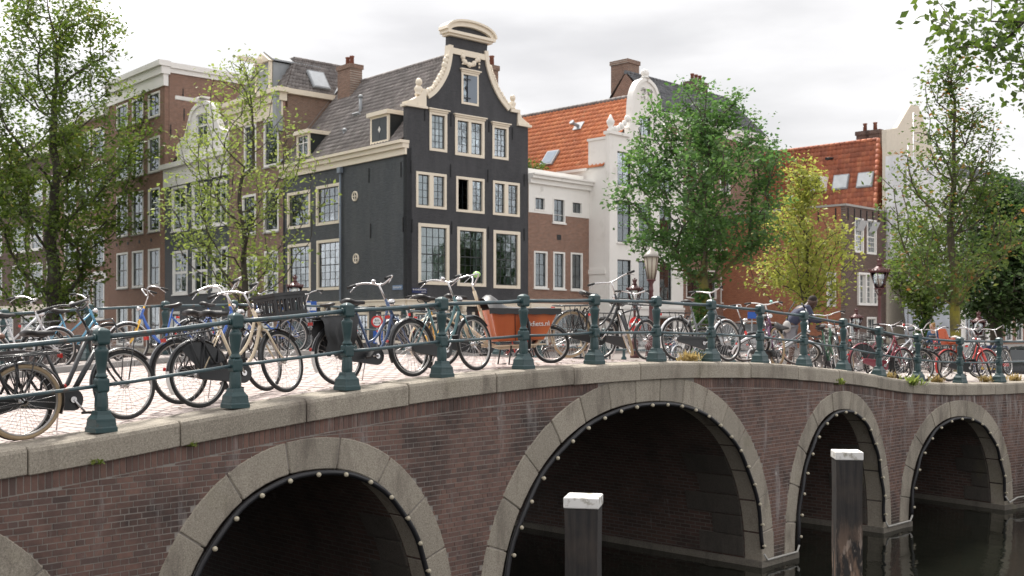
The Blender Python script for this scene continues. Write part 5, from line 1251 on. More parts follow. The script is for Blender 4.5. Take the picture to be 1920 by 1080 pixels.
tiles(ha, (0, 0, zA+0.6), (AW, 0, zA+0.6), (AW, 4, zA+3.0), (0, 4, zA+3.0), TILE_G, 0.3, 0.38)
h0, f0, W0 = row_house('black_brick_house', 'black brick house with small-paned white windows at the far left edge', -60, 112)
z0_ = f0.z(60, 300); R0 = []
for (y0, y1) in ((494, 556), (420, 470), (340, 388)):
    for a, b in ((-40, -22), (-12, 4), (24, 48), (57, 80), (88, 104)): R0.append((f0.s(a), f0.s(b), f0.z(60, y1), f0.z(60, y0)))
RG0 = [(f0.s(a), f0.s(b), 0.3, f0.z(60, 592)) for a, b in ((-40, -10), (0, 25), (40, 70), (78, 104))]
wall(h0, f0, rectpoly(0, W0, 0, z0_), R0+RG0, B_DARK)
for R in R0+RG0: window(h0, f0, R, 3, 4, 0.13, WHITE, WHITE, bar=0.04, sill=WHITE)
fpart(h0, f0, 'shop_cornice', MB().box(0, W0, -0.25, 0, f0.z(60, 583), f0.z(60, 572)), CREAM); fpart(h0, f0, 'cornice', MB().box(-0.1, W0, -0.4, 0.2, z0_, z0_+0.6), WHITE)
fpart(h0, f0, 'body', MB().box(0, 0.2, 0.29, 10, 0, z0_).box(W0-0.2, W0, 0.29, 10, 0, z0_).box(0.2, W0-0.2, 9.8, 10, 0, z0_), B_DARK)
tiles(h0, (0, 0, z0_+0.6), (W0, 0, z0_+0.6), (W0, 4, z0_+3.2), (0, 4, z0_+3.2), TILE_G, 0.3, 0.38)
# ------------------------------------------------------------------ bicycles: x forward, y left, z up, origin on the ground under the middle
M_TYRE = mat('black_tyre', (0.022, 0.022, 0.023), 0.75, var=0.2); M_TYRET = mat('tan_tyre', (0.36, 0.27, 0.17), 0.8)
M_BLK = mat('black_enamel', (0.014, 0.015, 0.017), 0.32, coat=0.3); M_CHROME = mat('dull_chrome', (0.60, 0.585, 0.585), 0.28, 1.0, var=0.08); M_RIM = mat('worn_rim', (0.40, 0.385, 0.37), 0.38, 1.0, var=0.15, col2=(0.16, 0.10, 0.07), c2=(0.6, 0.75), c2scale=9)
M_SAD = mat('black_saddle', (0.022, 0.020, 0.020), 0.5); M_SADB = mat('brown_leather_saddle', (0.16, 0.075, 0.045), 0.45)
M_REDL = mat('red_reflector', (0.50, 0.022, 0.015), 0.2); M_WH = mat('white_mudguard_tip', (0.78, 0.77, 0.75), 0.4)
M_GRIP = mat('black_grip', (0.02, 0.02, 0.02), 0.7); M_CASE = mat('black_chain_case', (0.016, 0.017, 0.019), 0.4)
PAINT = {k: mat(k+'_bicycle_paint', c, 0.32, coat=0.4, var=0.06) for k, c in dict(
    cream=(0.68, 0.56, 0.40), blue=(0.05, 0.09, 0.19), teal=(0.07, 0.16, 0.17), bright_blue=(0.03, 0.11, 0.42), yellow=(0.75, 0.42, 0.02), red=(0.55, 0.04, 0.03), maroon=(0.20, 0.02, 0.035),
    silver=(0.55, 0.56, 0.58), white=(0.75, 0.74, 0.72), purple=(0.10, 0.03, 0.09), sky_blue=(0.10, 0.30, 0.45), orange=(0.50, 0.09, 0.025), green=(0.04, 0.12, 0.07), grey=(0.18, 0.19, 0.20)).items()}
PAINT['black'] = M_BLK
RW, HR, HF = 0.345, -0.52, 0.56                       # wheel radius, rear and front hub
AX0, AXD = Vector((0.505, 0, RW)), Vector((-0.39, 0, 0.92)).normalized()
def ax(t): return AX0+AXD*t
MC = {}
def cached(key, fn):
    if key not in MC: MC[key] = fn()
    return MC[key]
def ring(R, r, n=40, m=6, sq=1.0):
    mb = MB(); mb.tube([(R*math.cos(2*math.pi*i/n), 0, R*math.sin(2*math.pi*i/n)) for i in range(n)], r, m, closed=True); return mb
def m_tyre(R, r, m): return lambda: ring(R-r, r, 44, 8).mesh('tyre', m)
def m_rim(R): return lambda: ring(R, 0.0125, 40, 6).mesh('rim', M_RIM)
def m_spokes(R):
    def f():
        mb = MB()
        for i in range(28):
            a = 2*math.pi*i/28; b = a+(0.5 if i % 2 else -0.5); y = 0.03 if i % 4 < 2 else -0.03
            mb.tube([(0.03*math.cos(b), y, 0.03*math.sin(b)), (R*math.cos(a), 0, R*math.sin(a))], 0.0017, 3, caps=False)
        return mb.mesh('spokes', M_CHROME)
    return f
def m_hub(): return MB().lathe([(0.012, -0.06), (0.012, -0.04), (0.034, -0.038), (0.034, -0.03), (0.02, -0.026), (0.02, 0.026), (0.034, 0.03), (0.034, 0.038), (0.012, 0.04), (0.012, 0.06)], 10, RX(rad(90))).mesh('hub', M_CHROME)
def wheel(root, x, M=None, R=RW, tyre=M_TYRE, spokes=True, rimm=None):
    o = link('wheel', cached(('rim', R), m_rim(R-0.042)), root, (M or Matrix.Identity(4)) @ T((x, 0, R)) @ RY(rng.uniform(0, 6)))
    if rimm: o.material_slots[0].link = 'OBJECT'; o.material_slots[0].material = rimm
    link('tyre', cached(('tyre', R, tyre.name), m_tyre(R, 0.021, tyre)), o)
    if spokes: tag(link('spokes', cached(('spk', R), m_spokes(R-0.045)), o), kind='stuff')
    link('hub', cached('hub', m_hub), o); return o
def guard_mesh(R, a0, a1, w=0.028):
    def f():
        mb = MB(); n = 16; vs = []
        for i in range(n+1):
            a = rad(a0+(a1-a0)*i/n)
            for r, y in ((R, -w), (R+0.013, -w*0.6), (R+0.016, 0), (R+0.013, w*0.6), (R, w)): vs.append((r*math.cos(a), y, r*math.sin(a)))
        mb.add(vs, [(i*5+j, i*5+j+1, (i+1)*5+j+1, (i+1)*5+j) for i in range(n) for j in range(4)], smooth=True)
        return mb.mesh('mudguard', M_BLK)
    return f
def frame_mesh(kind):
    def f():
        mb = MB(); bb = (-0.03, 0, 0.29); hl, hu = ax(0.43), ax(0.62); st = (-0.20, 0, 0.80)
        mb.tube([hl, hu], 0.021, 10); mb.tube([bb, st], 0.017, 8)
        if kind == 'men':
            mb.tube([(-0.19, 0, 0.765), ax(0.585)], 0.0165, 8); mb.tube([bb, ax(0.46)], 0.019, 8)
        elif kind == 'step':
            mb.tube(smooth_line([tuple(ax(0.58)), (0.18, 0, 0.66), (0.03, 0, 0.50), (-0.105, 0, 0.46)], 4), 0.0165, 8)
            mb.tube(smooth_line([tuple(ax(0.47)), (0.22, 0, 0.52), (0.08, 0, 0.36), bb], 4), 0.019, 8)
        elif kind == 'swan':
            mb.tube(smooth_line([tuple(ax(0.52)), (0.22, 0, 0.60), (0.10, 0, 0.40), (0.02, 0, 0.33), bb], 4), 0.026, 8)
        elif kind == 'heavy':
            mb.tube([ax(0.60), (-0.02, 0, 0.44), (-0.11, 0, 0.40)], 0.023, 8); mb.tube([bb, ax(0.44)], 0.027, 8)
        elif kind == 'mixte':
            mb.tube([ax(0.585), (-0.125, 0, 0.55)], 0.016, 8); mb.tube([bb, ax(0.46)], 0.019, 8)
        for s in (1, -1):
            mb.tube([(-0.05, s*0.03, 0.29), (HR, s*0.06, RW)], 0.010, 6); mb.tube([(-0.195, s*0.018, 0.76), (HR, s*0.06, RW)], 0.009, 6)
        mb.tube([(-0.2, 0, 0.80), (-0.235, 0, 0.90)], 0.013, 8)
        mb.lathe([(0.028, -0.04), (0.028, 0.04)], 10, T(bb) @ RX(rad(90)))
        return mb.mesh('frame', M_BLK)
    return f
def fork_mesh():
    mb = MB(); mb.tube([ax(0.40), ax(0.66)], 0.016, 8)
    for s in (1, -1): mb.tube([ax(0.41)+Vector((0, s*0.012, 0.0)), ax(0.39)+Vector((0, s*0.048, 0)), ax(0.16)+Vector((0.005, s*0.052, 0)), ax(0.06)+Vector((0.02, s*0.054, 0)), Vector((HF, s*0.056, RW))], [0.014, 0.0135, 0.012, 0.010, 0.009], 7)
    return mb.mesh('fork', M_BLK)
def bar_pts(kind):
    top = ax(0.86)
    if kind == 'swept': side_ = lambda s: [top+Vector((0.05, s*0.04, 0.0)), top+Vector((0.05, s*0.12, 0.03)), top+Vector((0.0, s*0.22, 0.055)), top+Vector((-0.08, s*0.27, 0.05)), top+Vector((-0.20, s*0.295, 0.02))]
    elif kind == 'flat': side_ = lambda s: [top+Vector((0.03, s*0.05, 0.0)), top+Vector((0.02, s*0.16, 0.03)), top+Vector((-0.03, s*0.27, 0.045)), top+Vector((-0.08, s*0.34, 0.04))]
    else: side_ = lambda s: [top+Vector((0.02, s*0.05, 0.0)), top+Vector((0.05, s*0.12, 0.09)), top+Vector((0.02, s*0.22, 0.13)), top+Vector((-0.10, s*0.28, 0.10)), top+Vector((-0.22, s*0.30, 0.06))]
    return top, side_
def bar_mesh(kind):
    def f():
        mb = MB(); top, sd_ = bar_pts(kind)
        mb.tube([ax(0.60), ax(0.84), top+Vector((0.04, 0, 0.005))], 0.0125, 8)
        for s in (1, -1):
            mb.tube(smooth_line([top+Vector((0.04, 0, 0.0))]+[tuple(p) for p in sd_(s)], 3), 0.0115, 8)
            e = sd_(s)[-1]; q = sd_(s)[-2]; d = (e-q).normalized()
            mb.tube([q+Vector((0, 0, -0.01)), q+d*0.05+Vector((0, s*0.015, -0.035)), e+Vector((0.02, s*0.01, -0.055))], 0.006, 5)
        return mb.mesh('handlebar', M_CHROME)
    return f
def grip_mesh(kind, s):
    def f():
        top, sd_ = bar_pts(kind); p = sd_(s); d = (p[-1]-p[-2]).normalized()
        return MB().tube([p[-1]-d*0.10, p[-1]+d*0.025], [0.0165, 0.0175], 8).mesh('grip', M_GRIP)
    return f
def m_saddle():
    mb = MB(); st = [(-0.37, 0.085, 0.02), (-0.33, 0.105, 0.035), (-0.26, 0.09, 0.03), (-0.18, 0.045, 0.02), (-0.10, 0.025, 0.012), (-0.075, 0.015, 0.005)]; vs = []; n = 8
    for x, w, h in st:
        for j in range(n): a = 2*math.pi*j/n; vs.append((x, w*math.cos(a), 0.945+(h if math.sin(a) > 0 else 0.035)*math.sin(a)+0.02*(x < -0.3)))
    k = len(st); mb.add(vs, [(i*n+j, i*n+(j+1) % n, (i+1)*n+(j+1) % n, (i+1)*n+j) for i in range(k-1) for j in range(n)]+[tuple(range(n-1, -1, -1)), tuple(range((k-1)*n, k*n))], smooth=True)
    for s in (1, -1): mb.tube([(-0.33, s*0.05, 0.93), (-0.30, s*0.05, 0.90), (-0.20, s*0.02, 0.90), (-0.10, 0, 0.935)], 0.006, 5)
    return mb.mesh('saddle', M_SAD)
def m_case():
    mb = MB(); pts = []
    for i in range(9): a = rad(90+180*i/8); pts.append((HR+0.055*math.cos(a)-0.0, RW+0.055*math.sin(a)))
    for i in range(11): a = rad(-90+180*i/10); pts.append((-0.03+0.105*math.cos(a), 0.29+0.105*math.sin(a)))
    mb.prism(pts, -0.085, -0.045); return bevel_mesh(mb.mesh('chain_case', M_CASE), 0.008, 1, 0.8)
def m_crank(): 
    mb = MB().lathe([(0.03, -0.008), (0.03, 0.008)], 10, T((-0.03, -0.095, 0.29)) @ RX(rad(90))).tube([(-0.03, 0.07, 0.29), (-0.03, -0.10, 0.29)], 0.012, 6)
    a = rad(-50); dx, dz = 0.165*math.cos(a), 0.165*math.sin(a)
    mb.tube([(-0.03, -0.10, 0.29), (-0.03+dx, -0.11, 0.29+dz)], 0.012, 6); mb.tube([(-0.03, 0.075, 0.29), (-0.03-dx, 0.09, 0.29-dz)], 0.012, 6)
    return mb.mesh('crank', M_CHROME)
def m_pedal(): return MB().box(-0.045, 0.045, -0.05, 0.05, -0.012, 0.012).mesh('pedal', BLACKP)
def m_rack():
    mb = MB(); z = 0.775
    for s in (1, -1):
        mb.tube([(-0.20, s*0.05, z+0.01), (-0.30, s*0.065, z), (-0.84, s*0.065, z-0.01), (-0.86, s*0.04, z-0.01), (-0.86, 0, z-0.01)], 0.007, 6); mb.tube([(HR, s*0.075, RW), (-0.62, s*0.068, z-0.005)], 0.006, 5); mb.tube([(HR, s*0.075, RW), (-0.42, s*0.068, z)], 0.006, 5)
    for x in (-0.36, -0.48, -0.60, -0.72): mb.tube([(x, -0.065, z), (x, 0.065, z)], 0.005, 5)
    for y in (-0.025, 0.025): mb.tube([(-0.25, y, z+0.006), (-0.84, y, z-0.004)], 0.005, 5)
    return mb.mesh('rear_rack', M_BLK)
def m_frontrack():
    mb = MB(); z = 0.80; x0, x1 = 0.46, 0.80
    mb.tube([(x0, -0.17, z+0.12), (x0, -0.17, z), (x1, -0.17, z), (x1, -0.17, z+0.03), (x1, 0.17, z+0.03), (x1, 0.17, z), (x0, 0.17, z), (x0, 0.17, z+0.12)], 0.009, 6)
    mb.tube([(x0, -0.17, z+0.12), (x0, -0.12, z+0.20), (x0, 0.12, z+0.20), (x0, 0.17, z+0.12)], 0.009, 6)
    for y in (-0.09, 0.0, 0.09): mb.tube([(x0, y, z), (x1, y, z)], 0.006, 5)
    for s in (1, -1): mb.tube([(x1-0.12, s*0.1, z), (HF, s*0.065, RW)], 0.007, 5)
    mb.tube([(x0-0.07, 0, z-0.03), (x0, 0, z)], 0.01, 5)
    return mb.mesh('front_rack', M_BLK)
def m_skirt(): return MB().prism([(HR+0.33*math.cos(rad(a)), RW+0.33*math.sin(rad(a))) for a in range(20, 126, 15)]+[(HR-0.02, RW+0.06), (HR+0.10, RW+0.02)], -0.05, -0.044).mesh('skirt_guard', M_CASE)
def m_lamp_r(): return MB().box(-0.880, -0.858, -0.034, 0.034, 0.715, 0.752).mesh('rear_lamp', M_REDL)
def m_refl(): return MB().lathe([(0.019, 0), (0.019, 0.014)], 8, T((HR-0.375, 0, RW+0.10)) @ RY(rad(-75))).mesh('reflector', M_REDL)
def m_lamp_f(): return MB().lathe([(0.012, -0.06), (0.034, -0.02), (0.040, 0.02), (0.036, 0.03)], 10, T(ax(0.62)+Vector((0.085, 0, 0.0))) @ RY(rad(90))).mesh('headlamp', M_CHROME)
def m_bell(): return MB().ball((0, 0, 0), 0.03, 10, 6, (1, 1, 0.8), M=T(ax(0.86)+Vector((0.03, 0.10, 0.055)))).mesh('bell', M_CHROME)
def m_stand(): return MB().tube([(-0.10, 0.05, 0.28), (-0.13, 0.12, 0.02)], 0.008, 6).mesh('kickstand', M_CHROME)
def m_lock(): return MB().tube([(HR+0.15+0.11*math.cos(a), 0.0+0.09*math.sin(a), 0.58+0.16*math.sin(a*2+1)) for a in np.linspace(0, 6, 16)], 0.014, 6).mesh('chain_lock', M_LOCK)
def m_crate():
    mb = MB(); x0, x1, y0, y1, z0, z1 = 0.42, 0.84, -0.19, 0.19, 0.815, 1.08; t = 0.012
    mb.box(x0, x1, y0, y1, z0, z0+t)
    for (a, b, c, d) in ((x0, x1, y0, y0+t), (x0, x1, y1-t, y1), (x0, x0+t, y0+t, y1-t), (x1-t, x1, y0+t, y1-t)):
        mb.box(a, b, c, d, z1-0.06, z1); mb.box(a, b, c, d, z0+t, z0+0.07)
        L = (b-a) if (b-a) > (d-c) else (d-c); n = 8
        for i in range(n+1):
            q = (L-0.02)*i/n
            if (b-a) > (d-c): mb.box(a+q, a+q+0.02, c+0.002, d-0.002, z0+0.07, z1-0.06)
            else: mb.box(a+0.002, b-0.002, c+q, c+q+0.02, z0+0.07, z1-0.06)
    mb.box(x0-0.02, x1+0.02, y0-0.02, y0-0.001, z1-0.02, z1+0.012).box(x0-0.02, x1+0.02, y1+0.001, y1+0.02, z1-0.02, z1+0.012).box(x0-0.02, x0-0.001, y0, y1, z1-0.02, z1+0.012).box(x1+0.001, x1+0.02, y0, y1, z1-0.02, z1+0.012)
    return mb.mesh('crate', mat('black_plastic_crate', (0.018, 0.018, 0.02), 0.45))
def m_panniers():
    mb = MB(); nx, nz = 10, 8
    for s in (1, -1):
        vs = []; 
        for j in range(nz+1):
            for i in range(nx+1):
                q_ = i/nx; x = -0.78+0.52*q_*(1-0.25*j/nz)+0.05*j/nz; z = 0.80-(0.46-0.16*abs(q_-0.45))*j/nz-0.03*math.sin(i*2.3)*(j/nz); bul = 0.055*math.sin(math.pi*min(1, j/nz*1.1))*(0.6+0.55*math.sin(i*1.9+j*0.45))
                vs.append((x+0.02*math.sin(j*1.3), s*(0.07+bul), z))
        fs = [(j*(nx+1)+i, j*(nx+1)+i+1, (j+1)*(nx+1)+i+1, (j+1)*(nx+1)+i) for j in range(nz) for i in range(nx)]
        mb.add(vs, fs, smooth=True)
    mb.box(-0.82, -0.27, -0.075, 0.075, 0.79, 0.806); return mb.mesh('panniers', mat('black_canvas', (0.028, 0.029, 0.031), 0.55, var=0.2))
def m_child(): 
    mb = MB().prism([(-0.62, 0.80), (-0.36, 0.80), (-0.34, 0.83), (-0.56, 0.86), (-0.67, 1.14), (-0.71, 1.15), (-0.69, 0.95)], -0.11, 0.11); 
    for s in (1, -1): mb.box(-0.62, -0.38, s*0.115-0.012, s*0.115+0.012, 0.82, 0.93).box(-0.40, -0.35, s*0.09-0.02, s*0.09+0.02, 0.56, 0.82)
    return bevel_mesh(mb.mesh('child_seat', PAINT['orange']), 0.015, 2, 0.5)
def m_basket():
    mb = MB(); 
    for k in range(7): z = 0.80+0.035*k; w = 0.13+0.008*k; mb.tube([(0.50-w*0.8, -w, z), (0.50+w*0.8+0.06, -w, z), (0.50+w*0.8+0.06, w, z), (0.50-w*0.8, w, z)], 0.006, 4, closed=True)
    for i in range(12): 
        a = 2*math.pi*i/12; mb.tube([(0.53+0.13*math.cos(a), 0.13*math.sin(a), 0.79), (0.53+0.17*math.cos(a), 0.18*math.sin(a), 1.02)], 0.005, 4)
    mb.box(0.40, 0.66, -0.13, 0.13, 0.785, 0.795); return mb.mesh('basket', mat('grey_wire', (0.12, 0.12, 0.12), 0.5))
def bicycle(label, M, kind='step', col='black', steer=0.0, bar='swept', tyre=M_TYRE, guard='black', rack=True, case=True, skirt=False, front=None, panniers=False, child=False, saddle=None, tip=False, lamp=True,
            barm=None, bell=None, stand=True, lock=False, group='bicycles parked on the bridge', rimm=None, casec=None, grips=None, fork=None, detail=True):
    b = thing('bicycle', label, 'bicycle', (0, 0, 0), 0, group); b.matrix_world = M
    S = T(AX0) @ Matrix.Rotation(rad(steer), 4, AXD) @ T(-AX0)
    P = PAINT[col]
    link('frame', cached(('frame', kind), frame_mesh(kind)), b, None, P)
    link('fork', cached('fork', fork_mesh), b, S, PAINT[fork] if fork else P)
    wheel(b, HR, None, tyre=tyre, rimm=rimm); wheel(b, HF, S, tyre=tyre, rimm=rimm)
    link('mudguard', cached('mgr', guard_mesh(RW+0.012, 5, 205)), b, T((HR, 0, RW)), PAINT[guard]); link('mudguard', cached('mgf', guard_mesh(RW+0.012, 35, 175)), b, S @ T((HF, 0, RW)), PAINT[guard])
    if tip: link('mudguard_tip', cached('mgt', guard_mesh(RW+0.0145, 168, 206, 0.030)), b, T((HR, 0, RW)), M_WH)
    h = link('handlebar', cached(('bar', bar), bar_mesh(bar)), b, S, barm or M_CHROME)
    for s in (1, -1): link('grip', cached(('grip', bar, s), grip_mesh(bar, s)), h, None, grips or M_GRIP)
    if bell: link('bell', cached('bell', m_bell), h, None, bell)
    link('saddle', cached('saddle', m_saddle), b, None, saddle or M_SAD)
    if case: link('chain_case', cached('case', m_case), b, None, PAINT[casec] if casec else M_CASE)
    c = link('crank', cached('crank', m_crank), b, T((-0.03, 0, 0.29)) @ RY(rng.uniform(0, 6.28)) @ T((0.03, 0, -0.29)))
    a = rad(-50); dx, dz = 0.165*math.cos(a), 0.165*math.sin(a)
    for y, sg in ((-0.165, 1), (0.145, -1)): link('pedal', cached('pedal', m_pedal), c, T((-0.03+sg*dx, y, 0.29+sg*dz)))
    if rack: link('rear_rack', cached('rack', m_rack), b)
    if skirt: link('skirt_guard', cached('skirt', m_skirt), b)
    if lamp: link('rear_lamp', cached('lr', m_lamp_r), b); link('reflector', cached('rf', m_refl), b)
    link('headlamp', cached('lf', m_lamp_f), b, S)
    if stand: link('kickstand', cached('stand', m_stand), b)
    if lock: link('chain_lock', cached('lock', m_lock), b)
    if front in ('rack', 'crate'): link('front_rack', cached('frack', m_frontrack), b)
    if front == 'crate': link('crate', cached('crate', m_crate), b)
    if front == 'basket': link('basket', cached('basket', m_basket), b, S)
    if panniers: link('panniers', cached('pann', m_panniers), b)
    if child: link('child_seat', cached('child', m_child), b)
    return b
def on_bridge(px, v, hub='r', yaw=0, head=1, lean=0, dz=0.0):
    """place of a bicycle whose rear or front hub is seen in photo column px, v metres inside the railing; yaw turns its front away from the railing"""
    u = u_of(px, v); a = rad(yaw) if head > 0 else math.pi-rad(yaw)
    f = bframe(u, v, zt(u)+dz)
    pit = -math.atan(slope(u))*head*math.cos(rad(yaw))
    return f @ RZ(a) @ RY(pit) @ RX(rad(lean)) @ T((-(HR if hub == 'r' else HF), 0, 0))
BR = [   # front row, left to right
 ('black bicycle with tan tyres and brown saddle cut by the left frame edge', on_bridge(48, 0.32, 'r', 2, -1, -5), dict(kind='men', tyre=M_TYRET, saddle=M_SADB, lock=True)),
 ('sturdy black bicycle with front carrier and black handlebar near the left edge', on_bridge(243, 0.50, 'f', 4, 1, -4), dict(kind='heavy', front='rack', barm=M_BLK, bell=M_CHROME, steer=3, lock=True)),
 ('cream bicycle carrying a black plastic crate on its front', on_bridge(381, 0.42, 'r', 4, 1, -5), dict(kind='step', col='cream', front='crate', skirt=True, tip=True, steer=14, bar='swept', lock=True)),
 ('black bicycle half hidden behind the cream bicycle with the crate', on_bridge(500, 0.95, 'f', 4, 1, -4), dict(kind='men', steer=18, bar='high')),
 ('dark blue bicycle with black canvas bags over its rear wheel', on_bridge(641, 0.5, 'r', 0, 1, -4), dict(kind='step', col='blue', panniers=True, bar='swept', tip=True, steer=12, bell=M_CHROME)),
 ('teal bicycle with bare front wheel left of the orange cargo box', on_bridge(894, 0.40, 'f', 2, 1, -4), dict(kind='step', col='teal', bar='swept', guard='black', tip=False, bell=M_CHROME, steer=6, rack=False)),
 ('black bicycle with carrier frame and wildly turned front wheel behind the cargo bicycle', on_bridge(1068, 1.0, 'r', -13, 1, 6, 0.05), dict(kind='step', col='black', steer=62, front='rack', bar='flat', tyre=M_TYRET, lock=True)),
 ('grey bicycle with red rear lamp right of the tall lamp post', on_bridge(1270, 0.80, 'r', -14, 1, -3), dict(kind='mixte', col='grey', bar='flat', steer=8, guard='silver', tip=True, casec='black', lock=True)),
 ('dull grey bicycle leaning far over beside the grey bicycle', on_bridge(1392, 1.2, 'r', -22, 1, 48, 0.06), dict(kind='step', col='grey', bar='flat', guard='silver', rack=False, steer=-20)),
 ('purple and black bicycle with white handlebar in front of the stooping man', on_bridge(1462, 0.55, 'f', -38, -1, 10), dict(kind='men', col='purple', bar='flat', steer=16, barm=M_WH, tyre=M_TYRET, bell=mat('mint_bell', (0.35, 0.7, 0.62), 0.4))),
 ('black city bicycle whose handlebar the stooping man is holding', on_bridge(1524, 1.45, 'r', -6, 1, -3), dict(kind='step', col='black', bar='swept', front=None, tyre=M_TYRET, barm=M_BLK)),
 ('dark green bicycle seen nearly end on right of the stooping man', on_bridge(1572, 0.5, 'f', -45, -1, 4), dict(kind='step', col='green', bar='flat', steer=-8)),
 ('maroon ladies bicycle with red rear lamp', on_bridge(1614, 0.75, 'r', -17, 1, -3), dict(kind='step', col='maroon', guard='maroon', bar='flat', tyre=M_TYRE, casec='maroon', steer=10, skirt=True)),
 ('silver bicycle with front carrier and red bell beside the maroon bicycle', on_bridge(1728, 0.6, 'f', -17, 1, -3), dict(kind='mixte', col='silver', front='rack', bar='flat', bell=M_REDL, grips=M_GRIP, steer=6)),
 ('black bicycle with red mudguards left of the orange child seat', on_bridge(1780, 0.8, 'r', -14, 1, -3), dict(kind='step', col='black', guard='red', bar='swept', fork='red', steer=5, saddle=mat('pale_saddle', (0.55, 0.53, 0.5), 0.5))),
 ('red bicycle with an orange child seat and black handlebar', on_bridge(1853, 0.6, 'f', -14, 1, -3), dict(kind='swan', col='red', guard='red', child=True, bar='high', barm=M_CHROME, steer=55)),
 # along the far railing
 ('silver city bicycle against the far railing, second from the left edge', on_bridge(106, 7.75, 'f', 4, 1, 5), dict(kind='mixte', col='silver', bar='swept', tyre=M_TYRE, guard='silver', group='bicycles along the far railing')),
 ('sky blue bicycle against the far railing behind the black front carrier', on_bridge(205, 8.0, 'f', -3, 1, 5), dict(kind='mixte', col='sky_blue', bar='flat', tyre=M_TYRE, group='bicycles along the far railing')),
 ('bright blue bicycle with yellow fork and black basket against the far railing', on_bridge(244, 7.6, 'f', 10, -1, 4), dict(kind='swan', col='bright_blue', fork='yellow', bar='high', front=None, guard='silver', tyre=M_TYRE, group='bicycles along the far railing')),
 ('white and yellow forked blue bicycle behind the cream bicycle by the far railing', on_bridge(452, 7.7, 'f', 10, 1, 4), dict(kind='swan', col='bright_blue', fork='yellow', bar='high', rimm=PAINT['white'], group='bicycles along the far railing')),
 ('second blue bicycle by the far railing seen under the crate', on_bridge(560, 7.9, 'r', 12, -1, 4), dict(kind='step', col='bright_blue', bar='flat', group='bicycles along the far railing')),
 ('dark grey bicycle with red lamp by the far railing left of the canvas bags', on_bridge(640, 7.6, 'r', 4, -1, 4), dict(kind='mixte', col='grey', bar='flat', saddle=M_SAD, group='bicycles along the far railing')),
 ('pale mint bicycle with white skirt guard by the far railing under the blue bicycle', on_bridge(735, 7.5, 'r', -6, 1, 4), dict(kind='step', col='white', guard='white', bar='swept', skirt=True, tip=True, group='bicycles along the far railing')),
 ('yellow bicycle by the far railing seen through the blue bicycle front wheel', on_bridge(790, 7.2, 'r', 20, 1, 4), dict(kind='swan', col='yellow', guard='yellow', casec='yellow', bar='flat', group='bicycles along the far railing')),
 # a second, tighter row towards the right bridge end
 ('black bicycle with a wire basket behind the dark green bicycle', on_bridge(1548, 2.00, 'r', -10, 1, -6), dict(kind='step', col='black', bar='swept', steer=10, front='basket', rack=True)),
 ('tall black bicycle behind the maroon bicycle frame', on_bridge(1650, 1.50, 'r', -22, 1, 7), dict(kind='men', col='black', bar='swept', steer=-14, front=None, rack=True)),
 ('black bicycle with front carrier between the maroon and silver bicycles', on_bridge(1690, 1.90, 'r', -8, 1, -4), dict(kind='heavy', col='black', bar='high', steer=20, front='rack', rack=True)),
 ('dark grey bicycle behind the red fork of the black bicycle', on_bridge(1762, 1.70, 'r', -20, 1, 5), dict(kind='step', col='grey', bar='flat', steer=-10, front=None, rack=True)),
 ('black bicycle behind the red bicycle with the child seat', on_bridge(1835, 1.80, 'r', -6, 1, -5), dict(kind='mixte', col='black', bar='swept', steer=16, front=None, rack=True)),
 ('black bicycle standing behind the rusty steel pole', on_bridge(1128, 2.20, 'r', -4, 1, 4), dict(kind='men', col='black', bar='flat', steer=8, front=None, rack=True)),
 ('black bicycle standing across the roadway behind the grey bicycle', on_bridge(1318, 2.40, 'r', -30, 1, -5), dict(kind='step', col='black', bar='swept', steer=-12, front=None, rack=True)),
]
for lab, M, kw in BR: bicycle(lab, M, **kw)
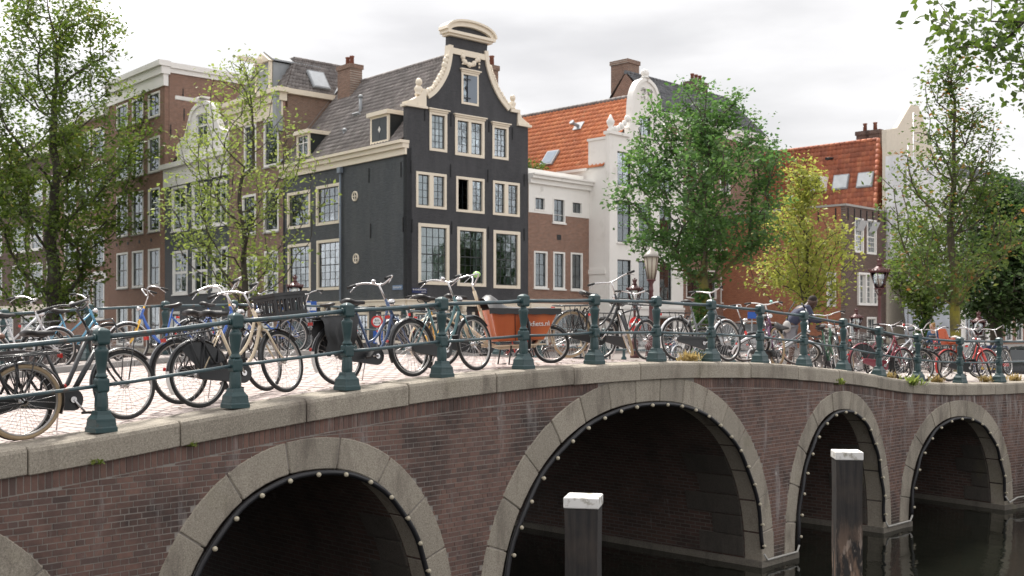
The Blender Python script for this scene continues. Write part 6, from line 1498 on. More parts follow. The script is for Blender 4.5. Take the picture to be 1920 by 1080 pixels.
# ---- cargo bicycle
def cargo():
    Mx = on_bridge(820, 1.15, 'r', -27, 1, -1)
    b = thing('cargo_bicycle', 'long cream cargo bicycle with an orange wooden box lettered bakfiets.nl', 'cargo bicycle', (0, 0, 0), 0, 'bicycles parked on the bridge'); b.matrix_world = Mx
    P = PAINT['cream']; WB = 1.62; xf = HR+WB; Rf = 0.255
    fr = MB().tube([(-0.03, 0, 0.29), (-0.20, 0, 0.80), (-0.235, 0, 0.90)], 0.02, 8).tube([(-0.16, 0, 0.62), (0.06, 0, 0.42), (0.20, 0, 0.30), (0.35, 0, 0.25), (0.85, 0, 0.25), (1.0, 0, 0.38), (xf-0.03, 0, 0.60)], 0.028, 8)
    fr.tube([(-0.03, 0, 0.29), (0.20, 0, 0.28)], 0.024, 8).tube([(0.23, 0, 0.32), (0.10, 0, 0.78)], 0.024, 8)
    for s in (1, -1): fr.tube([(-0.05, s*0.03, 0.29), (HR, s*0.06, RW)], 0.011, 6).tube([(-0.195, s*0.018, 0.76), (HR, s*0.06, RW)], 0.010, 6).tube([(0.22, s*0.2, 0.27), (0.95, s*0.2, 0.27)], 0.012, 6)
    fr.build('frame', P, b)
    wheel(b, HR)
    wheel(b, xf, T((xf, 0, 0)) @ RZ(rad(-12)) @ T((-xf, 0, 0)), R=Rf)
    fk = MB()
    for s in (1, -1): fk.tube([(xf-0.05, s*0.05, 0.60), (xf, s*0.055, Rf)], 0.012, 6)
    fk.tube([(xf-0.05, -0.05, 0.60), (xf-0.05, 0.05, 0.60)], 0.02, 6); fk.build('fork', P, b)
    link('mudguard', cached('mgr', guard_mesh(RW+0.012, 5, 205)), b, T((HR, 0, RW)), PAINT['cream']); MBg = guard_mesh(Rf+0.015, 25, 190)(); link('mudguard', MBg, b, T((xf, 0, Rf)))
    hb_ = MB().tube([(0.105, 0, 0.75), (0.03, 0, 1.02)], 0.024, 8).tube([(0.03, 0, 1.02), (0.015, 0, 1.08)], 0.014, 6).build('steering_column', P, b)
    h = link('handlebar', cached(('bar', 'high'), bar_mesh('high')), b, T((-0.165, 0, -0.03)), M_CHROME)
    for s in (1, -1): link('grip', cached(('grip', 'high', s), grip_mesh('high', s)), h, None, M_GRIP)
    link('bell', MB().ball((0, 0, 0), 0.055, 12, 8, (1, 1, 0.8)).mesh('bell', mat('lime_green_bell', (0.35, 0.62, 0.18), 0.35)), h, T(ax(0.86)+Vector((0.06, -0.04, 0.13))))
    link('saddle', cached('saddle', m_saddle), b); link('chain_case', cached('case', m_case), b)
    c = link('crank', cached('crank', m_crank), b)
    for y, sg in ((-0.165, 1), (0.145, -1)): link('pedal', cached('pedal', m_pedal), c, T((-0.03+sg*0.106, y, 0.29-sg*0.126)))
    link('rear_rack', cached('rack', m_rack), b); link('rear_lamp', cached('lr', m_lamp_r), b)
    OR = mat('orange_varnished_wood', (0.60, 0.145, 0.045), 0.4, var=0.15, scale=2, coat=0.3, streak=True, col2=(0.42, 0.085, 0.03), c2=(0.45, 0.75))
    B0 = [(0.26, -0.24, 0.33), (0.92, -0.22, 0.33), (0.92, 0.22, 0.33), (0.26, 0.24, 0.33)]; B1 = [(0.16, -0.31, 0.76), (1.13, -0.27, 0.72), (1.13, 0.27, 0.72), (0.16, 0.31, 0.76)]
    bx = MB(); bx.hexa(B0+B1); me = bx.mesh('cargo_box', OR); bevel_mesh(me, 0.012, 1); box = link('cargo_box', me, b)
    seam = MB().hexa([(0.50, -0.247, 0.33), (0.51, -0.247, 0.33), (0.51, -0.235, 0.33), (0.50, -0.235, 0.33), (0.49, -0.306, 0.75), (0.50, -0.306, 0.75), (0.50, -0.29, 0.75), (0.49, -0.29, 0.75)]).build('seam', mat('dark_seam', (0.12, 0.03, 0.015), 0.6), box)
    cv = MB(); nx, ny = 16, 6; vs = []
    for j in range(ny+1):
        for i in range(nx+1):
            x = 0.13+1.03*i/nx; w = (0.325-0.04*i/nx); q = 2*j/ny-1; hump = (0.17*math.exp(-((x-0.22)/0.16)**2)+0.03*math.sin(i*1.1)*0.3)
            vs.append((x, w*q, 0.775-0.035*i/nx+(hump+0.02)*(1-q*q)+0.004*math.sin(i*2+j)))
    cv.add(vs, [(j*(nx+1)+i, j*(nx+1)+i+1, (j+1)*(nx+1)+i+1, (j+1)*(nx+1)+i) for j in range(ny) for i in range(nx)], smooth=True)
    for s in (1, -1): cv.add([(0.13+1.03*i/nx, s*(0.329-0.04*i/nx), 0.776-0.035*i/nx) for i in range(nx+1)]+[(0.13+1.03*i/nx, s*(0.332-0.042*i/nx), 0.70-0.04*i/nx+0.006*math.sin(i*1.7)) for i in range(nx+1)], [(i, i+1, nx+2+i, nx+1+i) for i in range(nx)], smooth=True)
    cv.build('cover', mat('dark_grey_tarpaulin', (0.035, 0.035, 0.036), 0.5), box)
    n_ = Vector((0, -0.43, -0.06)).normalized()
    text_mesh('bakfiets.nl', 0.095, mat('white_print', (0.75, 0.74, 0.72), 0.5), box, T((0.80, -0.272, 0.545)) @ RZ(rad(2.0)) @ RX(rad(81.5)), name='lettering')
    mbs = MB()
    for s in (1, -1): mbs.tube([(0.45, s*0.22, 0.27), (0.40, s*0.24, 0.02), (0.52, s*0.24, 0.02)], 0.012, 6)
    mbs.build('kickstand', M_BLK, b)
    MB().tube([(0.62+0.10*math.cos(a)*0.5, -0.335-0.01*math.sin(a*3), 0.36+0.30*math.sin(a)) for a in np.linspace(-0.5, 3.4, 14)], 0.022, 7).build('chain_lock', M_LOCK, b)
def text_mesh(body, size, m, parent, M, name='lettering', depth=0.003, align='CENTER', sx=1.0):
    cu = bpy.data.curves.new(name, 'FONT'); cu.body = body; cu.size = size; cu.align_x = align; cu.align_y = 'CENTER'; cu.extrude = depth
    o = bpy.data.objects.new(name, cu); COL.objects.link(o); bpy.context.view_layer.update()
    me = bpy.data.meshes.new_from_object(o.evaluated_get(bpy.context.evaluated_depsgraph_get())); me.name = name
    bpy.data.objects.remove(o); bpy.data.curves.remove(cu); me.materials.clear(); me.materials.append(m)
    return link(name, me, parent, M @ Matrix.Diagonal((sx, 1, 1, 1)))
cargo()
# ---- more bicycles on the street beyond the bridge
def on_street(px, Y, yaw, lean=0): p = at(px, Y); p.z = zs(p.x, p.y); return T(p) @ RZ(rad(yaw)) @ RX(rad(lean))
cl = ['black', 'grey', 'red', 'silver', 'blue', 'white', 'green', 'black', 'maroon', 'cream']
nms = [(925, 'leftmost'), (952, 'second'), (985, 'third'), (1010, 'fourth')]
far = [('small black bicycle on the street seen under the cargo bicycle kickstand', 925, 30, 60, 'black'), ('small red bicycle on the street seen under the orange cargo box', 972, 29, 35, 'red'), ('small dark bicycle on the street below the white bakfiets lettering', 1008, 28, 50, 'black'),
       ('small cream bicycle on the street behind the cargo front wheel', 1098, 31, 40, 'cream'), ('small blue bicycle on the street right of the thick lamp post base', 1258, 33, 70, 'blue'), ('small white bicycle on the street behind the grey bicycle chain case', 1292, 32, 48, 'white'),
       ('small grey bicycle on the street between the grey and silver bicycles', 1336, 34, 66, 'grey'), ('small orange bicycle on the street left of the stooping man', 1445, 31, 30, 'orange'), ('small black bicycle on the street behind the dark green bicycle', 1548, 30, 55, 'black'),
       ('small green bicycle on the street behind the maroon rear wheel', 1640, 31, 20, 'green'), ('small red bicycle on the street between silver and black bicycles', 1755, 30, 60, 'red')]
for i, (lab, px, Y, yaw, c) in enumerate(far):
    bicycle(lab, on_street(px, Y, yaw, rng.uniform(-6, 6)), kind=['step', 'mixte', 'men', 'swan'][i % 4], col=c, bar=['flat', 'swept', 'high'][i % 3], guard=['black', 'silver'][i % 2], steer=rng.uniform(-30, 30), group='bicycles parked on the street')
# ------------------------------------------------------------------ trees
BARK = mat('dark_bark', (0.060, 0.050, 0.040), 0.9, var=0.3, scale=6, bump=0.6, bscale=25, col2=(0.10, 0.095, 0.07), c2=(0.5, 0.75), c2scale=4)
def g_moss():
    g = G('mossy_bark'); o = g.obj(); n = g.noise(o, 6, 5); c = g.mix(n, (0.05, 0.042, 0.034), (0.095, 0.082, 0.06)); sp = g.N('SeparateXYZ'); g.L(o, sp.inputs[0])
    k = g.math('MULTIPLY', g.ramp(sp.outputs[2], 4.6, 2.2), g.ramp(g.noise(o, 1.7, 5, 0.6), 0.42, 0.58)); c = g.mix(k, c, (0.21, 0.19, 0.03))
    g.L(c, g.b.inputs['Base Color']); g.b.inputs['Roughness'].default_value = 0.9; g.bump(g.noise(o, 25, 4), 0.6, 0.02); MATS['mossy_bark'] = g.m; return g.m
BARK_M = g_moss()
LEAF_G = leafmat('elm_leaves', [(0, (0.050, 0.085, 0.020)), (0.45, (0.105, 0.160, 0.035)), (0.8, (0.145, 0.20, 0.045)), (1, (0.22, 0.20, 0.06))], 0.5)
LEAF_C = leafmat('round_tree_leaves', [(0, (0.045, 0.095, 0.030)), (0.5, (0.085, 0.170, 0.052)), (1, (0.135, 0.22, 0.068))], 0.5)
LEAF_Y = leafmat('yellow_green_leaves', [(0, (0.20, 0.24, 0.06)), (0.5, (0.30, 0.335, 0.085)), (1, (0.42, 0.40, 0.13))], 0.5)
LEAF_L = leafmat('light_green_leaves', [(0, (0.14, 0.195, 0.05)), (0.5, (0.22, 0.28, 0.08)), (1, (0.31, 0.34, 0.12))], 0.5)
LEAF_B = leafmat('browning_leaves', [(0, (0.050, 0.095, 0.025)), (0.5, (0.105, 0.165, 0.042)), (0.78, (0.14, 0.17, 0.05)), (0.9, (0.26, 0.14, 0.055)), (1, (0.32, 0.16, 0.06))], 0.45)
LEAF_D = leafmat('dark_green_leaves', [(0, (0.028, 0.055, 0.020)), (0.5, (0.052, 0.095, 0.032)), (1, (0.09, 0.14, 0.045))], 0.42)
def leaf_quads(P, N_, size, nr, tints, name, m, parent, droop=0.0):
    """many single leaves as folded diamonds, numpy built"""
    n = len(P); r = nr
    A = r.normal(size=(n, 3)); A[:, 2] = A[:, 2]*0.55-droop; A /= np.linalg.norm(A, axis=1)[:, None]
    U = r.normal(size=(n, 3))*0.7; U[:, 2] += 0.8; U = U if N_ is None else N_+0.42*r.normal(size=(n, 3)); B = np.cross(A, U); B /= np.linalg.norm(B, axis=1)[:, None]+1e-9; Nn = np.cross(B, A)
    s = (size*r.uniform(0.5, 1.55, size=n))[:, None]
    fold = Nn*s*0.10
    V = np.stack([P, P+A*s*0.45+B*s*0.30+fold, P+A*s, P+A*s*0.45-B*s*0.30+fold], axis=1).reshape(-1, 3)
    base = (np.arange(n)*4)[:, None]; F = np.concatenate([base+np.array([0, 1, 2]), base+np.array([0, 2, 3])], axis=1).reshape(-1, 3)
    me = bpy.data.meshes.new(name); me.vertices.add(len(V)); me.vertices.foreach_set('co', V.astype(np.float32).ravel())
    me.loops.add(F.size); me.loops.foreach_set('vertex_index', F.astype(np.int32).ravel())
    me.polygons.add(len(F)); me.polygons.foreach_set('loop_start', np.arange(0, F.size, 3, dtype=np.int32)); me.polygons.foreach_set('loop_total', np.full(len(F), 3, dtype=np.int32))
    a = me.attributes.new('tint', 'FLOAT', 'FACE'); a.data.foreach_set('value', np.repeat(tints, 2).astype(np.float32))
    me.materials.append(m); me.update(calc_edges=True); me.validate()
    return link(name, me, parent)
def grow(trunk, attr, seed, climb=0.6, step=0.4):
    """skeleton: trunk nodes, then a branch to each crown point from the cheapest node below it"""
    r = np.random.default_rng(seed); pos = [np.array(p, float) for p in trunk]; par = [-1]+list(range(len(trunk)-1)); path = [0.0]
    for i in range(1, len(pos)): path.append(path[-1]+np.linalg.norm(pos[i]-pos[i-1])*0.55)
    tips = []
    for p in attr:
        A = np.array(pos); d = p-A; h = np.hypot(d[:, 0], d[:, 1]); L = np.linalg.norm(d, axis=1)
        cost = L+0.28*np.array(path)+np.maximum(0, climb*h-d[:, 2])*1.6
        q = int(np.argmin(cost)); L_ = L[q]; n = max(1, int(L_/step)); a = A[q]; b = p; last = q
        side_ = r.normal(size=3)*0.07*L_
        for k in range(1, n+1):
            t = k/n; x = a+(b-a)*t+side_*math.sin(math.pi*t)+np.array([0, 0, -0.10*h[q]*math.sin(math.pi*t)])
            pos.append(x); par.append(last); path.append(path[last]+L_/n); last = len(pos)-1
        tips.append(last)
    return np.array(pos), par, tips
def tree(label, px, Y, rings, r0, fork, leafm, barkm, seed, natt, nleaf, lsize, sig=0.32, lean=(0, 0), top=None, gap=0.0, cat='tree', name='broadleaf_tree', base_z=ZS, group=None, loc=None, tintk=1.0, climb=0.6, trunk_top=0.72, fill=0.35):
    """rings: (height above the street, crown radius); the crown is filled unevenly, clumps and gaps from noise"""
    base = loc or at(px, Y); base.z = zs(base.x, base.y); dz_ = ZS-base.z; rings = [(q[0]+dz_, q[1]) for q in rings]; root = thing(name, label, cat, base, 0, group)
    r = np.random.default_rng(seed); rs = random.Random(seed)
    H = rings[-1][0]; hz = [q[0] for q in rings]; rr = [q[1] for q in rings]
    tt = H*trunk_top; n = int(tt/0.45); trunk = []
    for i in range(n+1):
        z = tt*i/n; w = 0.10*math.sin(z*0.9+seed)+0.06*math.sin(z*2.1+seed*2)
        trunk.append((lean[0]*(z/H)**1.2+w*min(1, z/2), lean[1]*(z/H)+w*0.6*min(1, z/2), z))
    from mathutils import noise as mn
    att = []; tries = 0
    while len(att) < natt and tries < natt*60:
        tries += 1; z = hz[0]+(H-hz[0])*r.random()
        R = np.interp(z, hz, rr); a = r.random()*2*math.pi
        if r.random() > (R/max(rr))**1.2+0.05: continue
        R *= 1+0.28*mn.noise(Vector((math.cos(a)*1.3, math.sin(a)*1.3, z*0.45+seed*3.1)))
        q = R*(fill+(1-fill)*r.random())**0.8*(1 if r.random() > 0.2 else r.random())
        x = lean[0]*(z/H)**1.2+q*math.cos(a); y = lean[1]*(z/H)+q*math.sin(a)
        if mn.noise(Vector((x*0.75+seed, y*0.75, z*0.75))) < gap: continue
        att.append(np.array([x, y, z]))
    att.sort(key=lambda p: np.hypot(p[0], p[1])+0.35*abs(p[2]-fork)*0.3)
    pos, par, tips = grow(trunk, att, seed, climb)
    N = len(pos); cnt = np.zeros(N)
    for t in tips: cnt[t] += 1
    for i in range(N-1, 0, -1): cnt[par[i]] += cnt[i] if cnt[i] > 0 else 0.3
    rad_ = 0.007+0.95*r0*(cnt/cnt[0])**0.60
    mb = MB()
    for i in range(1, N):
        p = par[i]; ra, rb = rad_[p], rad_[i]
        if p >= len(trunk) or i >= len(trunk): ra = min(ra, rb*1.35)
        k = 9 if rb > 0.07 else (6 if rb > 0.03 else 4)
        if i < len(trunk):
            z0 = pos[p][2]; fl = lambda z: 1+0.55*math.exp(-z/0.35)
            ra *= fl(z0); rb *= fl(pos[i][2])
        d = pos[i]-pos[p]; e = pos[i]+d*0.04
        mb.tube([pos[p], e], [ra, rb], k, caps=False)
    mb.build('trunk', barkm, root)
    # leaves round the tips and along the last stretch of each branch
    per = max(1, nleaf//max(1, len(tips))); P = []; Tn = []; NC = []
    for t in tips:
        c = pos[t]; ct = r.normal(0.0, 0.13); chain = [c]
        q = t
        for _ in range(3):
            if par[q] < len(trunk): break
            q = par[q]; chain.append(pos[q])
        m = int(per*r.uniform(0.5, 1.5)); idx = r.integers(0, len(chain), m); idx = np.where(r.random(m) < 0.45, 0, idx)
        off = r.normal(size=(m, 3))*sig*np.array([1, 1, 0.75]); P.append(np.array(chain)[idx]+off); Tn.append(np.clip(0.5+ct+r.normal(0, 0.17, m)*tintk, 0.01, 1)); w = c-np.array([lean[0], lean[1], H*0.5]); w = w/(np.linalg.norm(w)+1e-6)*0.45+np.array([0, 0, 0.75])+r.normal(size=3)*0.35; NC.append(np.tile(w, (m, 1)))
    P = np.concatenate(P); Tn = np.concatenate(Tn)
    leaf_quads(P, np.concatenate(NC), lsize, r, Tn, 'crown', leafm, root)
    return root, pos, par
def up(px, Y, py): return EYE-(py-HZ)*Y/FPX-ZS        # height above the street of what shows at row py at depth Y
def wpx(n, Y): return n*Y/FPX
Yt = 70.0
tree('big old elm with a thick dark trunk filling the left edge', 100, Yt, [(2.2, 3.0), (up(0, Yt, 480), wpx(125, Yt)), (up(0, Yt, 330), wpx(195, Yt)), (up(0, Yt, 200), wpx(185, Yt)), (up(0, Yt, 90), wpx(140, Yt)), (up(0, Yt, -10), wpx(105, Yt)), (up(0, Yt, -80), wpx(40, Yt))],
     0.50, 5.5, LEAF_G, BARK, 11, 400, 29000, 0.25, 0.42, gap=0.06, lean=(0.4, 0), climb=0.75, name='elm_tree', trunk_top=0.62, loc=at(97, Yt))
Yt = 52.5
tree('slender young tree with sparse pale leaves before the brown house', 455, Yt, [(2.6, 0.8), (up(0, Yt, 500), wpx(110, Yt)), (up(0, Yt, 380), wpx(165, Yt)), (up(0, Yt, 270), wpx(135, Yt)), (up(0, Yt, 180), wpx(80, Yt)), (up(0, Yt, 95), wpx(25, Yt))],
     0.19, 4.0, LEAF_L, BARK, 23, 220, 6300, 0.18, 0.36, gap=-0.05, climb=0.9, name='young_elm_tree', trunk_top=0.5)
Yt = 42.0
c1 = tree('round leafy green tree with ivy clad trunk before the white house', 1318, Yt, [(3.4, 1.2), (up(0, Yt, 455), wpx(135, Yt)), (up(0, Yt, 380), wpx(172, Yt)), (up(0, Yt, 300), wpx(155, Yt)), (up(0, Yt, 225), wpx(120, Yt)), (up(0, Yt, 150), wpx(42, Yt))],
     0.20, 3.2, LEAF_C, BARK_M, 31, 330, 16500, 0.165, 0.25, gap=0.02, climb=0.8, name='elm_tree', trunk_top=0.55)
def ivy(label, px, Y, z0, z1, r, n, seed):
    mb = MB(); b = at(px, Y)
    o = thing('ivy', label, 'ivy', b); rs = np.random.default_rng(seed)
    a = rs.random(n)*2*math.pi; z = z0+(z1-z0)*rs.random(n)**1.1; R = r*(1-0.4*(z-z0)/(z1-z0))*rs.uniform(0.6, 1.25, n)
    leaf_quads(np.stack([R*np.cos(a), R*np.sin(a), z], 1), None, 0.16, rs, np.clip(rs.normal(0.5, 0.22, n), 0.01, 1), 'foliage', LEAF_C, o, 0.5)
ivy('dense ivy climbing the lower trunk of the round green tree', 1318, Yt, 0.0, 2.7, 0.36, 1300, 5)
Yt = 45.0
tree('small yellow-green tree before the orange brick house', 1511, Yt, [(2.0, 0.6), (up(0, Yt, 545), wpx(90, Yt)), (up(0, Yt, 470), wpx(102, Yt)), (up(0, Yt, 410), wpx(80, Yt)), (up(0, Yt, 350), wpx(42, Yt)), (up(0, Yt, 285), wpx(14, Yt))],
     0.12, 2.6, LEAF_Y, BARK, 43, 240, 8600, 0.15, 0.27, gap=-0.12, climb=0.85, name='young_elm_tree', trunk_top=0.7)
Yt = 37.0
tree('tall loose tree with browning leaves and yellow mossy trunk', 1790, Yt, [(2.4, 0.7), (up(0, Yt, 500), wpx(115, Yt)), (up(0, Yt, 420), wpx(130, Yt)), (up(0, Yt, 330), wpx(112, Yt)), (up(0, Yt, 230), wpx(80, Yt)), (up(0, Yt, 150), wpx(52, Yt)), (up(0, Yt, 80), wpx(14, Yt))],
     0.17, 3.0, LEAF_B, BARK_M, 57, 280, 8800, 0.14, 0.26, gap=0.0, lean=(-0.1, 0), climb=0.95, name='elm_tree', trunk_top=0.78)
Yt = 44.0
tree('small green tree with leafy trunk before the grey sheeting', 1733, Yt, [(1.9, 0.5), (up(0, Yt, 560), wpx(55, Yt)), (up(0, Yt, 510), wpx(78, Yt)), (up(0, Yt, 455), wpx(66, Yt)), (up(0, Yt, 410), wpx(30, Yt))],
     0.14, 2.2, LEAF_G, BARK, 61, 170, 6000, 0.15, 0.24, gap=-0.15, climb=0.9, name='young_elm_tree', trunk_top=0.7)
ivy('leafy shoots round the trunk of the small green tree', 1733, Yt, 0.0, 2.6, 0.34, 900, 8)
Yt = 52.0
tree('dense dark green tree at the far right behind the parked cars', 1868, Yt, [(1.8, 1.5), (up(0, Yt, 560), wpx(78, Yt)), (up(0, Yt, 480), wpx(100, Yt)), (up(0, Yt, 410), wpx(85, Yt)), (up(0, Yt, 350), wpx(40, Yt)), (up(0, Yt, 325), wpx(12, Yt))],
     0.28, 2.2, LEAF_D, BARK, 71, 330, 16000, 0.20, 0.36, gap=-0.25, climb=0.6, name='elm_tree')
tree('second dark green tree half cut by the right frame edge', 1945, 50.0, [(1.8, 1.5), (up(0, 50, 560), wpx(85, 50)), (up(0, 50, 460), wpx(110, 50)), (up(0, 50, 380), wpx(70, 50)), (up(0, 50, 335), wpx(20, 50))],
     0.28, 2.2, LEAF_D, BARK, 73, 300, 13000, 0.20, 0.36, gap=-0.25, climb=0.6, name='elm_tree')
# the near tree whose branches hang into the top right corner; its trunk stands on the quay outside the frame
def near_tree():
    Yn = 9.5; base = Vector((4.6, -2.6, ZS)); root = thing('quay_tree', 'near tree whose leafy branches hang into the top right corner', 'tree', base)
    P = lambda px, py, Y: np.array(at(px, Y, py)-base)
    trunk = [np.array([0.12*math.sin(i*0.6), 0.08*math.cos(i*0.5), 0.35*i]) for i in range(17)]
    att = []; r = np.random.default_rng(5)
    for k in range(1, 12): att.append(np.array([0.08*k+0.05*math.sin(k*1.3), 1.05*k, 5.5+0.05*k-0.012*k*k+0.12*math.sin(k*0.9)]))
    for px, py in ((1745, 38), (1770, 18), (1790, 52), (1812, 24), (1838, 60), (1800, 88), (1835, 112), (1858, 40), (1872, 88), (1880, 128), (1895, 30), (1905, 70), (1900, 110), (1918, 150), (1925, 180), (1960, 100), (1980, 40), (1945, 10), (1915, -15), (1860, -10), (1990, 160), (2040, 80),
                   (2080, 0), (2120, 120), (2180, -40), (1850, 128), (1922, 122), (1760, 5), (1890, 5)):
        att.append(P(px, py, Yn+r.uniform(-0.7, 0.7)))
    for _ in range(150): a = r.normal(size=3)*np.array([1.6, 1.6, 1.2])+np.array([0.8, -0.6, 7.2]); att.append(a)
    att.sort(key=lambda p: np.hypot(p[0], p[1]))
    pos, par, tips = grow(trunk, att, 3, 0.0, 0.25); N = len(pos); cnt = np.zeros(N)
    for t in tips: cnt[t] += 1
    for i in range(N-1, 0, -1): cnt[par[i]] += max(cnt[i], 0.1)
    rd = 0.002+0.14*(cnt/cnt[0])**0.85; mb = MB()
    for i in range(1, N): mb.tube([pos[par[i]], pos[i]], [min(rd[par[i]], rd[i]*1.3), rd[i]], 8 if rd[i] > 0.03 else 5, caps=False)
    mb.build('trunk', BARK, root)
    Pn = []
    for t in tips:
        ch = [pos[t]]; q = t
        for _ in range(4):
            if par[q] < len(trunk): break
            q = par[q]; ch.append(pos[q])
        m = int(r.integers(60, 95)); Pn.append(np.array(ch)[r.integers(0, len(ch), m)]+r.normal(size=(m, 3))*np.array([0.12, 0.12, 0.075]))
    Pn = np.concatenate(Pn)
    leaf_quads(Pn, None, 0.070, r, np.clip(r.normal(0.22, 0.16, len(Pn)), 0.01, 1), 'crown', LEAF_G, root, 0.35)
near_tree()
# weeds in the joints of the coping
def weed(label, u, v, z, n, size, dry, seed, name='weed'):
    rs = np.random.default_rng(seed); b = BP(u, v, z); o = thing(name, label, 'weed', b, 0, 'weeds on the bridge edge')
    mb = MB()
    for i in range(n):
        a = rs.random()*2*math.pi; L = size*rs.uniform(0.5, 1.2); t = rs.uniform(0.3, 1.1); w = 0.012 if dry else 0.022
        d = Vector((math.cos(a)*math.sin(t), math.sin(a)*math.sin(t), math.cos(t))); s_ = Vector((-math.sin(a), math.cos(a), 0))*w
        st = Vector((rs.normal()*size*0.35, rs.normal()*size*0.2, 0)); m = st+d*L*0.6; e = st+d*L+Vector((0, 0, -L*0.25*t))
        mb.add([st-s_*0.4, st+s_*0.4, m+s_, m-s_, e], [(0, 1, 2, 3), (3, 2, 4)], float(min(1, max(0.01, rs.normal(0.5, 0.25)))))
    mb.build('blades', leafmat('dry_grass', [(0, (0.25, 0.19, 0.08)), (1, (0.45, 0.36, 0.17))]) if dry else LEAF_L, o)
weed('green leafy weed hanging from the coping left of the rightmost arch', u_of(1708, -0.17), -0.17, zt(16.3)-0.1, 70, 0.26, False, 1)
weed('small green weed under the coping above the narrow arch', u_of(1574, -0.17), -0.16, zt(13.6)-0.26, 40, 0.15, False, 2)
weed('small brown-green weed under the coping above the left brickwork', u_of(175, -0.15), -0.15, zt(0)-0.27, 30, 0.09, False, 3)
weed('tiny weed in the coping joint above the left arch', u_of(357, -0.15), -0.15, zt(0.8)-0.27, 26, 0.08, False, 4)
for i, (px, w) in enumerate(((1665, 'behind the maroon bicycle'), (1755, 'below the silver bicycle'), (1845, 'below the red bicycle with child seat'), (1900, 'at the right frame edge'), (1290, 'below the grey bicycle'))):
    for k in range(1): weed('dry straw coloured grass tuft on the coping '+w, u_of(px, 0.25), 0.22, zt(u_of(px, 0.25)), 110, 0.20, True, 20+i, 'dry_grass')
for i, px in enumerate((175, 250, 290)): weed('green weeds along the far kerb '+('left of the yellow fork', 'below the yellow fork', 'right of the yellow fork')[i], u_of(px, 8.2), 8.2, zt(0)+0.07, 60, 0.22, False, 40+i)
# ------------------------------------------------------------------ lamps, signs, mooring posts, cars, people
M_LAMP = mat('maroon_lamp_paint', (0.10, 0.035, 0.035), 0.4, var=0.2, scale=8); M_LGL = mat('frosted_lamp_glass', (0.42, 0.38, 0.30), 0.3, var=0.05)
def lamp_post(label, px, Y, top_py, kind='crown', gr='street lamps along the quays'):
    b = at(px, Y); b.z = zs(b.x, b.y); H = up(px, Y, top_py)+ZS-b.z; o = thing('street_lamp', label, 'street lamp', b, 0, gr); hl = H-1.05; k = 1.25 if kind == 'bell' else 1.0
    pr = [(0.19, 0), (0.19, 0.10), (0.15, 0.14), (0.135, 0.55), (0.15, 0.60), (0.16, 0.66), (0.11, 0.72), (0.085, 0.80), (0.10, 0.86), (0.075, 0.92), (0.062, 1.3), (0.072, 1.34), (0.058, 1.40), (0.048, hl-0.35), (0.062, hl-0.32), (0.05, hl-0.24), (0.045, hl-0.1), (0.075, hl-0.04), (0.05, hl)]
    MB().lathe([(r*k, z) for r, z in pr], 12).build('post', M_LAMP, o)
    f = MB(); g_ = MB()
    if kind == 'crown':
        n = 6; r0, r1, z0, z1 = 0.13, 0.30, hl+0.04, hl+0.55
        g_.lathe([(r0-0.012, z0), (r1-0.012, z1)], n); f.lathe([(r0+0.02, z0-0.04), (r0+0.02, z0)], n)
        for i in range(n):
            a = 2*math.pi*i/n; f.tube([(r0*math.cos(a), r0*math.sin(a), z0), (r1*math.cos(a), r1*math.sin(a), z1)], 0.012, 5)
            f.tube([(0.05*math.cos(a), 0.05*math.sin(a), hl-0.2), (r0*1.2*math.cos(a), r0*1.2*math.sin(a), z0)], 0.009, 4)
        f.lathe([(r1+0.02, z1), (r1+0.045, z1+0.02), (r1+0.045, z1+0.06), (r1-0.06, z1+0.10), (0.14, z1+0.17), (0.09, z1+0.22)], n)
        for i in range(18):
            a = 2*math.pi*i/18; f.ball(((r1+0.03)*math.cos(a), (r1+0.03)*math.sin(a), z1+0.085), 0.022, 6, 4, (1, 1, 1.5))
        f.lathe([(0.09, z1+0.22), (0.10, z1+0.26), (0.055, z1+0.28), (0.09, z1+0.36), (0.10, z1+0.40), (0.05, z1+0.43)], 8)
        for i in range(6): a = 2*math.pi*i/6; f.ball((0.085*math.cos(a), 0.085*math.sin(a), z1+0.43), 0.02, 5, 4)
        f.ball((0, 0, z1+0.47), 0.035, 6, 5)
    else:
        z0, z1 = hl+0.02, hl+0.72
        g_.lathe([(0.11, z0+0.02), (0.165, z0+0.3), (0.215, z1)], 8); f.lathe([(0.09, z0-0.05), (0.14, z0-0.02), (0.14, z0+0.02)], 10)
        for i in range(8): a = 2*math.pi*(i+0.0)/8; f.tube([(0.118*math.cos(a), 0.118*math.sin(a), z0), (0.172*math.cos(a), 0.172*math.sin(a), z0+0.3), (0.222*math.cos(a), 0.222*math.sin(a), z1)], 0.009, 4)
        MB().lathe([(0.24, z1), (0.25, z1+0.03), (0.19, z1+0.09), (0.14, z1+0.16), (0.09, z1+0.19), (0.05, z1+0.26), (0.02, z1+0.30)], 12).build('hood', mat('pale_lamp_hood', (0.30, 0.28, 0.25), 0.4), o)
    g_.build('lantern_glass', GLASS_CLEAR if kind == 'crown' else M_LGL, o); MB().lathe([(0.045, hl+0.06), (0.06, hl+0.3), (0.03, hl+0.42)], 8).build('bulb', M_LGL, o); f.build('lantern_frame', M_LAMP, o)
    return o
lamp_post('tall lamp post with pale bell lantern before the white house', 1221, 34.0, 462, 'bell')
L2 = lamp_post('crown topped lamp post carrying the round no entry sign', 1190, 45.0, 521)
lamp_post('tallest crown lamp post before the orange brick house', 1649, 36.0, 482)
lamp_post('low crown lamp post left of the maroon bicycle', 1606, 53.0, 577)
lamp_post('crown lamp post seen above the black plastic crate', 553, 44.0, 515)
lamp_post('crown lamp post by the mossy trunk at the right', 1835, 48.0, 583)
